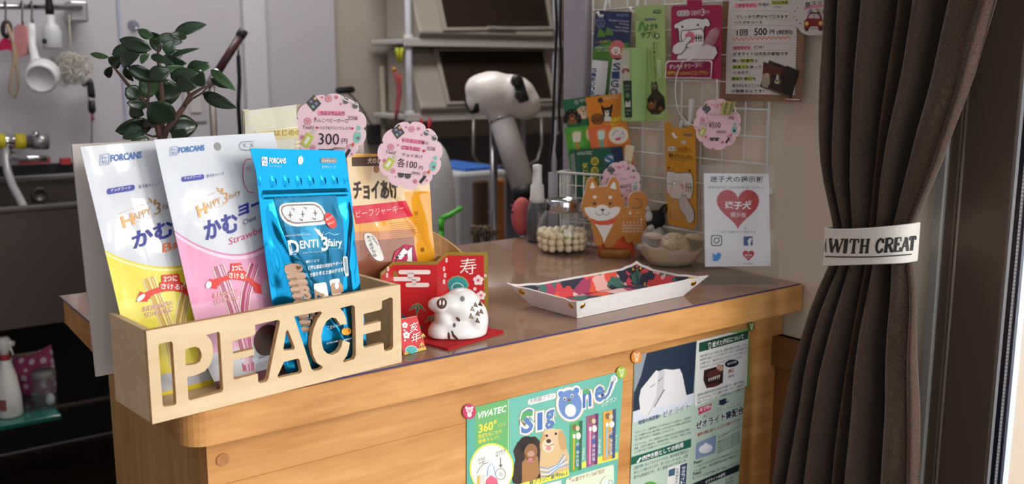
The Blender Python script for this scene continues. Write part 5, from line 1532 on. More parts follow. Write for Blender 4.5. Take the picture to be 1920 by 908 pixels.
o = flatpack('toothpaste_pack', (1.017, 0, 0), NX, d3, [(212, 54), (395, 62), (372, 440), (348, 500), (188, 498), (197, 250)], '#232d58', 'blue and green dog toothpaste card, leftmost on the wire grid', 'toothpaste', art)
b = B(); M = Mx(1.0162)
tp = [(196, 308), (280, 316), (262, 500), (190, 500)]
n = 10
for z0, pts in ((0, tp),):
    vs = []
    for j in range(9):
        f = j / 8
        for i in range(n + 1):
            t = i / n
            x = (tp[0][0] * (1 - f) + tp[3][0] * f) * (1 - t) + (tp[1][0] * (1 - f) + tp[2][0] * f) * t
            y = (tp[0][1] * (1 - f) + tp[3][1] * f) * (1 - t) + (tp[1][1] * (1 - f) + tp[2][1] * f) * t
            vs.append(M(*d3(x, y), .001 + .010 * math.sin(PI * t) * (.15 + .85 * f)))
    b.add(vs, [(j * (n + 1) + i, j * (n + 1) + i + 1, (j + 1) * (n + 1) + i + 1, (j + 1) * (n + 1) + i) for j in range(8) for i in range(n)], mat('#d6d6d6', .35, coat=.3), True)
A = Art(b, lambda X, Y, c: M(X, Y, .0112 + c), d3)
for z, c, bo in ((1, '#e8e8e8', .05), (2, '#27447c', .02)): A.vtext('SigOne', (234, 350), (216, 492), 26, c, z, bo)
obj('paste_tube', b, o)
# light green supplement card with its box
def art(A):
    A.rr([(508, 52), (550, 50), (550, 68), (508, 70)], 8, '#3d5a34', 1); A.text('犬猫用', (512, 65), (546, 64), 10, '#cfdcb8', 2)
    A.text('SigOne', (466, 112), (522, 108), 18, '#2c4f9a', 2, .03)
    A.poly([(430, 165), (436, 130), (450, 112), (448, 150)], '#4a9a44', 2); A.line([(452, 112), (462, 140), (470, 164)], 9, '#4a9a44', 2)
    A.text('ミガキ', (470, 160), (534, 152), 34, '#356a34', 2, .03); A.text('サプリ', (446, 200), (518, 196), 36, '#356a34', 2, .03)
    A.ring(530, 186, 12, 14, 4, '#356a34', 2); A.ell(530, 184, 5, 6, '#e8ece0', 3)
    A.vtext('歯垢・歯石にまぜて', (512, 215), (522, 415), 11, '#4a6a3c', 2); A.vtext('毎日のごはんに', (496, 255), (502, 390), 8, '#6a8a54', 2); A.vtext('ふりかけるだけ', (528, 215), (534, 300), 8, '#6a8a54', 2)
    A.rr([(528, 312), (546, 308), (548, 400), (532, 402)], 6, '#cfdcb8', 1); A.vtext('プロテイン配合', (537, 318), (540, 395), 9, '#4a6a3c', 2)
    A.poly([(498, 440), (504, 418), (512, 430), (526, 416), (532, 440), (536, 470), (566, 500), (572, 560), (540, 590), (500, 590), (476, 560), (478, 510), (500, 480)], '#3a2c22', 2)
    A.ell(515, 446, 15, 16, '#7a6a58', 3); A.ell(509, 442, 3, 3, '#c8b060', 4); A.ell(521, 442, 3, 3, '#c8b060', 4); A.ell(515, 452, 3, 2, '#3a2a22', 4)
    A.ell(502, 535, 22, 30, '#8a5a30', 3); A.ell(500, 520, 18, 16, '#241a14', 4); A.ell(501, 532, 7, 7, '#b98a5a', 5); A.ell(548, 545, 20, 30, '#241a14', 3); A.ell(548, 560, 10, 12, '#8a5a30', 4)
    A.text('VIVATEC', (520, 608), (564, 604), 10, '#e4ead4', 2)
o = flatpack('supplement_pack', (1.014, 0, 0), NX, d3, [(413, 32), (563, 24), (577, 622), (430, 628)], '#a6bf78', 'light green supplement card with a green box on it, second on the wire grid', 'supplement pack', art)
ym = hx(*d3(471, 430), 1.0125).y
xm = hy(*d3(398, 430), ym).x
yl = hx(*d3(346, 430), xm).y
zt2, zb2 = hy(*d3(397, 246), ym).z, hy(*d3(400, 627), ym).z
b = B(); GRN = mat('#9abb7c', .45, var=.03)
b.box(((xm + 1.0125) / 2, (ym + yl) / 2, (zt2 + zb2) / 2), (1.0125 - xm, yl - ym, zt2 - zb2), GRN)
M = Mx(xm); A = Art(b, M, d3, .0001)
A.poly([(345, 262), (384, 260), (388, 415), (352, 415)], '#c3bfae', 1)
A.poly([(347, 362), (366, 350), (386, 358), (386, 374), (366, 366), (350, 384)], '#8a2a44', 2); A.ell(366, 345, 9, 9, '#d9d2c0', 2); A.text('NEW', (356, 370), (378, 366), 9, '#e8dcd8', 3)
A.rr([(354, 416), (398, 416), (402, 606), (364, 606)], 5, '#23392a', 2)
A.text('SigOne', (362, 448), (388, 448), 10, '#b8c8b0', 3); A.text('ミガキサプリ', (360, 466), (392, 466), 9, '#b8c8b0', 3)
A.ell(378, 492, 10, 13, '#5a8a4a', 3); A.poly([(364, 552), (368, 520), (378, 530), (392, 518), (394, 552)], '#c8ccc0', 3); A.text('犬猫用', (368, 574), (394, 574), 9, '#b8c8b0', 3); A.text('30g', (368, 592), (384, 592), 8, '#b8c8b0', 3)
obj('carton', b, o, bevel=.0006)
# magenta gel card
def art(A):
    A.poly([(176, 0), (262, 0), (262, 36), (176, 36)], '#a01a48', .3)
    A.rr([(118, 62), (190, 56), (194, 90), (120, 94)], 16, '#d8d2ce', 1); A.rr([(123, 67), (185, 61), (189, 86), (125, 90)], 12, '#a01a48', 2); A.rr([(125, 69), (183, 63), (187, 84), (127, 88)], 11, '#d8d2ce', 3)
    for x in (135, 154, 173): A.text('✦', (x - 5, 84), (x + 9, 82), 14, '#8a6a70', 4)
    A.text('DENTI', (202, 87), (258, 82), 24, '#e4dade', 2, .01); A.text('3', (258, 90), (276, 88), 40, '#e4dade', 2); A.text('fairy', (272, 82), (304, 78), 24, '#e4dade', 2)
    W2, O2 = '#e2dcda', '#3a2630'
    head = [(104, 150), (112, 136), (132, 128), (150, 118), (170, 110), (200, 105), (240, 106), (268, 112), (282, 104), (298, 112), (308, 138), (300, 152), (280, 146), (272, 160), (272, 220), (268, 255), (240, 268), (190, 270), (150, 262), (136, 240), (132, 180), (126, 158), (112, 162)]
    A.line(head, 12, O2, 1.5, True); A.poly(head, W2, 2)
    A.ell(152, 152, 6, 7, O2, 3); A.ell(240, 142, 6, 7, O2, 3)
    A.poly([(148, 172), (260, 162), (272, 180), (272, 222), (262, 246), (180, 256), (150, 236), (144, 200)], '#efeae6', 3); A.line([(150, 240), (144, 200), (150, 174), (200, 170), (262, 162), (272, 182)], 5, O2, 4)
    for i in range(7): A.ell(196 + 20 * math.cos(i * .9), 212 + 24 * math.sin(i * .9), 11, 12, '#d8708a', 4 + i * .1)
    A.ell(196, 212, 22, 24, '#d8708a', 5)
    A.line([(222, 218), (268, 212)], 5, O2, 5)
    for x in (232, 246, 258): A.line([(x, 196), (x, 236)], 5, O2, 5)
    arm = [(96, 292), (104, 260), (130, 240), (160, 236), (176, 212), (198, 204), (206, 220), (190, 238), (176, 250), (168, 280), (146, 304), (112, 308)]
    A.line(arm, 8, O2, 5, True); A.poly(arm, W2, 6)
    A.poly([(130, 300), (168, 275), (262, 262), (300, 250), (340, 262), (352, 300), (330, 336), (120, 336)], W2, 2.4); A.line([(300, 250), (340, 264), (354, 300), (332, 336)], 7, O2, 3)
    A.poly([(60, 356), (76, 344), (316, 340), (326, 352), (318, 446), (54, 443)], '#e2dcda', 7); A.poly([(65, 364), (80, 351), (308, 348), (318, 360), (314, 440), (62, 438)], '#8e1542', 8)
    A.text('デンティクリーン', (80, 395), (246, 384), 28, '#eadfe2', 9, .025); A.text('歯磨きジェル+シリコンブラシ', (70, 428), (302, 426), 26, '#d9bc2a', 9, .02)
o = flatpack('gel_pack', (1.010, 0, 0), NX, d4, [(86, 44), (98, 32), (360, 28), (372, 40), (364, 442), (356, 448), (60, 446), (54, 438), (70, 360), (86, 345)], '#a01a48', 'magenta dog tooth gel card with a white cartoon dog, third on the wire grid', 'gel pack', art)
b = B(); M = Mx(1.003)
q = [M(*d4(x, y), 0) for x, y in ((238, 360), (262, 320), (300, 250), (330, 190), (346, 166))]
b.tube(q, [.0085, .0085, .0075, .0068, .004], clear('silicone', (.96, .94, .94), .15, 1.4, .9, .16, (.75, .7, .7)), 14); obj('finger_brush', b, o)
b = B(); M = Mx(1.006)
b.tube([M(*d4(x, y), 0) for x, y in ((200, 335), (150, 352), (118, 420), (108, 500), (112, 570), (130, 640), (175, 695), (225, 718), (280, 705), (325, 660), (342, 590), (347, 520), (346, 448))], .0009, mat('#d9d3cf', .6), 6)
tag(obj('cord_loop', b), 'thin white cord loop hanging below the magenta gel card', 'cord')
# orange finger-brush card
def art(A):
    A.ell(383, 84, 15, 12, '#c9c0b4', 1)
    A.text('FORCANS', (380, 46), (432, 50), 14, '#2d4a84', 2, .02)
    A.rr([(280, 108), (338, 104), (340, 138), (282, 140)], 15, '#8a7f6a', 1); A.rr([(283, 111), (335, 107), (337, 135), (285, 137)], 13, '#dcd4c4', 2)
    for x in (294, 311, 328): A.text('✦', (x - 7, 131), (x + 6, 130), 15, '#8a7f6a', 3)
    A.text('DENTI', (348, 142), (388, 140), 24, '#a8551c', 2, .01); A.text('3', (388, 144), (402, 142), 32, '#a8551c', 2); A.text('fairy', (402, 140), (430, 138), 22, '#a8551c', 2)
    A.text('指サックシリコンブラシ', (296, 172), (436, 190), 26, '#3a2412', 2, .025); A.text('Silicone Finger Toothbrush', (308, 188), (410, 200), 11, '#5a7a2a', 2)
    A.ell(296, 234, 6, 8, '#3a2a1a', 2); A.ell(420, 250, 6, 8, '#3a2a1a', 2)
    O2 = '#5a4024'
    h2 = [(284, 262), (296, 254), (330, 262), (360, 268), (400, 262), (428, 270), (438, 310), (436, 370), (428, 410), (400, 422), (360, 418), (310, 410), (288, 380), (280, 320)]
    A.line(h2, 7, O2, 1.5, True); A.poly(h2, '#ddd6cf', 2)
    A.line([(282, 325), (330, 332)], 3, O2, 3); A.line([(395, 345), (436, 352)], 3, O2, 3)
    for x in (398, 410, 424): A.line([(x, 322), (x + 1, 376)], 4, O2, 3)
    A.poly([(360, 330), (376, 325), (388, 345), (380, 365)], '#d38f92', 3)
    a2 = [(375, 395), (392, 395), (410, 430), (430, 460), (446, 500), (444, 540), (428, 560), (405, 552), (396, 520), (380, 500), (362, 470), (358, 430)]
    A.line(a2, 6, O2, 3.5, True); A.poly(a2, '#cdc8c4', 4)
o = flatpack('finger_brush_pack', (1.012, 0, 0), NX, e2, [(268, -20), (276, -34), (292, -36), (304, -22), (310, -4), (400, 4), (412, -10), (424, -26), (440, -24), (448, -8), (452, 300), (456, 560), (440, 592), (420, 592), (300, 568), (290, 555)], '#d0911f', 'orange finger-brush card with ear-shaped top, hanging low on the wire grid', 'finger brush pack', art)
b = B(); M = Mx(1.010)
q = [M(*e2(x, y), 0) for x, y in ((345, 310), (350, 380), (352, 460), (350, 535))]
b.tube(q, [.008, .0125, .0125, .012], clear('blister', (.97, .95, .92), .08, 1.45, 1.1, .06, (.8, .75, .7)), 16); obj('blister', b, o)
# pink 500 yen tag and its clip
price_tag(Mx(1.006), d4, 345, 706, 131, 146, .02,
  [(-48, -42, 96, 14, 'シリコンブラシ', INKB, 3), (-38, 18, 58, 30, '¥500', INKB, 3), (0, 46, 50, 16, '(税別)', INKB, 3)],
  'pink scalloped tag reading 500 yen, clipped on the wire grid', s=1.15)
p = hx(*d4(400, 612), .999)
cl = thing('bamboo_clip', p, 'small green and yellow bamboo-pattern clip on the pink 500 yen tag', 'clip')
for off, mm in ((0, mat('#b9b27a', .5, var=.1)), (.009, mat('#8f8a5a', .5))):
    b = B(); M = Mx(.999 + off)
    b.prism([[d4(376, 575), d4(446, 582), d4(418, 656), d4(362, 648)]], lambda x, y, c: M(x, y, c), 0, -.0022, mm)
    if off == 0:
        A = Art(b, M, d4)
        for i in range(4):
            x = 378 + i * 16
            A.line([(x + 10, 580), (x - 6, 645)], 7, '#6f7f4a' if i % 2 else '#d8c86a', 1)
        for i in range(5): A.line([(372 + i * 2, 590 + i * 13), (436 - i * 4, 596 + i * 13)], 2, '#4f5f34', 2)
    obj('clip_half', b, cl)
b = B(); q = hx(*d4(402, 612), 1.004); b.tube([q + V((0, -.006, 0)), q + V((0, .006, 0))], .0022, CHR, 8); obj('spring', b, cl)
# tall white hook clip
p = hx(*d4(200, 640), 1.02)
b = B(); b.box(p, (.006, .006, .038), WPL); b.box(p + V((-.004, 0, -.015)), (.012, .006, .006), WPL)
tag(obj('grid_hook', b, bevel=.001), 'plain white plastic hook clip left of the pink 500 yen tag', 'hook')

# kraft-backed handwritten notice
def art(A):
    KL = '#b09a78'
    for i, t in enumerate(('MY', 'ic', 'N')): A.text(t, (364 + i * 10, 356 + i * 36), (398, 356 + i * 36), 20, KL, 1)
    random.seed(5)
    for i in range(26): A.line([(366, 30 + i * 13), (366 + random.uniform(18, 34), 30 + i * 13)], 3, KL, 1)
    for i in range(3): A.text('of her was bound, and at the end', (366, 552 + i * 9), (464, 555 + i * 9), 7, KL, 1); A.text('saw for the declared, and most to fashion', (476, 556 + i * 9), (690, 562 + i * 9), 7, KL, 1)
    for i in range(22): A.line([(792, 190 + i * 15), (792 + random.uniform(18, 34), 190 + i * 15)], 3, KL, 1)
    A.line([(366, 330), (398, 331)], 4, '#d8cfc0', 1); A.line([(735, 562), (815, 566)], 6, '#e4ddd0', 1)
    A.poly([(398, 505), (402, 250), (410, 100), (418, -12), (800, -12), (800, 200), (790, 540), (600, 536), (396, 532)], '#d9d2cb', 2)
    for y0 in (58, 108, 140, 172, 204, 242, 280, 318, 352, 386, 420, 455, 492, 525): A.line([(425, y0 + 2), (590 if y0 > 330 else 772, y0 + 6)], 1.5, '#a8a29c', 3)
    hi = lambda x0, y0, x1, y1, c: A.rr([(x0, y0), (x1, y0 - 4), (x1, y1 - 4), (x0, y1)], 4, c, 3)
    hi(450, 20, 578, 46, '#ee8fa8'); hi(656, 6, 752, 28, '#c8d85a'); hi(438, 262, 540, 284, '#ee8fa8'); hi(480, 336, 556, 356, '#c8d85a'); hi(436, 370, 526, 392, '#c8d85a'); hi(430, 438, 482, 458, '#c8d85a'); hi(505, 436, 552, 458, '#c8d85a')
    IK = '#23201f'
    T = lambda t, x0, y0, x1, h: A.text(t, (x0, y0), (x1, y0 - 1), h, IK, 4, .016)
    T('SigOneと', 460, 4, 580, 14); T('ゼオライト', 470, 40, 566, 18); T('使用の', 584, 36, 646, 18); T('SIGONE', 660, 24, 752, 20); T('シグワン', 670, 46, 716, 12)
    T('でしっかり磨かせて頂きます', 456, 105, 752, 20); T('ハミガキコース', 446, 136, 606, 18)
    A.text('1回', (460, 204), (522, 202), 36, IK, 4, .02); A.text('500', (560, 202), (632, 200), 42, IK, 4, .02); A.text('円', (650, 194), (674, 194), 26, IK, 4, .015); A.text('(税別)', (688, 200), (776, 198), 30, IK, 4, .01)
    zz = []
    for i in range(26): zz.append((436 + i * 13, 222 + (8 if i % 2 else -6) - i * .4))
    A.line(zz, 6, '#e88a3c', 4)
    T('ゼオライト', 444, 280, 536, 17); T('とは?', 560, 276, 614, 17); T('ゼオライトは天然の鉱物です', 438, 316, 752, 20); T('高い吸着性と', 436, 354, 582, 18); T('脱臭力を持って', 440, 390, 602, 18); T('いるので、', 444, 420, 536, 16); T('歯垢や歯石を', 432, 456, 570, 18); T('取るのにもってこい', 436, 494, 592, 18); T('の物質なんです!', 430, 526, 612, 18)
o = flatpack('handwritten_notice', (1.026, 0, 0), NX, d4, [(378, -14), (360, 570), (824, 578), (842, 180), (846, -14)], '#8a6a48', 'handwritten tooth-brushing price notice on brown newsprint card, above the grid', 'notice', art, thick=.0008)
def art(A):
    A.poly([(610, 350), (720, 390), (690, 500), (600, 480)], '#5a2f1c', 1); A.poly([(742, 372), (810, 402), (765, 545), (720, 525)], '#241814', 1)
    A.poly([(600, 440), (612, 418), (646, 420), (648, 470), (632, 500), (604, 492)], '#a89a84', 2); A.ell(632, 430, 12, 16, '#b5a892', 2.3)
    A.poly([(640, 500), (668, 440), (720, 440), (726, 500), (700, 520), (650, 510)], '#33201a', 2)
    A.ell(692, 450, 25, 32, '#5a4436', 3); A.ell(672, 436, 10, 16, '#2c1d18', 4, 20); A.ell(714, 440, 9, 16, '#2c1d18', 4, -20); A.ell(692, 448, 7, 26, '#cfc6bc', 4); A.ell(690, 464, 14, 12, '#cfc6bc', 4.5); A.ell(690, 460, 7, 5, '#1a1412', 5)
    A.ell(681, 444, 3, 3, '#0e0a09', 5); A.ell(704, 445, 3, 3, '#0e0a09', 5); A.poly([(598, 488), (640, 500), (760, 545), (764, 556), (592, 492)], '#6a4a34', 3)
o = flatpack('dog_photo', (1.0245, 0, 0), NX, d4, [(642, 342), (811, 406), (764, 560), (590, 488)], '#3d2118', 'small dark snapshot of a brown and white puppy stuck on the notice', 'photo', art, thick=.0006)
def art(A):
    A.text('息スッキリ', (845, 44), (1010, 12), 30, '#2b2523', 2, .01)
    A.line([(840, 52), (880, 40), (930, 34), (985, 20)], 10, '#e4819a', 1)
    for x, y, h in ((785, 95, '#d8a84a'), (805, 45, '#d8a84a'), (800, 110, '#6a6460'), (820, 130, '#5a6a9a'), (790, 60, '#c86a5a'), (960, 160, '#6a6460')): A.text('★' if h == '#d8a84a' else '●', (x - 7, y + 6), (x + 7, y + 6), 13 if h == '#d8a84a' else 5, h, 2)
    R2 = '#8a2018'
    A.poly([(842, 165), (840, 120), (858, 104), (864, 82), (886, 70), (920, 72), (936, 86), (942, 108), (950, 124), (946, 168), (926, 172), (922, 158), (868, 158), (862, 172)], R2, 2)
    A.poly([(866, 104), (872, 84), (890, 77), (916, 78), (930, 90), (934, 106)], '#c9c0c0', 3); A.line([(900, 78), (900, 106)], 3, R2, 4)
    A.ell(858, 134, 13, 14, '#d9a03a', 4); A.ell(937, 132, 13, 14, '#d9a03a', 4); A.ell(858, 134, 8, 9, '#e8cf8a', 5); A.ell(937, 132, 8, 9, '#e8cf8a', 5); A.poly([(876, 150), (920, 150), (916, 160), (880, 160)], '#c9c4c2', 3)
    A.ell(880, 62, 10, 12, '#8f86a8', 3); A.ell(920, 60, 10, 11, '#a89a7a', 3); A.line([(862, 72), (935, 72)], 4, '#5a1a14', 4)
    A.rr([(848, 160), (864, 160), (864, 176), (848, 176)], 3, '#2a2422', 3); A.rr([(928, 160), (944, 160), (944, 174), (928, 174)], 3, '#2a2422', 3)
    A.ell(972, 66, 22, 26, '#e08a3a', 3); A.ring(972, 66, 22, 26, 4, '#2b2523', 4); A.ell(978, 90, 10, 8, '#2b2523', 4)
o = flatpack('car_card', (1.0235, 0, 0), NX, d4, [(752, -14), (758, 60), (752, 100), (768, 140), (800, 155), (825, 185), (860, 200), (920, 200), (985, 186), (1040, 150), (1060, 60), (1050, -14)], '#d8d2ca', 'white cut-out card with a little red car, half behind the brown curtain', 'card', art, thick=.0008)

# ------------------------------------------------------------------ posters on the counter front
PY = .7996
NY = V((0, -1, 0))
f1, f2 = K(850, 660, 3.66), K(1160, 590, 2.854)
def poster(name, k, loop, col, label, art):
    M = planeM(V((0, PY, 0)), NY); b = B()
    b.prism([[k(*q) for q in loop]], lambda x, y, c: M(x, y, c), 0, -.0004, mat(col, .22, var=.02, coat=.6, spec=.6))
    A = Art(b, M, k, .00006, .0001); art(A)
    return tag(obj(name, b), label, 'poster')
def art(A):
    A.poly([(135, 382), (384, 322), (388, 720), (380, 1500), (130, 1600), (136, 900)], '#6db26f', 1)
    A.line([(378, 325), (374, 1500)], 4, '#c9e4c8', 2)
    A.poly([(98, 392), (150, 378), (150, 1600), (98, 1600)], '#5fae9e', 1.5)
    A.text('VIVATEC', (168, 462), (366, 410), 46, '#eef3ea', 2, .025, shear=.25)
    A.text('360°', (172, 562), (298, 530), 66, '#e8d84a', 2, .03); A.text('だから', (302, 520), (356, 506), 24, '#e8d84a', 2)
    A.text('角度を気にせず、', (170, 598), (340, 556), 30, '#e8d84a', 2, .015); A.text('簡単キレイ!', (170, 634), (312, 598), 32, '#e8d84a', 2, .015)
    A.ell(262, 800, 152, 175, '#e8e24a', 3); A.ell(262, 802, 143, 166, '#e6e6e2', 4)
    A.text('従来品', (166, 752), (216, 738), 20, '#6a6a66', 5); A.text('45度', (170, 774), (212, 764), 20, '#6a6a66', 5); A.text('360度型', (290, 700), (358, 684), 20, '#6a6a66', 5); A.text('歯ブラシ', (290, 722), (356, 706), 20, '#6a6a66', 5)
    A.line([(322, 725), (322, 780)], 5, '#6a5f58', 5); A.poly([(310, 775), (336, 773), (323, 796)], '#6a5f58', 5)
    A.line([(160, 835), (180, 795), (205, 770), (240, 756)], 4, '#6a5f58', 5); A.ring(322, 838, 34, 38, 4, '#7a7670', 5); A.ring(322, 838, 8, 9, 3, '#7a7670', 5)
    A.poly([(230, 850), (240, 790), (258, 760), (274, 790), (288, 850)], '#dfeaf2', 5); A.line([(228, 855), (238, 792), (258, 764), (276, 792), (290, 855)], 4, '#6a8ac8', 6)
    A.poly([(222, 880), (256, 845), (296, 870), (306, 910), (216, 920)], '#dc6a84', 7); A.poly([(160, 845), (210, 838), (218, 905), (156, 915)], '#d8d4ca', 5); A.poly([(164, 850), (180, 848), (178, 905), (160, 908)], '#e0b44a', 6)
    A.rr([(508, 330), (700, 278), (706, 318), (512, 368)], 20, '#ecebe6', 2); A.text('犬用歯ブラシ', (522, 356), (692, 312), 32, '#5a6a7a', 3)
    # big lettering: gold edge, white edge, body
    def big(ch, x0, y0, x1, y1, h, col):
        for z, c, bo in ((2, '#d9b27a', .20), (3, '#eeeae8', .15), (4, col, .06)):
            e = {2: 15, 3: 11, 4: 0}[z]
            dx, dy = x1 - x0, y1 - y0; L = math.hypot(dx, dy); 
            A.text(ch, (x0 - e, y0 + e * (1 - dy / L)), (x1 + e, y1 + e), h + 2 * e, c, z, bo if z < 4 else .025)
    BL2 = '#5f7fb8'
    big('S', 462, 570, 548, 548, 165, BL2); big('I', 575, 540, 610, 532, 120, '#4f74b8'); big('g', 628, 536, 692, 520, 128, BL2); big('n', 886, 388, 946, 372, 118, '#4f74b8'); big('e', 968, 352, 1034, 336, 112, BL2)
    A.poly([(462, 470), (470, 420), (510, 402), (545, 408), (540, 440), (500, 440), (486, 470)], '#5aa86a', 4.5); A.poly([(886, 262), (930, 252), (934, 282), (890, 292)], '#5aa86a', 4.5)
    A.line([(1036, 318), (1062, 290), (1084, 240), (1098, 195)], 38, '#eeeae8', 2.9); A.line([(1032, 322), (1060, 294), (1080, 240), (1092, 200)], 17, BL2, 4); A.ell(1102, 188, 24, 28, '#eeeae8', 4); A.line([(1092, 170), (1108, 178), (1110, 198)], 4, '#5f7fb8', 5); A.line([(1090, 184), (1099, 190), (1099, 204)], 4, '#5f7fb8', 5)
    # the round O with ears
    A.ell(800, 360, 100, 122, '#d9b27a', 2.2, -4); A.ell(800, 360, 95, 117, '#eeeae8', 3.2, -4)
    for x, y in ((738, 286), (842, 262)): A.ell(x, y, 30, 32, '#eeeae8', 3.3); A.ell(x, y + 4, 20, 22, '#5f86c8', 4.2)
    A.ell(800, 362, 80, 102, '#6f8cc4', 4.3, -4); A.ell(802, 402, 38, 44, '#e9e8e4', 5); A.ell(762, 322, 11, 12, '#e9e4d8', 5); A.ell(812, 300, 11, 12, '#e9e4d8', 5); A.ell(762, 324, 6, 7, '#4a4440', 6); A.ell(812, 302, 6, 7, '#4a4440', 6); A.ell(792, 330, 12, 10, '#7a5a48', 6); A.line([(770, 358), (790, 350), (792, 342), (798, 350), (818, 346)], 7, '#5aa86a', 6)
    A.text('シグワン', (1015, 384), (1120, 334), 36, '#eef0ea', 3, .01)
    # two dogs
    A.poly([(400, 860), (425, 740), (410, 680), (440, 620), (490, 590), (560, 580), (592, 610), (600, 700), (590, 780), (600, 860), (560, 900), (440, 908), (408, 900)], '#3a2d28', 2)
    A.poly([(470, 760), (520, 700), (580, 720), (590, 830), (560, 890), (470, 900)], '#a87a4e', 2.5)
    A.ell(505, 640, 60, 62, '#2a211e', 3); A.ell(530, 690, 45, 62, '#9a6c46', 3.5, 10); A.ell(478, 656, 12, 18, '#1a1412', 4); A.ell(530, 700, 24, 20, '#c9a078', 4); A.ell(532, 694, 21, 17, '#c4978a', 5); A.ell(528, 742, 20, 14, '#d88a8e', 5); A.line([(485, 700), (505, 735), (530, 750), (555, 735)], 5, '#3a2420', 5)
    A.poly([(595, 700), (600, 600), (630, 550), (680, 528), (740, 530), (768, 580), (775, 660), (795, 720), (790, 820), (600, 870), (590, 800)], '#d9b98a', 2.2)
    A.ell(672, 590, 68, 66, '#dcc09a', 3); A.ell(648, 645, 42, 48, '#e6d2b6', 3.5); A.ell(612, 620, 18, 60, '#c9a070', 3.2, 10); A.ell(745, 610, 26, 70, '#c9a070', 3.2, -10); A.ell(640, 575, 8, 9, '#2a1d18', 5); A.ell(702, 562, 8, 9, '#2a1d18', 5); A.ell(652, 612, 17, 14, '#4a3a38', 5); A.ell(652, 662, 17, 14, '#d88a8e', 5); A.line([(625, 640), (648, 648), (690, 632)], 4, '#5a3a34', 5)
    for i in range(5): A.line([(590 + i * 3, 790 + i * 16), (650, 800 + i * 14), (720, 770 + i * 6), (760 + i * 8, 700 + i * 18)], 7, '#7fa6d8' if i % 2 == 0 else '#e2e6ea', 4)
    # yellow claim band
    A.poly([(455, 905), (790, 808), (792, 850), (520, 925), (455, 940)], '#e8e05a', 4); A.poly([(880, 800), (1130, 735), (1130, 690), (1090, 690), (880, 760)], '#dfe060', 1)
    A.text('歯ブラシ、業界No.1', (520, 915), (778, 846), 34, '#56606a', 6, .01)
    # three brush packs
    for x, y, w, h, c, c2, br in ((800, 480, 84, 350, '#5aa85a', '#3a6a4a', '#d8b04a'), (912, 430, 82, 362, '#a05a86', '#6a3a6a', '#e8a0b8'), (1025, 400, 90, 350, '#e0a84a', '#4a5a7a', '#8ac0d8')):
        A.poly([(x, y + 14), (x + w, y - 10), (x + w - 8, y + h - 24), (x, y + h)], c, 5); A.poly([(x + w * .72, y - 4), (x + w, y - 10), (x + w - 8, y + h - 24), (x + w * .68, y + h - 16)], c2, 6)
        A.ell(x + w * .38, y + 40, w * .22, 22, '#8a6a4a', 6); A.ell(x + w * .6, y + 44, w * .16, 18, '#d8c8a8', 7); A.ell(x + w * .66, y + 96, w * .2, 24, '#e8e6e0', 7)
        A.line([(x + w * .3, y + 90), (x + w * .26, y + h - 20)], 11, br, 7); A.line([(x + w * .3, y + 84), (x + w * .3, y + 112)], 18, '#e8e6e0', 8)
        for z, cc, bo in ((7, '#e8e6e4', .06), (8, '#4a6aa8', .0)): A.vtext('SIGONE', (x + w * .6, y + 140), (x + w * .56, y + h - 40), 24, cc, z, bo)
    A.vtext('小型犬用', (892, 655), (886, 745), 16, '#e8eee8', 6, .01); A.vtext('超小型犬用', (1002, 600), (998, 700), 16, '#e8eee8', 6, .01); A.vtext('中大型犬用', (1112, 570), (1106, 665), 16, '#e8eee8', 6, .01)
    A.rr([(770, 870), (1100, 770), (1100, 1200), (760, 1300)], 20, '#dde6cf', 5); A.text('磨きやすい360°設計', (835, 890), (1038, 828), 32, '#b07a6a', 6, .01)
    A.text('🐾', (786, 900), (830, 886), 34, '#a8705a', 6); A.line([(1004, 905), (1020, 870), (1044, 850)], 3, '#7a7670', 6); A.ring(1076, 895, 14, 16, 3, '#6a8ac8', 6); A.poly([(1030, 910), (1042, 866), (1054, 908)], '#dfeaf2', 6)
    A.poly([(450, 950), (740, 880), (740, 1200), (450, 1280)], '#e8ddd8', 3)
poster('brush_poster', f1, [(93, 393), (1166, 130), (1122, 908), (1085, 1560), (96, 1760), (92, 908)], '#70bcac', 'pale teal dog toothbrush poster with two dogs, left one on the counter front', art)
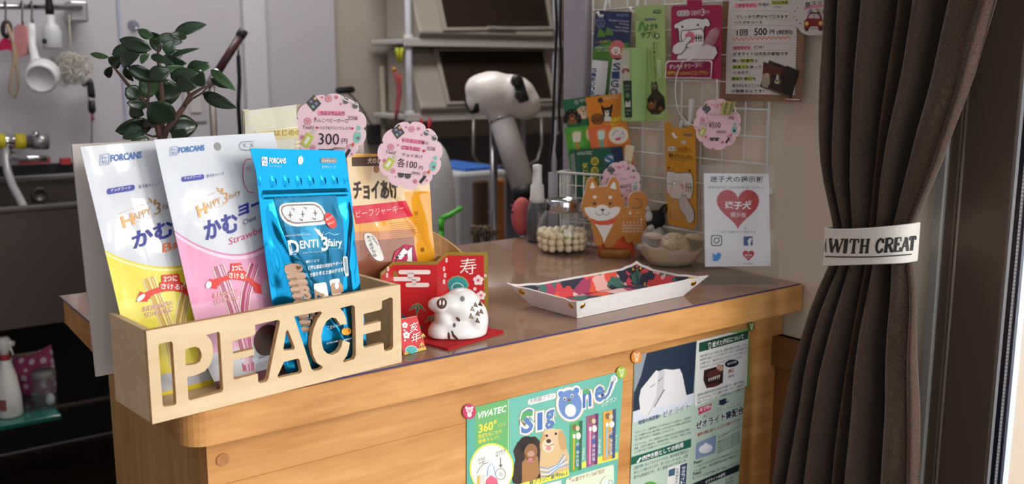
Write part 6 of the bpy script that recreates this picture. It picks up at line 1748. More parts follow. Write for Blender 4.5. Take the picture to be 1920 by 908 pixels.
def art(A):
    A.poly([(88, 222), (417, 142), (400, 424), (76, 520)], '#1f2f44', 1); A.poly([(88, 222), (150, 206), (118, 330), (82, 420)], '#8e9aa2', 1.3)
    A.poly([(76, 520), (200, 480), (402, 420), (398, 480), (76, 580)], '#cfd6e4', 1.5)
    A.poly([(118, 400), (200, 298), (214, 304), (246, 292), (290, 296), (326, 290), (340, 320), (366, 452), (330, 476), (240, 488), (200, 500), (170, 540), (140, 546), (116, 530), (108, 450)], '#dcdbdf', 2)
    A.poly([(214, 304), (246, 300), (240, 400), (180, 500), (160, 540), (150, 545), (200, 440)], '#c3c3ca', 3); A.poly([(240, 400), (246, 402), (190, 498), (186, 496)], '#6c6c74', 4); A.poly([(208, 355), (236, 334), (234, 340), (212, 358)], '#6c6c74', 4); A.poly([(166, 388), (194, 368), (192, 374), (170, 392)], '#8c8c94', 4)
    A.text('地球の創造物=', (104, 592), (224, 552), 24, '#3a4a86', 5, .01)
    for z, c, bo in ((5, '#e8e8ea', .07), (6, '#3a4a86', .0)): A.text('ゼオライト', (234, 552), (376, 506), 34, c, z, bo)
    body = ['ゼオライトは、人類が誕生したと言われるもっと以前から、火山噴火', 'により湖底や火山に降り積もった火山灰などが500~1000万年の', '長い歳月をかけて結晶化したものです。']
    for i, t in enumerate(body): A.text(t, (86, 640 + i * 19), (388 - (i == 2) * 90, 556 + i * 19 + (i == 2) * 25), 13, '#5a6a66', 3)
    body = ['ゼオライトは、イオン交換等などの特長がある多孔質性の状態で', '農業、工業の土壌改良や、養魚場の飼料、水の浄化、外壁など多様', 'に今野で広く利用されております。']
    for i, t in enumerate(body): A.text(t, (84, 706 + i * 19), (386 - (i == 2) * 110, 618 + i * 19 + (i == 2) * 32), 13, '#5a6a66', 3)
    A.poly([(68, 764), (388, 664), (386, 710), (66, 806)], '#1f5f50', 2); A.line([(98, 794), (118, 766)], 9, '#e8eae6', 3); A.text('歯磨き剤としての利用', (124, 786), (344, 710), 28, '#e8eae6', 3, .025)
    for i, t in enumerate(('口腔分野においてもゼオライトは、歯石形成予防性が', 'あることが知られており、多くのメーカーから、人間', '用では商品化され、長く愛用されてきました。')): A.text(t, (80, 832 + i * 25), (372 - i * 4, 738 + i * 25), 18, '#5a6a66', 3)
    A.poly([(262, 820), (368, 786), (360, 920), (255, 940)], '#e4e4e2', 3); A.poly([(266, 832), (302, 820), (298, 860), (264, 868)], '#44607e', 4); A.vtext('犬用歯みがき', (312, 822), (306, 920), 14, '#2c4468', 5); A.poly([(328, 806), (366, 792), (358, 920), (322, 926)], '#2c4468', 4); A.vtext('ゼオライト', (346, 812), (340, 910), 22, '#e4e8ea', 5, .02)
    A.ell(170, 930, 45, 36, '#5a9a44', 2)
    A.poly([(417, 142), (580, 100), (696, 72), (690, 380), (410, 492), (404, 470)], '#e2e2e0', 1.2); A.poly([(590, 98), (698, 72), (696, 92), (640, 98)], '#7fae5a', 2); A.poly([(700, 120), (696, 420), (686, 380), (692, 130)], '#7fae5a', 2)
    A.poly([(430, 152), (694, 84), (692, 130), (428, 202)], '#1f4f3c', 2.4); A.text('愛犬と歯石について', (500, 176), (668, 130), 28, '#e8eae6', 3, .025)
    A.rr([(478, 152), (494, 148), (492, 184), (482, 186)], 6, '#e8eae6', 3); A.rr([(481, 156), (491, 153), (489, 180), (484, 181)], 5, '#1f4f3c', 4)
    for i, t in enumerate(('3歳を過ぎた多くの犬には、歯垢や歯石が付着しており、', '歯周病を発症していると言われています。歯垢(細菌の塊)', 'を放置すると、唾液中のカルシウムやリンなどと結びつき、', '石灰化することにより3~5日で歯石になります。')): A.text(t, (434 + (i > 3), 232 + i * 20), (690 - (i > 2) * 30, 164 + i * 20 + (i > 2) * 8), 14, '#4a4e4c', 3)
    A.poly([(456, 298), (560, 268), (556, 366), (470, 396), (452, 350)], '#2e1c18', 3); A.ell(510, 320, 40, 26, '#5a3028', 4, -20); A.ell(540, 285, 18, 20, '#c99a84', 4, -20)
    for i in range(6): A.poly([(478 + i * 11, 344 - i * 4), (486 + i * 11, 342 - i * 4), (481 + i * 11, 362 - i * 3)], '#e2dcd0', 5)
    A.ell(505, 378, 40, 10, '#5a2a24', 4, -14)
    A.ell(604, 262, 38, 20, '#1e2230', 3, -12); A.text('歯みがき前', (580, 272), (628, 258), 13, '#e2e4ea', 4, .01); A.text('歯石', (586, 318), (616, 308), 24, '#a8242c', 3, .02); A.text('歯周病', (586, 340), (616, 332), 15, '#4a2428', 3)
    for i, t in enumerate(('歯周病の直接的な原因は歯垢中の細菌です。歯石の表面は', '凸凹であるため、さらに歯垢が付着しやすく、歯周病が', '発症しやすいので、日ごろの歯磨きがとても重要です。')): A.text(t, (420, 440 + i * 20), (672, 362 + i * 20), 14, '#4a4e4c', 3)
    A.poly([(536, 460), (576, 446), (574, 466), (594, 462), (556, 486), (524, 480), (538, 478)], '#1f2f44', 3)
    A.poly([(422, 502), (498, 474), (490, 500), (496, 506), (424, 538), (430, 520)], '#c21f5c', 3); A.text('新発売!', (434, 524), (488, 502), 22, '#f0dfe6', 4, .02)
    for z, c, bo in ((4, '#ecebe8', .08), (5, '#2c3a5c', .0)): A.text('犬用ハミガキペーストに', (450, 560), (640, 484), 26, c, z, bo)
    for z, c, bo in ((4, '#ecebe8', .09), (5, '#1f2a44', .03)): A.text('ゼオライト高配合', (412, 618), (668, 530), 42, c, z, bo)
    A.text('歯磨き剤に加工したミクロ粒子パウダー', (422, 654), (658, 568), 18, '#b0402c', 3, .015)
    A.rr([(414, 690), (520, 644), (516, 740), (410, 778)], 10, '#7f96b4', 3); A.ell(464, 718, 38, 24, '#dcdfe6', 4, -14); A.poly([(428, 728), (464, 684), (500, 712)], '#e8eaee', 5)
    A.text('○ 天然ゼオライトとは', (534, 668), (652, 600), 16, '#4a4e4c', 3)
    for i in range(5): A.text('吸着性質を持つ鉱物で消臭', (528, 690 + i * 14), (648, 632 + i * 14), 10, '#5a6a66', 3)
    A.text('Point1', (402, 804), (446, 790), 18, '#1f2a2a', 3, .02)
    for i, t in enumerate(('ミクロ粒子パウダー(ゼオライト)が唾液中のカルシウム', 'イオンを吸着し、歯石沈着を抑え効果を発揮します。')): A.text(t, (402, 826 + i * 20), (642, 736 + i * 20), 13, '#4a4e4c', 3)
    A.text('Point2', (397, 864), (440, 850), 18, '#1f2a2a', 3, .02); A.text('歯ブラシにつけるだけで効果、歯垢・歯石をこすり取ります', (396, 884), (640, 800), 13, '#4a4e4c', 3)
    A.poly([(396, 905), (646, 800), (642, 838), (392, 940)], '#1c2a30', 3); A.text('ゼオライトの成分', (462, 908), (570, 862), 20, '#e4e6e4', 4, .02)
    for i, t in enumerate(('61.74%', '10.81%', '3.07%')): A.text(t, (570, 890 + i * 18), (612, 876 + i * 18), 12, '#4a4e4c', 4)
poster('zeolite_poster', f2, [(86, 223), (698, 72), (696, 90), (640, 908), (612, 1250), (44, 1400), (62, 908)], '#b9d0bf', 'pale green dental powder poster with a white rock, right one on the counter front', art)
def sticker(k, x, y, rx, ry, col, label, kind):
    M = planeM(V((0, PY - .0008, 0)), NY); b = B()
    pts = [k(x + rx * math.cos(2 * PI * i / 26), y + ry * math.sin(2 * PI * i / 26)) for i in range(26)]
    b.prism([pts], lambda X, Y, c: M(X, Y, c), 0, -.0004, mat(col, .4))
    A = Art(b, M, k, .00005, .0001)
    c2 = '#e9c9a8' if kind == 'o' else '#e8d8d4' if kind == 'p' else '#cfe0a8'
    A.ell(x, y - ry * .18, rx * .5, ry * .4, c2, 1); A.ell(x - rx * .45, y - ry * .5, rx * .18, ry * .18, c2, 1); A.ell(x + rx * .42, y - ry * .55, rx * .18, ry * .18, c2, 1); A.ell(x, y + ry * .4, rx * .36, ry * .34, c2, 1.3)
    A.ell(x - rx * .2, y - ry * .2, rx * .08, ry * .08, col, 2); A.ell(x + rx * .2, y - ry * .22, rx * .08, ry * .08, col, 2); A.ell(x, y - ry * .02, rx * .14, ry * .1, col, 2)
    tag(obj('round_sticker', b), label, 'sticker', 'animal stickers holding the posters')
sticker(f1, 110, 410, 46, 52, '#c9395f', 'round pink animal sticker on the upper left corner of the teal poster', 'p')
sticker(f1, 1154, 143, 34, 42, '#a5b43a', 'round lime green animal sticker on the upper right corner of the teal poster', 'g')
sticker(f2, 96, 228, 28, 35, '#dd8636', 'round orange animal sticker on the upper left corner of the white-rock poster', 'o')
sticker(f2, 711, 64, 18, 26, '#5a7a34', 'round dark green animal sticker on the upper right corner of the white-rock poster', 'g')

# ------------------------------------------------------------------ curtain and tie-back
CX = .985
def fabric():
    m = bpy.data.materials.new('brown_twill'); m.use_nodes = True
    nt = m.node_tree; p = nt.nodes['Principled BSDF']; p.inputs['Roughness'].default_value = .9
    tc = nt.nodes.new('ShaderNodeTexCoord'); mp = nt.nodes.new('ShaderNodeMapping'); mp.inputs['Scale'].default_value = (900, 900, 500)
    nz = nt.nodes.new('ShaderNodeTexNoise'); nz.inputs['Scale'].default_value = 1.2; nz.inputs['Detail'].default_value = 2
    nt.links.new(tc.outputs['Object'], mp.inputs['Vector']); nt.links.new(mp.outputs[0], nz.inputs['Vector'])
    cr = nt.nodes.new('ShaderNodeValToRGB'); cr.color_ramp.elements[0].position = .3; cr.color_ramp.elements[0].color = lin('#21140c') + (1,); cr.color_ramp.elements[1].position = .75; cr.color_ramp.elements[1].color = lin('#5f432f') + (1,)
    nt.links.new(nz.outputs['Fac'], cr.inputs[0]); nt.links.new(cr.outputs[0], p.inputs['Base Color'])
    bp = nt.nodes.new('ShaderNodeBump'); bp.inputs['Strength'].default_value = .4; bp.inputs['Distance'].default_value = .001
    nt.links.new(nz.outputs['Fac'], bp.inputs['Height']); nt.links.new(bp.outputs[0], p.inputs['Normal'])
    p.inputs['Sheen Weight'].default_value = .3
    return m
FAB = fabric()
Lp = [(-700, 1575), (0, 1555), (180, 1551), (300, 1548), (420, 1547), (490, 1545), (560, 1530), (700, 1498), (800, 1481), (908, 1463), (1300, 1415), (1800, 1390)]
Rp = [(-700, 2080), (0, 1879), (150, 1832), (300, 1776), (360, 1748), (415, 1724), (490, 1716), (600, 1729), (750, 1738), (908, 1741), (1300, 1752), (1800, 1770)]
def lerp(tab, y):
    for i in range(len(tab) - 1):
        if y <= tab[i + 1][0]:
            f = (y - tab[i][0]) / (tab[i + 1][0] - tab[i][0])
            p0 = tab[max(i - 1, 0)][1]; p1 = tab[i][1]; p2 = tab[i + 1][1]; p3 = tab[min(i + 2, len(tab) - 1)][1]
            return p1 + (p2 - p1) * f
    return tab[-1][1]
cu = B(); NS = 260; rowsY = [-620 + 40 * i for i in range(50)]
rows = []
cth = thing('curtain', (CX, .64, .02), 'dark brown curtain gathered by a white tie-back beside the window', 'curtain')
foldc = [(.0, 0), (.055, 1), (.10, 0), (.165, 1), (.225, 0), (.30, 1), (.40, 0), (.46, .55), (.52, 0), (.60, 1), (.70, .02), (.83, 1), (.93, .70), (.965, .82), (1.0, .55)]
def fold(p):
    for i in range(len(foldc) - 1):
        if p <= foldc[i + 1][0]:
            f = (p - foldc[i][0]) / (foldc[i + 1][0] - foldc[i][0]); f = f * f * (3 - 2 * f)
            return 1 - (1 - (foldc[i][1] * (1 - f) + foldc[i + 1][1] * f)) ** 1.9
    return foldc[-1][1]
for Y in rowsY:
    xl, xr = lerp(Lp, Y), lerp(Rp, Y)
    tight = math.exp(-((Y - 452) / 120) ** 2)
    amp = .052 - .022 * tight + .010 * smooth(500, 900, Y)
    pl_, pr_ = hx(xl, Y, CX - .020), hx(xr, Y, CX - .022)
    z = (pl_.z + pr_.z) / 2
    row = []
    for i in range(NS + 1):
        p = i / NS
        pp_ = p + .012 * math.sin(Y * .004 + p * 9)
        y = pl_.y + (pr_.y - pl_.y) * (.5 + (p - .5) * (1 - .17 * math.exp(-((Y - 452) / 75) ** 2)))
        row.append(V((CX + .010 - amp * fold(min(1, max(0, pp_))) + .0015 * math.sin(Y * .02 + p * 30), y, pl_.z + (pr_.z - pl_.z) * p)))
    rows.append(row)
N = NS + 1
cu.add([q for r in rows for q in r], [(j * N + i, j * N + i + 1, (j + 1) * N + i + 1, (j + 1) * N + i) for j in range(len(rows) - 1) for i in range(NS)], FAB, True)
obj('curtain_cloth', cu, cth, solid=.0012)
b = B()
ST = mat('#2a1c15', .9)
for j in range(len(rows) - 1):
    for q in range(5):
        i = int(NS * .935)
        a = rows[j][i].lerp(rows[j + 1][i], q / 5); c = rows[j][i].lerp(rows[j + 1][i], q / 5 + .11)
        b.tube([a + V((-.0012, -.0006, 0)), c + V((-.0012, -.0006, 0))], .0005, ST, 4)
obj('hem_stitching', b, cth)
# tie-back: a flat cotton band wrapped round
kb = K(1440, 0, 1)
BAND = mat('#d3cdc6', .9, var=.05, scale=300, bump=.4, bscale=900, name='white_cotton')
tb = B(); nb = 60
cyl = []
yl0, yr0 = hx(1549, 455, CX - .026).y + .001, hx(1724, 455, CX - .014).y + .0045
yc, ry = (yl0 + yr0) / 2, (yl0 - yr0) / 2
def band_pt(w, f):
    """w turns round the curtain, f from bottom to top"""
    y = yc + ry * math.cos(w) * (1.0)
    x = CX - .014 - .036 * abs(math.sin(w)) ** .7 * (1 if math.sin(w) > 0 else -1) * (1 if math.sin(w) > 0 else .55)
    tilt = (y - yc) / ry
    zt_, zb_ = band_z(tilt)
    return V((x, y, zb_ + (zt_ - zb_) * f))
def zpx(Y, X, x): return hx(X, Y, x).z
def band_z(t):
    # left edge top 417 / bottom 488, middle top 427 / bottom 499, right edge top 414 / bottom 486
    tl, tm, tr_ = zpx(418, 1547, CX), zpx(432, 1640, CX - .04), zpx(414, 1722, CX)
    bl, bm_, br = zpx(489, 1547, CX), zpx(501, 1640, CX - .04), zpx(486, 1718, CX)
    f = (t + 1) / 2
    q = lambda a, m_, c: c * (1 - f) * (1 - 2 * f) + m_ * 4 * f * (1 - f) + a * f * (2 * f - 1)
    return q(tl, tm, tr_), q(bl, bm_, br)
for i in range(nb + 1):
    pass
vs = []
fr_ = [0, .04, .08, .3, .5, .7, .92, .96, 1]
for f in fr_:
    for i in range(nb):
        w = 2 * PI * i / nb
        vs.append(band_pt(w, f) + V((-.0005 if f in (0, 1) else 0, 0, 0)))
tb.add(vs, [(j * nb + i, j * nb + (i + 1) % nb, (j + 1) * nb + (i + 1) % nb, (j + 1) * nb + i) for j in range(len(fr_) - 1) for i in range(nb)], BAND, True)
tie = obj('tie_back', tb, solid=.0022)
tag(tie, 'white cotton tie-back printed with black capitals, around the brown curtain', 'curtain tie')
b = B(); A = Art(b, castM([tree_of(tie)]), lambda x, y: (x, y), .0003, .0001)
def base_y(X): # printed baseline follows the band
    return 473 + 3.5 * math.sin((X - 1545) / 175 * PI) - (X - 1545) * .030
LET = {'W': [([(0, 1), (.26, 0)], 2), ([(.26, 0), (.5, .9)], 1), ([(.5, .9), (.74, 0)], 2), ([(.74, 0), (1, 1)], 1), ([(-.08, 1), (.18, 1)], 1), ([(.38, .95), (.6, .95)], 1), ([(.84, 1), (1.1, 1)], 1)],
 'I': [([(.5, 0), (.5, 1)], 2.6), ([(.1, 0), (.9, 0)], 1), ([(.1, 1), (.9, 1)], 1)],
 'T': [([(.5, 0), (.5, 1)], 2), ([(.25, 0), (.75, 0)], 1), ([(0, 1), (1, 1)], 1), ([(.02, 1), (0, .74)], 1), ([(.98, 1), (1, .74)], 1)],
 'H': [([(.2, 0), (.2, 1)], 2), ([(.8, 0), (.8, 1)], 2), ([(.2, .5), (.8, .5)], 1), ([(0, 0), (.4, 0)], 1), ([(.6, 0), (1, 0)], 1), ([(0, 1), (.4, 1)], 1), ([(.6, 1), (1, 1)], 1)],
 'C': [([(.95, .7), (.82, .92), (.55, 1), (.28, .9), (.12, .65), (.1, .4), (.2, .14), (.45, 0), (.75, .04), (.96, .26)], 1.7), ([(.95, .68), (.95, 1)], 1)],
 'R': [([(.22, 0), (.22, 1)], 2), ([(.22, 1), (.6, 1), (.82, .9), (.84, .68), (.66, .53), (.22, .5)], 1.4), ([(.5, .52), (.88, .02), (1.02, 0)], 2), ([(0, 0), (.42, 0)], 1), ([(0, 1), (.3, 1)], 1)],
 'E': [([(.22, 0), (.22, 1)], 2), ([(0, 1), (.9, 1), (.9, .74)], 1), ([(.22, .52), (.66, .52)], 1), ([(0, 0), (.92, 0), (.96, .28)], 1), ([(.66, .4), (.66, .64)], 1)],
 'A': [([(.08, 0), (.5, 1)], 1), ([(.5, 1), (.88, 0)], 2), ([(.24, .34), (.74, .34)], 1), ([(-.06, 0), (.24, 0)], 1), ([(.7, 0), (1.04, 0)], 1)]}
pos = [('E', 1529, 17), ('W', 1554, 24), ('I', 1580, 9), ('T', 1592, 16), ('H', 1611, 18), ('C', 1641, 14), ('R', 1657, 17), ('E', 1675, 13), ('A', 1689, 14), ('T', 1703, 11)]
for ch, X, w in pos:
    for pts, wt in LET[ch]:
        q = []
        for (u, v) in pts: q.append((max(1547, X + u * w + v * 3.0), base_y(X + u * w) - v * 25))
        if max(p[0] for p in q) - min(p[0] for p in q) < .3 and wt == 1: continue
        A.line(q, 2.8 * wt, '#1d1b1c', 2)
for i in range(40):
    x0 = 1547 + i * 4.05
    A.line([(x0, base_y(x0) + 8), (x0 + 4.1, base_y(x0 + 4.1) + 8)], 2.2, '#1d1b1c', 2)
obj('printed_letters', b, tie)

# ------------------------------------------------------------------ the back of the room: sink, rail, dryer, rack
STL = mat('#6b6663', .3, .9, var=.06, scale=4, aniso=(1, 1, 30), name='brushed_steel')
STD = mat('#5a504b', .38, .6, var=.08, scale=5, name='dark_steel')
ys_ = 2.42
zr = hy(70, 386, ys_).z
xsl, xsr = -.55, 1.02
sk_ = thing('grooming_sink', ((xsl + xsr) / 2, ys_ + .3, .1), 'deep stainless steel grooming sink along the back wall', 'sink')
zb = hy(60, 612, ys_).z
def ring_box(b, x0, x1, y0, y1, z0, z1, t, m):
    b.box(((x0 + x1) / 2, y0 + t / 2, (z0 + z1) / 2), (x1 - x0, t, z1 - z0), m); b.box(((x0 + x1) / 2, y1 - t / 2, (z0 + z1) / 2), (x1 - x0, t, z1 - z0), m)
    b.box((x0 + t / 2, (y0 + y1) / 2, (z0 + z1) / 2), (t, y1 - y0 - 2 * t, z1 - z0), m); b.box((x1 - t / 2, (y0 + y1) / 2, (z0 + z1) / 2), (t, y1 - y0 - 2 * t, z1 - z0), m)
b = B(); ring_box(b, xsl, xsr, ys_, 3.08, zb, zr - .012, .02, STD); b.box(((xsl + xsr) / 2, 2.75, zb + .01), (xsr - xsl - .04, .62, .02), STD)
obj('basin', b, sk_)
b = B(); ring_box(b, xsl - .004, xsr + .004, ys_ - .006, 3.085, zr - .012, zr, .035, STL); obj('rim', b, sk_, bevel=.003)
b = B(); zl = hy(60, 312, 3.09).z
b.box(((xsl + xsr) / 2, 3.095, (zr + zl) / 2 + .005), (xsr - xsl, .018, zl - zr), mat('#252325', .3)); obj('splashback', b, sk_)
b = B(); 
for x0, x1 in ((36, 95), (114, 134)):
    a, c = hy(x0, 303, 3.07), hy(x1, 303, 3.07); b.box(((a.x + c.x) / 2, 3.08, a.z), (c.x - a.x, .02, .018), mat('#b0383a', .5))
obj('red_strip', b, sk_)
b = B(); p = hy(74, 365, 3.055)
b.lathe([(.022, 0), (.022, .006), (.016, .008), (.014, .002), (0, .002)], p, STD, 20, Matrix.Rotation(PI / 2, 3, 'X')); obj('overflow', b, sk_)
for x in (xsl + .05, xsr - .05):
    for y in (ys_ + .05, 3.0):
        b = B(); b.tube([(x, y, 0), (x, y, zb)], .016, STD, 10); obj('leg', b, sk_)
b = B(); b.tube([(xsl + .05, ys_ + .07, .335), (xsr - .05, ys_ + .07, .335)], .010, STL, 10); obj('cross_bar', b, sk_)
# mixer tap on the wall with yellow bands
fy = 3.0
tp_ = hy(45, 265, fy)
tap = thing('mixer_tap', tp_, 'chrome wall mixer tap with yellow bands above the sink', 'tap')
b = B()
def seg(x0, x1, y, r, m): b.tube([hy(x0, y, fy), hy(x1, y + .5, fy)], r, m, 16)
seg(-40, 62, 265, .019, CHR); obj('body', b, tap)
b = B(); seg(-4, 9, 265, .0215, mat('#d3c22e', .5)); seg(27, 47, 265, .0215, mat('#d3c22e', .5)); obj('yellow_band', b, tap)
b = B(); seg(60, 90, 265, .023, mat('#b9b6b6', .3, .8)); p = hy(66, 253, fy - .01); b.ball(p, .012, CHR, 12); b.tube([p, p + V((0, .02, -.03))], .006, CHR, 8); obj('handle', b, tap)
b = B(); b.tube([hy(15, 272, fy), hy(16, 284, fy), hy(20, 294, fy - .02), hy(30, 297, fy - .05), hy(90, 297, fy - .07)], .0095, CHR, 12); obj('spout', b, tap)
b = B(); b.tube([hy(4, 272, fy + .04), hy(4, 262, 3.115)], .014, CHR, 10); b.tube([hy(40, 270, fy), hy(40, 268, 3.115)], .014, CHR, 10); obj('wall_inlet', b, tap)
b = B(); b.tube([hy(10, 272, fy), hy(11, 300, fy - .02), hy(15, 325, fy - .04), hy(24, 350, fy - .09), hy(36, 372, fy - .15), hy(44, 388, fy - .2), hy(52, 410, fy - .25)], .011, mat('#a9a8ab', .4, .3), 10)
tag(obj('shower_hose', b), 'grey shower hose curving from the yellow-banded tap into the sink', 'hose')
# shelf with bottles below
zg = hy(60, 785, ys_ - .02).z
x0, x1 = -.45, hy(113, 780, ys_ - .02).x
b = B(); b.box(((x0 + x1) / 2, ys_ + .12, zg - .006), (x1 - x0, .30, .012), mat('#0f5f52', .15, trans=.0, coat=.8)); 
tag(obj('glass_shelf', b, bevel=.002), 'green glass shelf under the sink holding bottles and a bag', 'shelf')
def lathe_thing(name, px, py, y, profpx, m, label, cat, zbase=None, parts=()):
    """profpx: (radius px, height px) at the object's own distance"""
    p = hy(px, py, y)
    if zbase is not None: p.z = zbase
    s = (p - CAM).dot(FW) / F
    t = thing(name, p, label, cat)
    for nm, pr, mm in [(None, profpx, m)] + list(parts):
        b = B(); b.lathe([(r * s, h * s) for r, h in pr], p, mm, 28); obj(nm or 'body', b, t)
    return t, p, s
t, p, s = lathe_thing('spray_bottle', 20, 778, ys_ + .03, [(20, .5), (22, 4), (21, 40), (17, 75), (11, 100), (8, 112)], mat('#d9d6d2', .4), 'white spray bottle with a red collar on the green glass shelf', 'bottle', zg,
  [('collar', [(8.6, 108), (9, 112), (9, 118), (8, 120)], mat('#a3202a', .4)), ('spray_head', [(7.5, 119), (8, 126), (12, 136), (12, 146), (8, 152), (0, 153)], mat('#d6d3d0', .4))])
b = B(); b.tube([p + V((0, 0, 141 * s)), p + RT * 18 * s + V((0, 0, 140 * s))], 5 * s, mat('#d6d3d0', .4), 10); b.tube([p + RT * 10 * s + V((0, 0, 138 * s)), p + RT * 15 * s + V((0, 0, 118 * s))], 2 * s, mat('#d6d3d0', .4), 8); obj('trigger', b, t)
b = B(); q = lambda w, h: p + V((21.6 * s * math.cos(w), 21.6 * s * math.sin(w), h * s))
a0 = math.atan2(-FH.y, -FH.x)
b.add([q(a0 - .6 + .12 * i, 12) for i in range(8)] + [q(a0 - .6 + .12 * i, 38) for i in range(8)], [(i, i + 1, 9 + i, 8 + i) for i in range(7)], mat('#8a4a44', .5), True); obj('label', b, t)
lathe_thing('spray_bottle', -6, 772, ys_ + .10, [(12, .5), (14, 4), (14, 80), (8, 96), (5, 110), (5, 118), (0, 119)], mat('#c9c4be', .4), 'plain pale bottle at the left edge, beside the red-collared spray bottle', 'bottle', zg)
t, p, s = lathe_thing('lidded_jar', 87, 766, ys_ + .05, [(18, .5), (21, 3), (21, 52), (18, 58)], clear('jar_plastic', (.85, .88, .9), .06, 1.4, 1.0, .12, (.5, .5, .52)), 'clear jar with a grey lid on the green glass shelf', 'jar', zg,
  [('lid', [(20, 58), (20.5, 60), (20.5, 68), (19, 70), (0, 71)], mat('#7f7f7c', .5))])
b = B(); b.ball(p + RT * 9 * s + V((0, 0, 14 * s)), (8 * s, 8 * s, 12 * s), mat('#d9dde0', .8), 14); tag(obj('cotton_wad', b), 'white cotton wad inside the clear grey-lidded jar', 'cotton wad')
def dots():
    m = bpy.data.materials.new('pink_dots'); m.use_nodes = True; nt = m.node_tree; p = nt.nodes['Principled BSDF']; p.inputs['Roughness'].default_value = .7
    tc = nt.nodes.new('ShaderNodeTexCoord'); vo = nt.nodes.new('ShaderNodeTexVoronoi'); vo.inputs['Scale'].default_value = 46; vo.inputs['Randomness'].default_value = .35
    nt.links.new(tc.outputs['Object'], vo.inputs['Vector']); cr = nt.nodes.new('ShaderNodeValToRGB'); cr.color_ramp.interpolation = 'CONSTANT'
    cr.color_ramp.elements[0].color = lin('#d9c6cf') + (1,); cr.color_ramp.elements[1].position = .36; cr.color_ramp.elements[1].color = lin('#a3416e') + (1,)
    nt.links.new(vo.outputs['Distance'], cr.inputs[0]); nt.links.new(cr.outputs[0], p.inputs['Base Color']); return m
DOT = dots()
bg = hy(62, 762, ys_ + .17); bg.z = zg
tb_ = thing('polka_dot_bag', bg, 'pink and white polka-dot pouch behind the bottles on the glass shelf', 'bag')
b = B(); s = (bg - CAM).dot(FW) / F; n = 20
vs = []
for hgt, w, d in ((0, .9, .6), (.1, 1, .8), (.5, 1.02, 1), (.85, .98, .5), (1, .95, .12)):
    for i in range(n):
        a = 2 * PI * i / n
        cx2 = math.copysign(abs(math.cos(a)) ** .6, math.cos(a)); sy2 = math.copysign(abs(math.sin(a)) ** .8, math.sin(a))
        sag = (.12 if hgt > .8 else 0) * (1 - abs(cx2)) 
        vs.append(bg + RT * cx2 * w * 46 * s + FH * sy2 * d * 18 * s + V((0, 0, (hgt + .14 * cx2 * (hgt > .6) - sag) * 84 * s)))
b.add(vs, [(j * n + i, j * n + (i + 1) % n, (j + 1) * n + (i + 1) % n, (j + 1) * n + i) for j in range(4) for i in range(n)] + [tuple(range(n))], DOT, True); obj('bag_body', b, tb_)
b = B(); b.tube([bg + RT * (c - 40) * s + V((0, 0, (78 + .14 * (c - 40)) * s)) for c in (0, 25, 50, 80)], 3.2 * s, mat('#8c7f66', .6), 8); obj('zip', b, tb_)

# dark board added to stand in for the shade under the sink
b = B(); b.box(((xsl + xsr) / 2, 3.14, .33), (xsr - xsl + .6, .02, .64), mat('#1c1a1a', .7)); struct(obj('under_sink_shade', b))
# towel rail and what hangs on it
ry_ = 3.04
rl = thing('towel_rail', hy(60, 12, ry_), 'chrome rail on the back wall hung with grooming tools', 'rail')
b = B(); b.tube([hy(-260, 9, ry_), hy(154, 14, ry_)], .0085, CHR, 12); obj('bar', b, rl)
p = hy(145, 22, ry_ + .03); b = B(); b.box(p + V((0, .012, 0)), (.05, .07, .06), mat('#a9a7a8', .35, .6)); obj('bracket', b, rl, bevel=.006)
def shook(x, y0, y1, label):
    b = B(); a, c = hy(x, y0, ry_), hy(x + 1, y1, ry_ - .012)
    b.tube([a + V((0, .012, -.006)), a + V((0, .010, .010)), a + V((0, -.004, .0145)), a + V((0, -.013, .006)), c + V((0, 0, .01)), c + V((0, -.004, 0)), c + V((0, -.014, .002)), c + V((0, -.016, .012))], .0024, STL, 8)
    return tag(obj('s_hook', b), label, 'hook', 'steel hooks on the towel rail')
shook(10, 12, 44, 'steel hook holding the dark ring and tan strap, leftmost on the rail')
shook(41, 12, 48, 'steel hook holding the pink patterned board on the rail')
shook(59, 12, 44, 'steel hook holding the white ladle on the rail')
b = B(); b.tube([hy(12 + 7 * math.cos(w), 55 + 14 * math.sin(w), ry_ - .03) for w in [2 * PI * i / 16 for i in range(16)]], .0065, mat('#3a2f2e', .4, .4), 8, close=True)
tag(obj('collar_ring', b), 'dark metal ring hanging on the left hook of the rail', 'ring')
b = B(); M = planeM(hy(12, 85, ry_ - .035), -FH); b.prism([[(-8, 96), (6, 72), (18, 74), (28, 98), (14, 92)]], lambda x, y, c: M(x, y, c), .006, -.006, mat('#c41d52', .7)); tag(obj('pink_scoop', b, bevel=.003), 'bright pink scoop-shaped tool at the left end of the rail', 'tool')
b = B(); b.tube([hy(x, y, ry_ - .048) for x, y in ((13, 45), (20, 68), (29, 95), (32, 130), (33, 165), (27, 183), (18, 172), (22, 140), (27, 110), (24, 80), (16, 52))], .0045, mat('#a58f74', .8), 8); tag(obj('tan_strap', b), 'long tan strap looped over the left hook of the rail', 'strap')
b = B(); M = planeM(hy(40, 75, ry_ - .02), -FH); b.prism([[(27, 52), (36, 45), (51, 50), (53, 102), (34, 108), (29, 80)]], lambda x, y, c: M(x, y, c), .005, -.005, mat('#cf8d8d', .7, var=.3, scale=60)); tag(obj('pink_board', b, bevel=.003), 'pink and beige patterned paddle hanging beside the white ladle', 'paddle')
ld = thing('ladle', hy(75, 140, ry_ - .06), 'white plastic ladle with a round cup hanging from the rail', 'ladle')
PLW = mat('#d6d4d8', .4, var=.02)
b = B(); c = hy(76, 148, ry_ - .16); s = (c - CAM).dot(FW) / F; ax = (-FH * .93 + RT * .28 + V((0, 0, -.24))).normalized(); R = ax.to_track_quat('Z', 'Y').to_matrix()
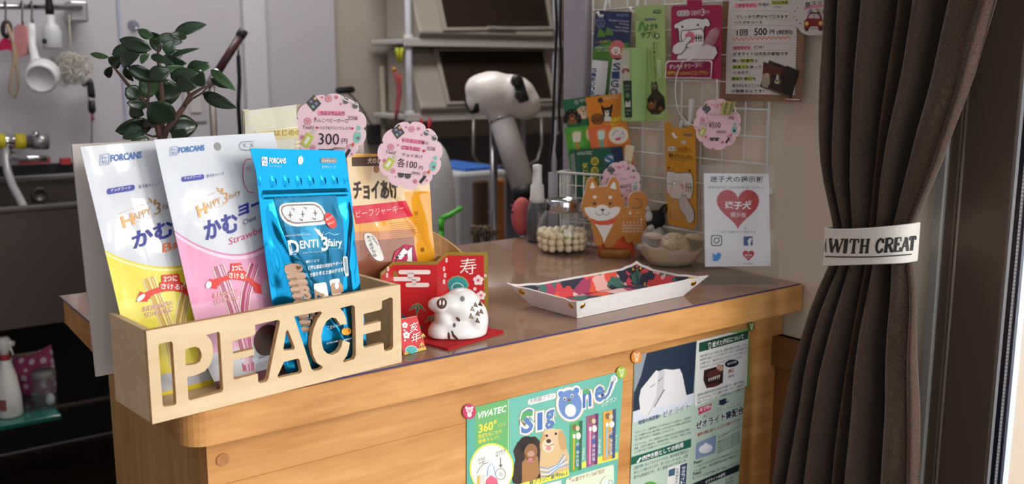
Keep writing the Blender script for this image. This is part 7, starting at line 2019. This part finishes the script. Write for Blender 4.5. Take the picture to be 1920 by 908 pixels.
b.lathe([(0, -40 * s), (26 * s, -40 * s), (31 * s, -34 * s), (29 * s, -4 * s), (27 * s, 0), (23 * s, 1 * s), (22 * s, -2 * s), (0, -3 * s)], c, PLW, 32, R); obj('cup', b, ld)
b = B(); b.tube([hy(59, 44, ry_ - .02), hy(59, 60, ry_ - .022), hy(60, 85, ry_ - .03), hy(66, 112, ry_ - .08), hy(70, 122, ry_ - .13)], [.010, .012, .011, .013, .018], PLW, 10); obj('handle', b, ld)
t = thing('spray_bottle', hy(100, 88, ry_ - .03), 'white spray bottle with a black trigger hooked over the rail', 'bottle')
c = hy(99, 92, ry_ - .03); s = (c - CAM).dot(FW) / F
b = B(); b.lathe([(15 * s, 0), (17 * s, 3 * s), (17 * s, 30 * s), (14 * s, 42 * s), (8 * s, 48 * s), (7 * s, 66 * s)], c, mat('#c6c6cc', .4), 24); obj('body', b, t)
b = B(); b.lathe([(7.5 * s, 63 * s), (8 * s, 74 * s), (6 * s, 90 * s), (7 * s, 108 * s), (0, 110 * s)], c, mat('#161518', .4), 16); b.tube([c + V((0, 0, 92 * s)), c - RT * 14 * s + V((0, 0, 96 * s))], 4 * s, mat('#161518', .4), 8); obj('trigger', b, t)
b = B(); q = c - FH * 17.3 * s + V((0, 0, 14 * s)) - RT * 6 * s; b.lathe([(5 * s, 0), (5 * s, .5 * s), (0, .6 * s)], q, mat('#1b1c22', .5), 8, (-FH).to_track_quat('Z', 'Y').to_matrix()); obj('emblem', b, t)
# fluffy bath puff on a string
pf = hy(134, 130, ry_ - .02)
t = thing('bath_puff', pf, 'fluffy cream bath puff on a string, right of the white ladle', 'bath puff')
b = B(); random.seed(4); PUF = mat('#c9c5b8', .95, var=.1, scale=40)
s = (pf - CAM).dot(FW) / F
for i in range(150):
    d = V((random.gauss(0, 1), random.gauss(0, 1), random.gauss(0, 1))).normalized()
    c = pf + V((d.x * 20 * s, d.y * 20 * s, d.z * 22 * s)) + RT * random.uniform(-14, 14) * s
    e = d.orthogonal().normalized()
    e = Matrix.Rotation(random.uniform(0, 6.28), 3, d) @ e
    b.tube([c + (e * math.cos(w) + d * .7 * (1 + math.sin(w))) * 7 * s for w in [2 * PI * k / 9 for k in range(9)]], .9 * s, PUF, 4, close=True)
obj('netting', b, t); b = B(); b.tube([hy(130, 28, ry_ - .01), hy(131, 60, ry_ - .03), hy(134, 98, ry_ - .05)], .0016, mat('#c2b9a2', .8), 6); obj('string', b, t)
# clippers hanging on the wall
cl_ = thing('hair_clipper', hy(171, 185, 3.09), 'black hair clipper hanging on the wall by its cord', 'clipper')
c = hy(171, 186, 3.09); s = (c - CAM).dot(FW) / F; BK = mat('#17161a', .45)
b = B(); b.tube([c + V((0, 0, h * s)) + RT * .5 * s * k for k, h in enumerate((38, 30, 10, 2))], [3 * s, 6 * s, 7 * s, 6 * s], BK, 14); b.tube([c + V((0, 0, -3 * s)), c + V((0, 0, -22 * s)), c + V((0, 0, -26 * s))], [6 * s, 7 * s, 4 * s], BK, 14); obj('body', b, cl_)
b = B(); b.tube([c + V((0, 0, 3 * s)), c + V((0, 0, -4 * s))], 6.4 * s, mat('#b8b6ba', .4), 14); obj('grey_band', b, cl_)
b = B(); b.tube([c + V((0, 0, -26 * s)), c + V((0, 0, -40 * s))], 3 * s, mat('#a3566c', .5), 8); obj('pink_tip', b, cl_)
b = B(); b.ball(hy(158, 157, 3.1), (5 * s, 5 * s, 6 * s), mat('#4a494c', .5), 10); obj('wall_hook', b, cl_)
b = B(); b.tube([hy(172, 226, 3.1), hy(172, 250, 3.1), hy(171, 300, 3.1)], .0022, mat('#6f6d72', .6), 6); obj('cord', b, cl_)
# suction hook, wall switch
b = B(); c = hy(250, 48, 3.138); s = .0016
b.lathe([(11 * s, 0), (10 * s, 2 * s), (5 * s, 5 * s), (4 * s, 9 * s), (0, 10 * s)], c, clear('suction', (.8, .82, .88), .1, 1.45, 1.2, .2, (.5, .5, .55)), 20, Matrix.Rotation(PI / 2, 3, 'X')); b.tube([c + V((0, -.014, 0)), c + V((0, -.018, -.012)), c + V((0, -.028, -.016)), c + V((0, -.03, -.006))], .003, CHR, 8)
tag(obj('suction_hook', b), 'clear suction hook stuck high on the lavender wall', 'hook')
c = hy(365, 194, 3.136); t = thing('wall_switch', c, 'pale wall switch plate half hidden by the potted plant', 'switch')
b = B(); b.box(c, (.075, .008, .12), mat('#b8b2b4', .4)); obj('plate', b, t, bevel=.003); b = B(); b.box(c + V((0, -.006, 0)), (.035, .006, .06), mat('#c6c1c2', .4)); obj('rocker', b, t, bevel=.002)

# grooming table arm with leash
gy = 2.05
ga = thing('leash_stand', hy(396, 400, gy), 'grooming arm with dark red sleeve over a steel post, behind the plant', 'leash stand')
b = B(); p = hy(396, 158, gy); b.tube([(p.x, p.y, .35), (p.x, p.y, p.z)], .0075, mat('#8d8480', .35, .7), 12); obj('post', b, ga)
b = B(); b.box((p.x, p.y, .33), (.05, .05, .06), STD); b.tube([(p.x, p.y, 0), (p.x, p.y, .32)], .018, STD, 12); b.lathe([(.14, 0), (.14, .008), (.02, .02)], (p.x, p.y, 0), STD, 24); obj('clamp_stand', b, ga)
b = B(); b.tube([hy(392, 160, gy), hy(408, 132, gy)], .0095, mat('#b8b4b4', .3, .8), 12); obj('joint', b, ga)
b = B(); b.tube([hy(406, 138, gy), hy(452, 66, gy)], .0088, mat('#4a262a', .4, var=.3), 12); obj('red_sleeve', b, ga)
b = B(); b.tube([hy(450, 69, gy), hy(457, 57, gy)], .0105, mat('#2b292b', .5), 12); obj('end_cap', b, ga)
b = B(); b.tube([hy(447, 76, gy), hy(447, 105, gy)], .0022, CHR, 6); b.tube([hy(447, 104, gy), hy(449, 150, gy), hy(447, 200, gy), hy(451, 262, gy)], .0046, mat('#1a1a1d', .7), 8); obj('leash', b, ga)

# black clip lamp, wooden pole, red toys by the rack
ly = 3.12
t = thing('clamp_light', hy(652, 190, ly), 'small black-headed lamp on a thin stalk against the beige wall', 'lamp')
s = (hy(652, 190, ly) - CAM).dot(FW) / F
b = B(); b.tube([hy(631, 170, ly), hy(637, 170, ly), hy(660, 168, ly), hy(664, 169, ly)], [5 * s, 6.5 * s, 6.5 * s, 4 * s], mat('#1d1c1f', .5), 14); obj('head', b, t)
b = B(); b.tube([hy(650, 172, ly), hy(662, 182, ly), hy(680, 206, ly), hy(698, 236, ly), hy(702, 246, ly)], 1.6 * s, mat('#4a4a4e', .5, .5), 8); b.tube([hy(634, 172, ly), hy(626, 180, ly), hy(628, 215, ly)], 1.2 * s, mat('#6f6d70', .5), 6); obj('stalk', b, t)
b = B(); b.box(hy(702, 252, ly + .025), (.05, .03, .07), mat('#2a2a2c', .5)); obj('wall_bracket', b, t, bevel=.003)
b = B(); p = hy(716, 124, 3.13); b.tube([(p.x, p.y - .03, 0), (p.x, p.y, p.z)], .011, wood('pole_wood', '#8f8470', '#b0a58f', 'Z', 8, .6), 10); tag(obj('wooden_pole', b), 'thin pale wooden pole leaning on the beige wall left of the rack', 'pole')
ky = 2.86
t = thing('peg_toy', hy(749, 92, ky), 'yellow-green plastic clip hanging at the left end of the upper rack shelf', 'clip')
s = (hy(749, 92, ky) - CAM).dot(FW) / F
YG = mat('#b9bd2c', .5)
for dx in (-5, 5):
    b = B(); b.tube([hy(749 + dx, 90, ky), hy(749 + dx * .7, 100, ky), hy(750 + dx * .3, 118, ky)], [4 * s, 3.6 * s, 3 * s], YG, 8); obj('jaw', b, t)
t = thing('rope_toy', hy(745, 180, ky), 'red rope toy with an orange knob hanging beside the rack post', 'toy')
b = B(); b.tube([hy(740, 132, ky), hy(746, 150, ky), hy(749, 175, ky), hy(745, 200, ky), hy(742, 226, ky)], [3 * s, 5 * s, 4.5 * s, 4 * s, 3 * s], mat('#a8484a', .7, var=.3, scale=90), 10); b.tube([hy(752, 140, ky), hy(748, 165, ky), hy(744, 195, ky)], [3.5 * s, 3.5 * s, 2 * s], mat('#a8484a', .7, var=.3, scale=90), 10); obj('rope', b, t)
b = B(); b.ball(hy(739, 130, ky), 4.5 * s, mat('#c8893a', .5), 12); obj('knob', b, t)
t = thing('spring_clamp', hy(798, 240, 2.87), 'red spring clamp under the lower rack shelf', 'clamp'); s = (hy(798, 240, 2.87) - CAM).dot(FW) / F
for dx in (-1, 1):
    b = B(); b.tube([hy(798 + dx * 8, 222, 2.87), hy(798 + dx * 7, 236, 2.87), hy(798 + dx * 3, 250, 2.87)], [3 * s, 3.6 * s, 3.6 * s], mat('#b3232c', .5), 8); obj('jaw', b, t)

# storage rack with flap bins
rY0, rY1 = 2.90, 3.14
rk = thing('storage_rack', (hy(900, 300, 2.9).x, 2.92, 0), 'white tube storage rack holding two flap-front bins', 'rack')
POST = mat('#c9c7d2', .4, var=.02)
xa, xb = hy(770, 80, rY0).x, hy(1046, 80, rY0).x
for x in (xa, xb):
    for y in (rY0 + .015, rY1 - .02):
        xx = hy(770, 80, y).x + .012 if (x == xa and y > rY0 + .1) else x; b = B(); b.tube([(xx, y, 0), (xx, y, 2.1)], .0115, POST, 12); obj('post', b, rk)
SHF = mat('#c9c4c0', .4, var=.02)
z1, z2 = hy(900, 80, rY0).z, hy(900, 216, rY0).z
dzs = z1 - z2
shelf_z = [z2, z1, z1 + dzs * 1.05, z2 - .55]
for z in shelf_z:
    b = B(); b.box(((xa + xb) / 2, (rY0 + rY1) / 2, z), (xb - xa + .05, rY1 - rY0, .018), SHF)
    b.box(((xa + xb) / 2, rY0 + .004, z - .002), (xb - xa + .05, .012, .030), SHF)
    obj('shelf', b, rk, bevel=.004)
for x in (xa, xb):
    for z in shelf_z: b = B(); b.lathe([(.017, -.022), (.017, .022)], (x, rY0 + .015, z), SHF, 16); obj('post_joint', b, rk)
BIN = mat('#aaa093', .5, var=.03, name='bin_beige'); FLAP = mat('#33261f', .35, var=.08, scale=30, name='smoky_brown_flap')
def flap_bin(zb_, zt_, TLp, TRp, BRp, BLp, label):
    """storage bin whose slanting front carries a tinted flap"""
    yf = rY0 - .02
    t = thing('flap_bin', ((xa + xb) / 2 + .02, rY0 + .15, zb_), label, 'storage bin', 'flap-front bins on the rack')
    x0, x1 = xa + .028, xb - .030
    prof = [(yf + .02, zb_), (yf, zb_ + .02), (yf + .015, zb_ + .045), (yf + .085, zt_ - .02), (yf + .11, zt_), (rY1 - .02, zt_), (rY1 - .02, zb_)]
    b = B(); n = len(prof)
    vs = [V((x0, y, z)) for y, z in prof] + [V((x1, y, z)) for y, z in prof]
    b.add(vs, [tuple(range(n)), tuple(range(n, 2 * n))] + [(i, (i + 1) % n, n + (i + 1) % n, n + i) for i in range(n)], BIN)
    obj('bin_body', b, t, bevel=.008, seg=3)
    # flap on the slanting front
    a = V((0, yf + .015, zb_ + .045)); c = V((0, yf + .085, zt_ - .02)); v = (c - a).normalized(); u = V((1, 0, 0)); n_ = u.cross(v)
    P = [hp(X, Y, a + n_ * .004, n_) for X, Y in (TLp, TRp, BRp, BLp)]
    o = a + n_ * .004
    loc = [((q - o).dot(u), (q - o).dot(v)) for q in P]
    cx2 = sum(q[0] for q in loc) / 4; cy2 = sum(q[1] for q in loc) / 4
    big = [(cx2 + (q[0] - cx2) * 1.07, cy2 + (q[1] - cy2) * 1.10) for q in loc]
    b = B(); b.prism([big, loc], frame3(o, u, v), -.003, .007, BIN); obj('flap_frame', b, t, bevel=.002)
    b = B(); b.prism([loc], frame3(o, u, v), -.002, .003, FLAP); fl = obj('flap', b, t)
    b = B(); m = (P[2] + P[3]) / 2 + v * .0; b.box(m - n_ * -.010 + V((0, 0, -.006)), (.12, .012, .012), BIN); obj('flap_grip', b, fl, bevel=.003)
flap_bin(z2 + .010, z1 - .022, (820, 97), (1016, 97), (1034, 186), (842, 192), 'beige storage bin with a brown flap on the lower rack shelf')
flap_bin(z1 + .010, z1 + dzs * 1.05 - .022, (816, -46), (1014, -46), (1030, 51), (836, 53), 'beige storage bin with a brown flap on the upper rack shelf')
# wire hoops under the rack
b = B()
for x0, x1, y1 in ((890, 1012, 308),):
    b.tube([hy(x0 - 2, 218, 2.86), hy(x0 - 3, 290, 2.86), hy(x0 + 6, 306, 2.86), hy(x0 + 30, 312, 2.86), hy(x1 - 25, 312, 2.86), hy(x1 - 4, 300, 2.86), hy(x1 + 4, 270, 2.86), hy(x1 + 3, 220, 2.86)], .0055, mat('#8f8982', .35, .6), 10)
tag(obj('wire_hanger', b), 'bent grey wire hanger frame below the lower rack shelf', 'hanger')
# dark back panel behind the rack's lower part
b = B(); p0, p1 = hy(815, 225, 3.12), hy(1045, 225, 3.12); b.box(((p0.x + p1.x) / 2 + .1, 3.13, .42), (p1.x - p0.x + .3, .02, p0.z - .02 - .0), mat('#55545b', .6, var=.05)); struct(obj('trim_5', b))

# stand dryer
dy = 1.95
dr = thing('stand_dryer', (hy(925, 330, dy + .03).x, dy + .03, 0), 'white pet grooming stand dryer with nozzle pointing down, in front of the rack', 'dryer')
DW = mat('#e6dcd6', .4, var=.02, coat=.2, name='dryer_white')
s = (hy(940, 190, dy) - CAM).dot(FW) / F
Rdr = Matrix((RT, FH, V((0, 0, 1)))).transposed()
D = lambda x, y, off=0: hp(x, y, hy(940, 190, dy) + FH * off, FH)
def tilt(a): return Rdr @ Matrix.Rotation(a, 3, 'Y')
balls = [(D(925, 176), (52 * s, 44 * s, 42 * s), tilt(.12)), (D(960, 180), (48 * s, 42 * s, 40 * s), tilt(.25)), (D(985, 196), (30 * s, 36 * s, 30 * s), tilt(.3)), (D(905, 168), (34 * s, 38 * s, 30 * s), tilt(0)), (D(935, 212), (28 * s, 30 * s, 20 * s), tilt(.2)), (D(892, 186), (18 * s, 30 * s, 26 * s), tilt(0))]
skin_blob('housing', balls, DW, dr, .006, 8)
b = B(); ax = (-RT * .85 - FH * .5).normalized(); R = ax.to_track_quat('Z', 'Y').to_matrix(); c = D(886, 186, -.01)
b.lathe([(27 * s, -6 * s), (28 * s, 2 * s), (22 * s, 6 * s), (20 * s, 3 * s), (0, 4 * s)], c, mat('#1c1b1d', .4), 28, R); b.lathe([(13 * s, 4 * s), (13 * s, 8 * s), (0, 9 * s)], c, mat('#6d6a6c', .3, .6), 20, R); obj('air_intake', b, dr)
b = B(); q = D(976, 168, -.028 - 12 * s); uu = (V((0, 0, -1)) + RT * .45).normalized(); ww = FH
b.box(q + FH * .006 - FH * 8 * s, (20 * s, 10 * s, 46 * s), mat('#1f1d1f', .4), Rdr @ Matrix.Rotation(-.30, 3, 'Y')); cpn = obj('control_panel', b, dr, bevel=.003)
for x, y in ((969, 152), (977, 178)):
    b = B(); c = D(x, y, -.028 - 24 * s); R = (-FH + RT * .25).normalized().to_track_quat('Z', 'Y').to_matrix()
    b.lathe([(11 * s, -6 * s), (11 * s, 1 * s), (9 * s, 7 * s), (4 * s, 8 * s), (0, 8 * s)], c, mat('#262426', .35), 20, R); b.box(c - FH * 9 * s, (3 * s, 3 * s, 16 * s), mat('#3a3838', .35), Rdr); obj('knob', b, cpn)
b = B(); a, c = D(938, 216, -.01), D(982, 352, -.05)
b.tube([a, a.lerp(c, .12), c], [20 * s, 24 * s, 23.5 * s], mat('#e0dbdc', .35, .1, coat=.3), 28); obj('nozzle_tube', b, dr)
b = B(); b.tube([a.lerp(c, .985), a.lerp(c, 1.16)], [24.5 * s, 22 * s], mat('#1b1a1c', .5), 28); obj('nozzle_tip', b, dr)
b = B(); d_ = (c - a).normalized(); m_ = a.lerp(c, .05); b.tube([m_ - d_ * 2 * s, m_ + d_ * 3 * s], 25 * s, CHR, 28); obj('clamp_ring', b, dr)
b = B(); q = V((hy(926, 330, dy + .03).x, dy + .03, 0)); zt_ = D(926, 205).z
b.tube([q + V((0, 0, .06)), V((q.x, q.y, zt_))], 7.5 * s, mat('#8b898c', .2, .9), 16); obj('pole', b, dr)
b = B()
for k in range(5):
    w = 2 * PI * k / 5
    b.tube([q + V((0, 0, .07)), q + V((.12 * math.cos(w), .12 * math.sin(w), .05))], .014, STD, 8); b.ball(q + V((.12 * math.cos(w), .12 * math.sin(w), .025)), .02, BK, 10)
obj('base', b, dr)

# white upright bin with the green handle
by = 1.98
q = hy(792, 440, by); q = V((q.x, by, 0)); s = (q + V((0, 0, 1)) - CAM).dot(FW) / F
t = thing('white_drum', q, 'tall white round-topped dryer cabinet behind the orange bag', 'cabinet')
b = B(); zt_ = hy(792, 258, by).z
pr = []
for i in range(9):
    w = PI / 2 * i / 8; pr.append((64 * s * math.cos(w) ** .6, zt_ - .16 + .16 * math.sin(w)))
b.lathe([(62 * s, .001), (64 * s, .02)] + [(64 * s, zt_ - .3)] + pr, q, mat('#e4e4ea', .3, var=.02, coat=.3), 40, Rdr, sy=.8); obj('shell', b, t)
GRNP = mat('#54c43c', .4)
t = thing('green_scoop', hy(842, 410, 1.8), 'bright green plastic handle in front of the white cabinet', 'tool')
s = (hy(842, 410, 1.8) - CAM).dot(FW) / F
b = B(); b.tube([hy(826, 412, 1.8), hy(846, 402, 1.8), hy(863, 391, 1.8), hy(867, 391, 1.8)], [6 * s, 4.6 * s, 4.4 * s, 3 * s], GRNP, 10); obj('grip', b, t)
b = B(); b.tube([hy(828, 411, 1.8), hy(827, 424, 1.8), hy(828, 432, 1.8)], [6 * s, 5.5 * s, 5 * s], GRNP, 10); b.tube([hy(828, 430, 1.8), V((hy(828, 430, 1.8).x, 1.8, .6)), V((hy(828, 430, 1.8).x, 1.8, .0))], [5 * s, .005, .02], GRNP, 8); obj('shank', b, t)
# white crate with blue tray and a brown cupboard
cy0 = 2.22
xA, xB = hy(858, 380, cy0).x, hy(952, 380, cy0).x
zt_ = hy(900, 322, cy0).z
t = thing('pet_carrier', ((xA + xB) / 2, cy0 + .14, 0), 'grey-white box with a blue top tray and brown wooden front', 'box')
b = B(); b.box(((xA + xB) / 2, cy0 + .15, zt_ / 2), (xB - xA, .30, zt_), mat('#b6b6ba', .5, var=.03)); obj('shell', b, t, bevel=.01)
b = B(); x0, x1 = hy(878, 330, cy0).x, hy(950, 330, cy0).x; b.box(((x0 + x1) / 2, cy0 + .14, zt_ + .003), (x1 - x0 - .01, .24, .01), mat('#3a6fc0', .4)); obj('blue_tray', b, t)
WB = wood('dark_panel', '#3d2a1e', '#5f432f', 'Z', 6, .5); WO = wood('orange_panel', '#8f5522', '#b9772f', 'Z', 6, .45)
x0, x1, x2, x3 = (hy(x, 380, cy0).x for x in (886, 912, 918, 942))
zp0, zp1 = hy(900, 447, cy0).z, hy(900, 338, cy0).z
b = B(); b.box(((x0 + x1) / 2, cy0 - .006, (zp0 + zp1) / 2 - .2), (x1 - x0, .014, zp1 - zp0 + .4), WB); obj('brown_panel', b, t, bevel=.006)
b = B(); b.box(((x2 + x3) / 2, cy0 - .006, (zp0 + zp1) / 2 - .2), (x3 - x2, .014, zp1 - zp0 + .4), WO); obj('orange_panel', b, t, bevel=.008)
# fluffy brush-like toy
t = hy(905, 432, 1.72); s = (t - CAM).dot(FW) / F
st_ = V((t.x, t.y, 0))
b = B(); random.seed(9)
FZ = mat('#7d6a54', .95, var=.3, scale=60)
b.tube([st_, t - V((0, 0, 8 * s))], .012, STD, 8)
for i in range(260):
    d = V((random.gauss(0, 1), random.gauss(0, 1), random.gauss(0, 1))).normalized(); c = t + RT * random.uniform(-18, 18) * s
    b.tube([c + d * 3 * s, c + d * 10 * s + V((0, 0, -1.5 * s)), c + d * 15 * s + V((0, 0, -4 * s))], [1.6 * s, 1.3 * s, .4 * s], FZ, 4)
tag(obj('feather_duster', b), 'fluffy brown-grey duster standing in front of the brown-fronted box', 'duster')
# cables by the post
py_ = 1.32
for i, (pts, label) in enumerate((([(1052, -40), (1050, 60), (1053, 130), (1048, 200), (1050, 262), (1047, 300), (1046, 380), (1048, 440)], 'black cable hanging down beside the pale post, right one of two'), ([(1040, -40), (1044, 50), (1041, 120), (1038, 200), (1036, 262), (1028, 330), (1026, 420)], 'black cable hanging down beside the pale post, left one of two'))):
    t = thing('cable', hy(1047, 300, py_ + .03 * i), label, 'cable', 'black cables by the post')
    b = B(); b.tube([hy(x, y, py_ + .03 * i) for x, y in pts], .0026, mat('#17171a', .5), 8); obj('cord', b, t)
    if i == 0:
        b = B(); b.tube([hy(1049, 246, py_), hy(1049, 256, py_), hy(1048, 284, py_), hy(1047, 300, py_)], [.003, .006, .0068, .003], mat('#151517', .5), 10); obj('switch', b, t)
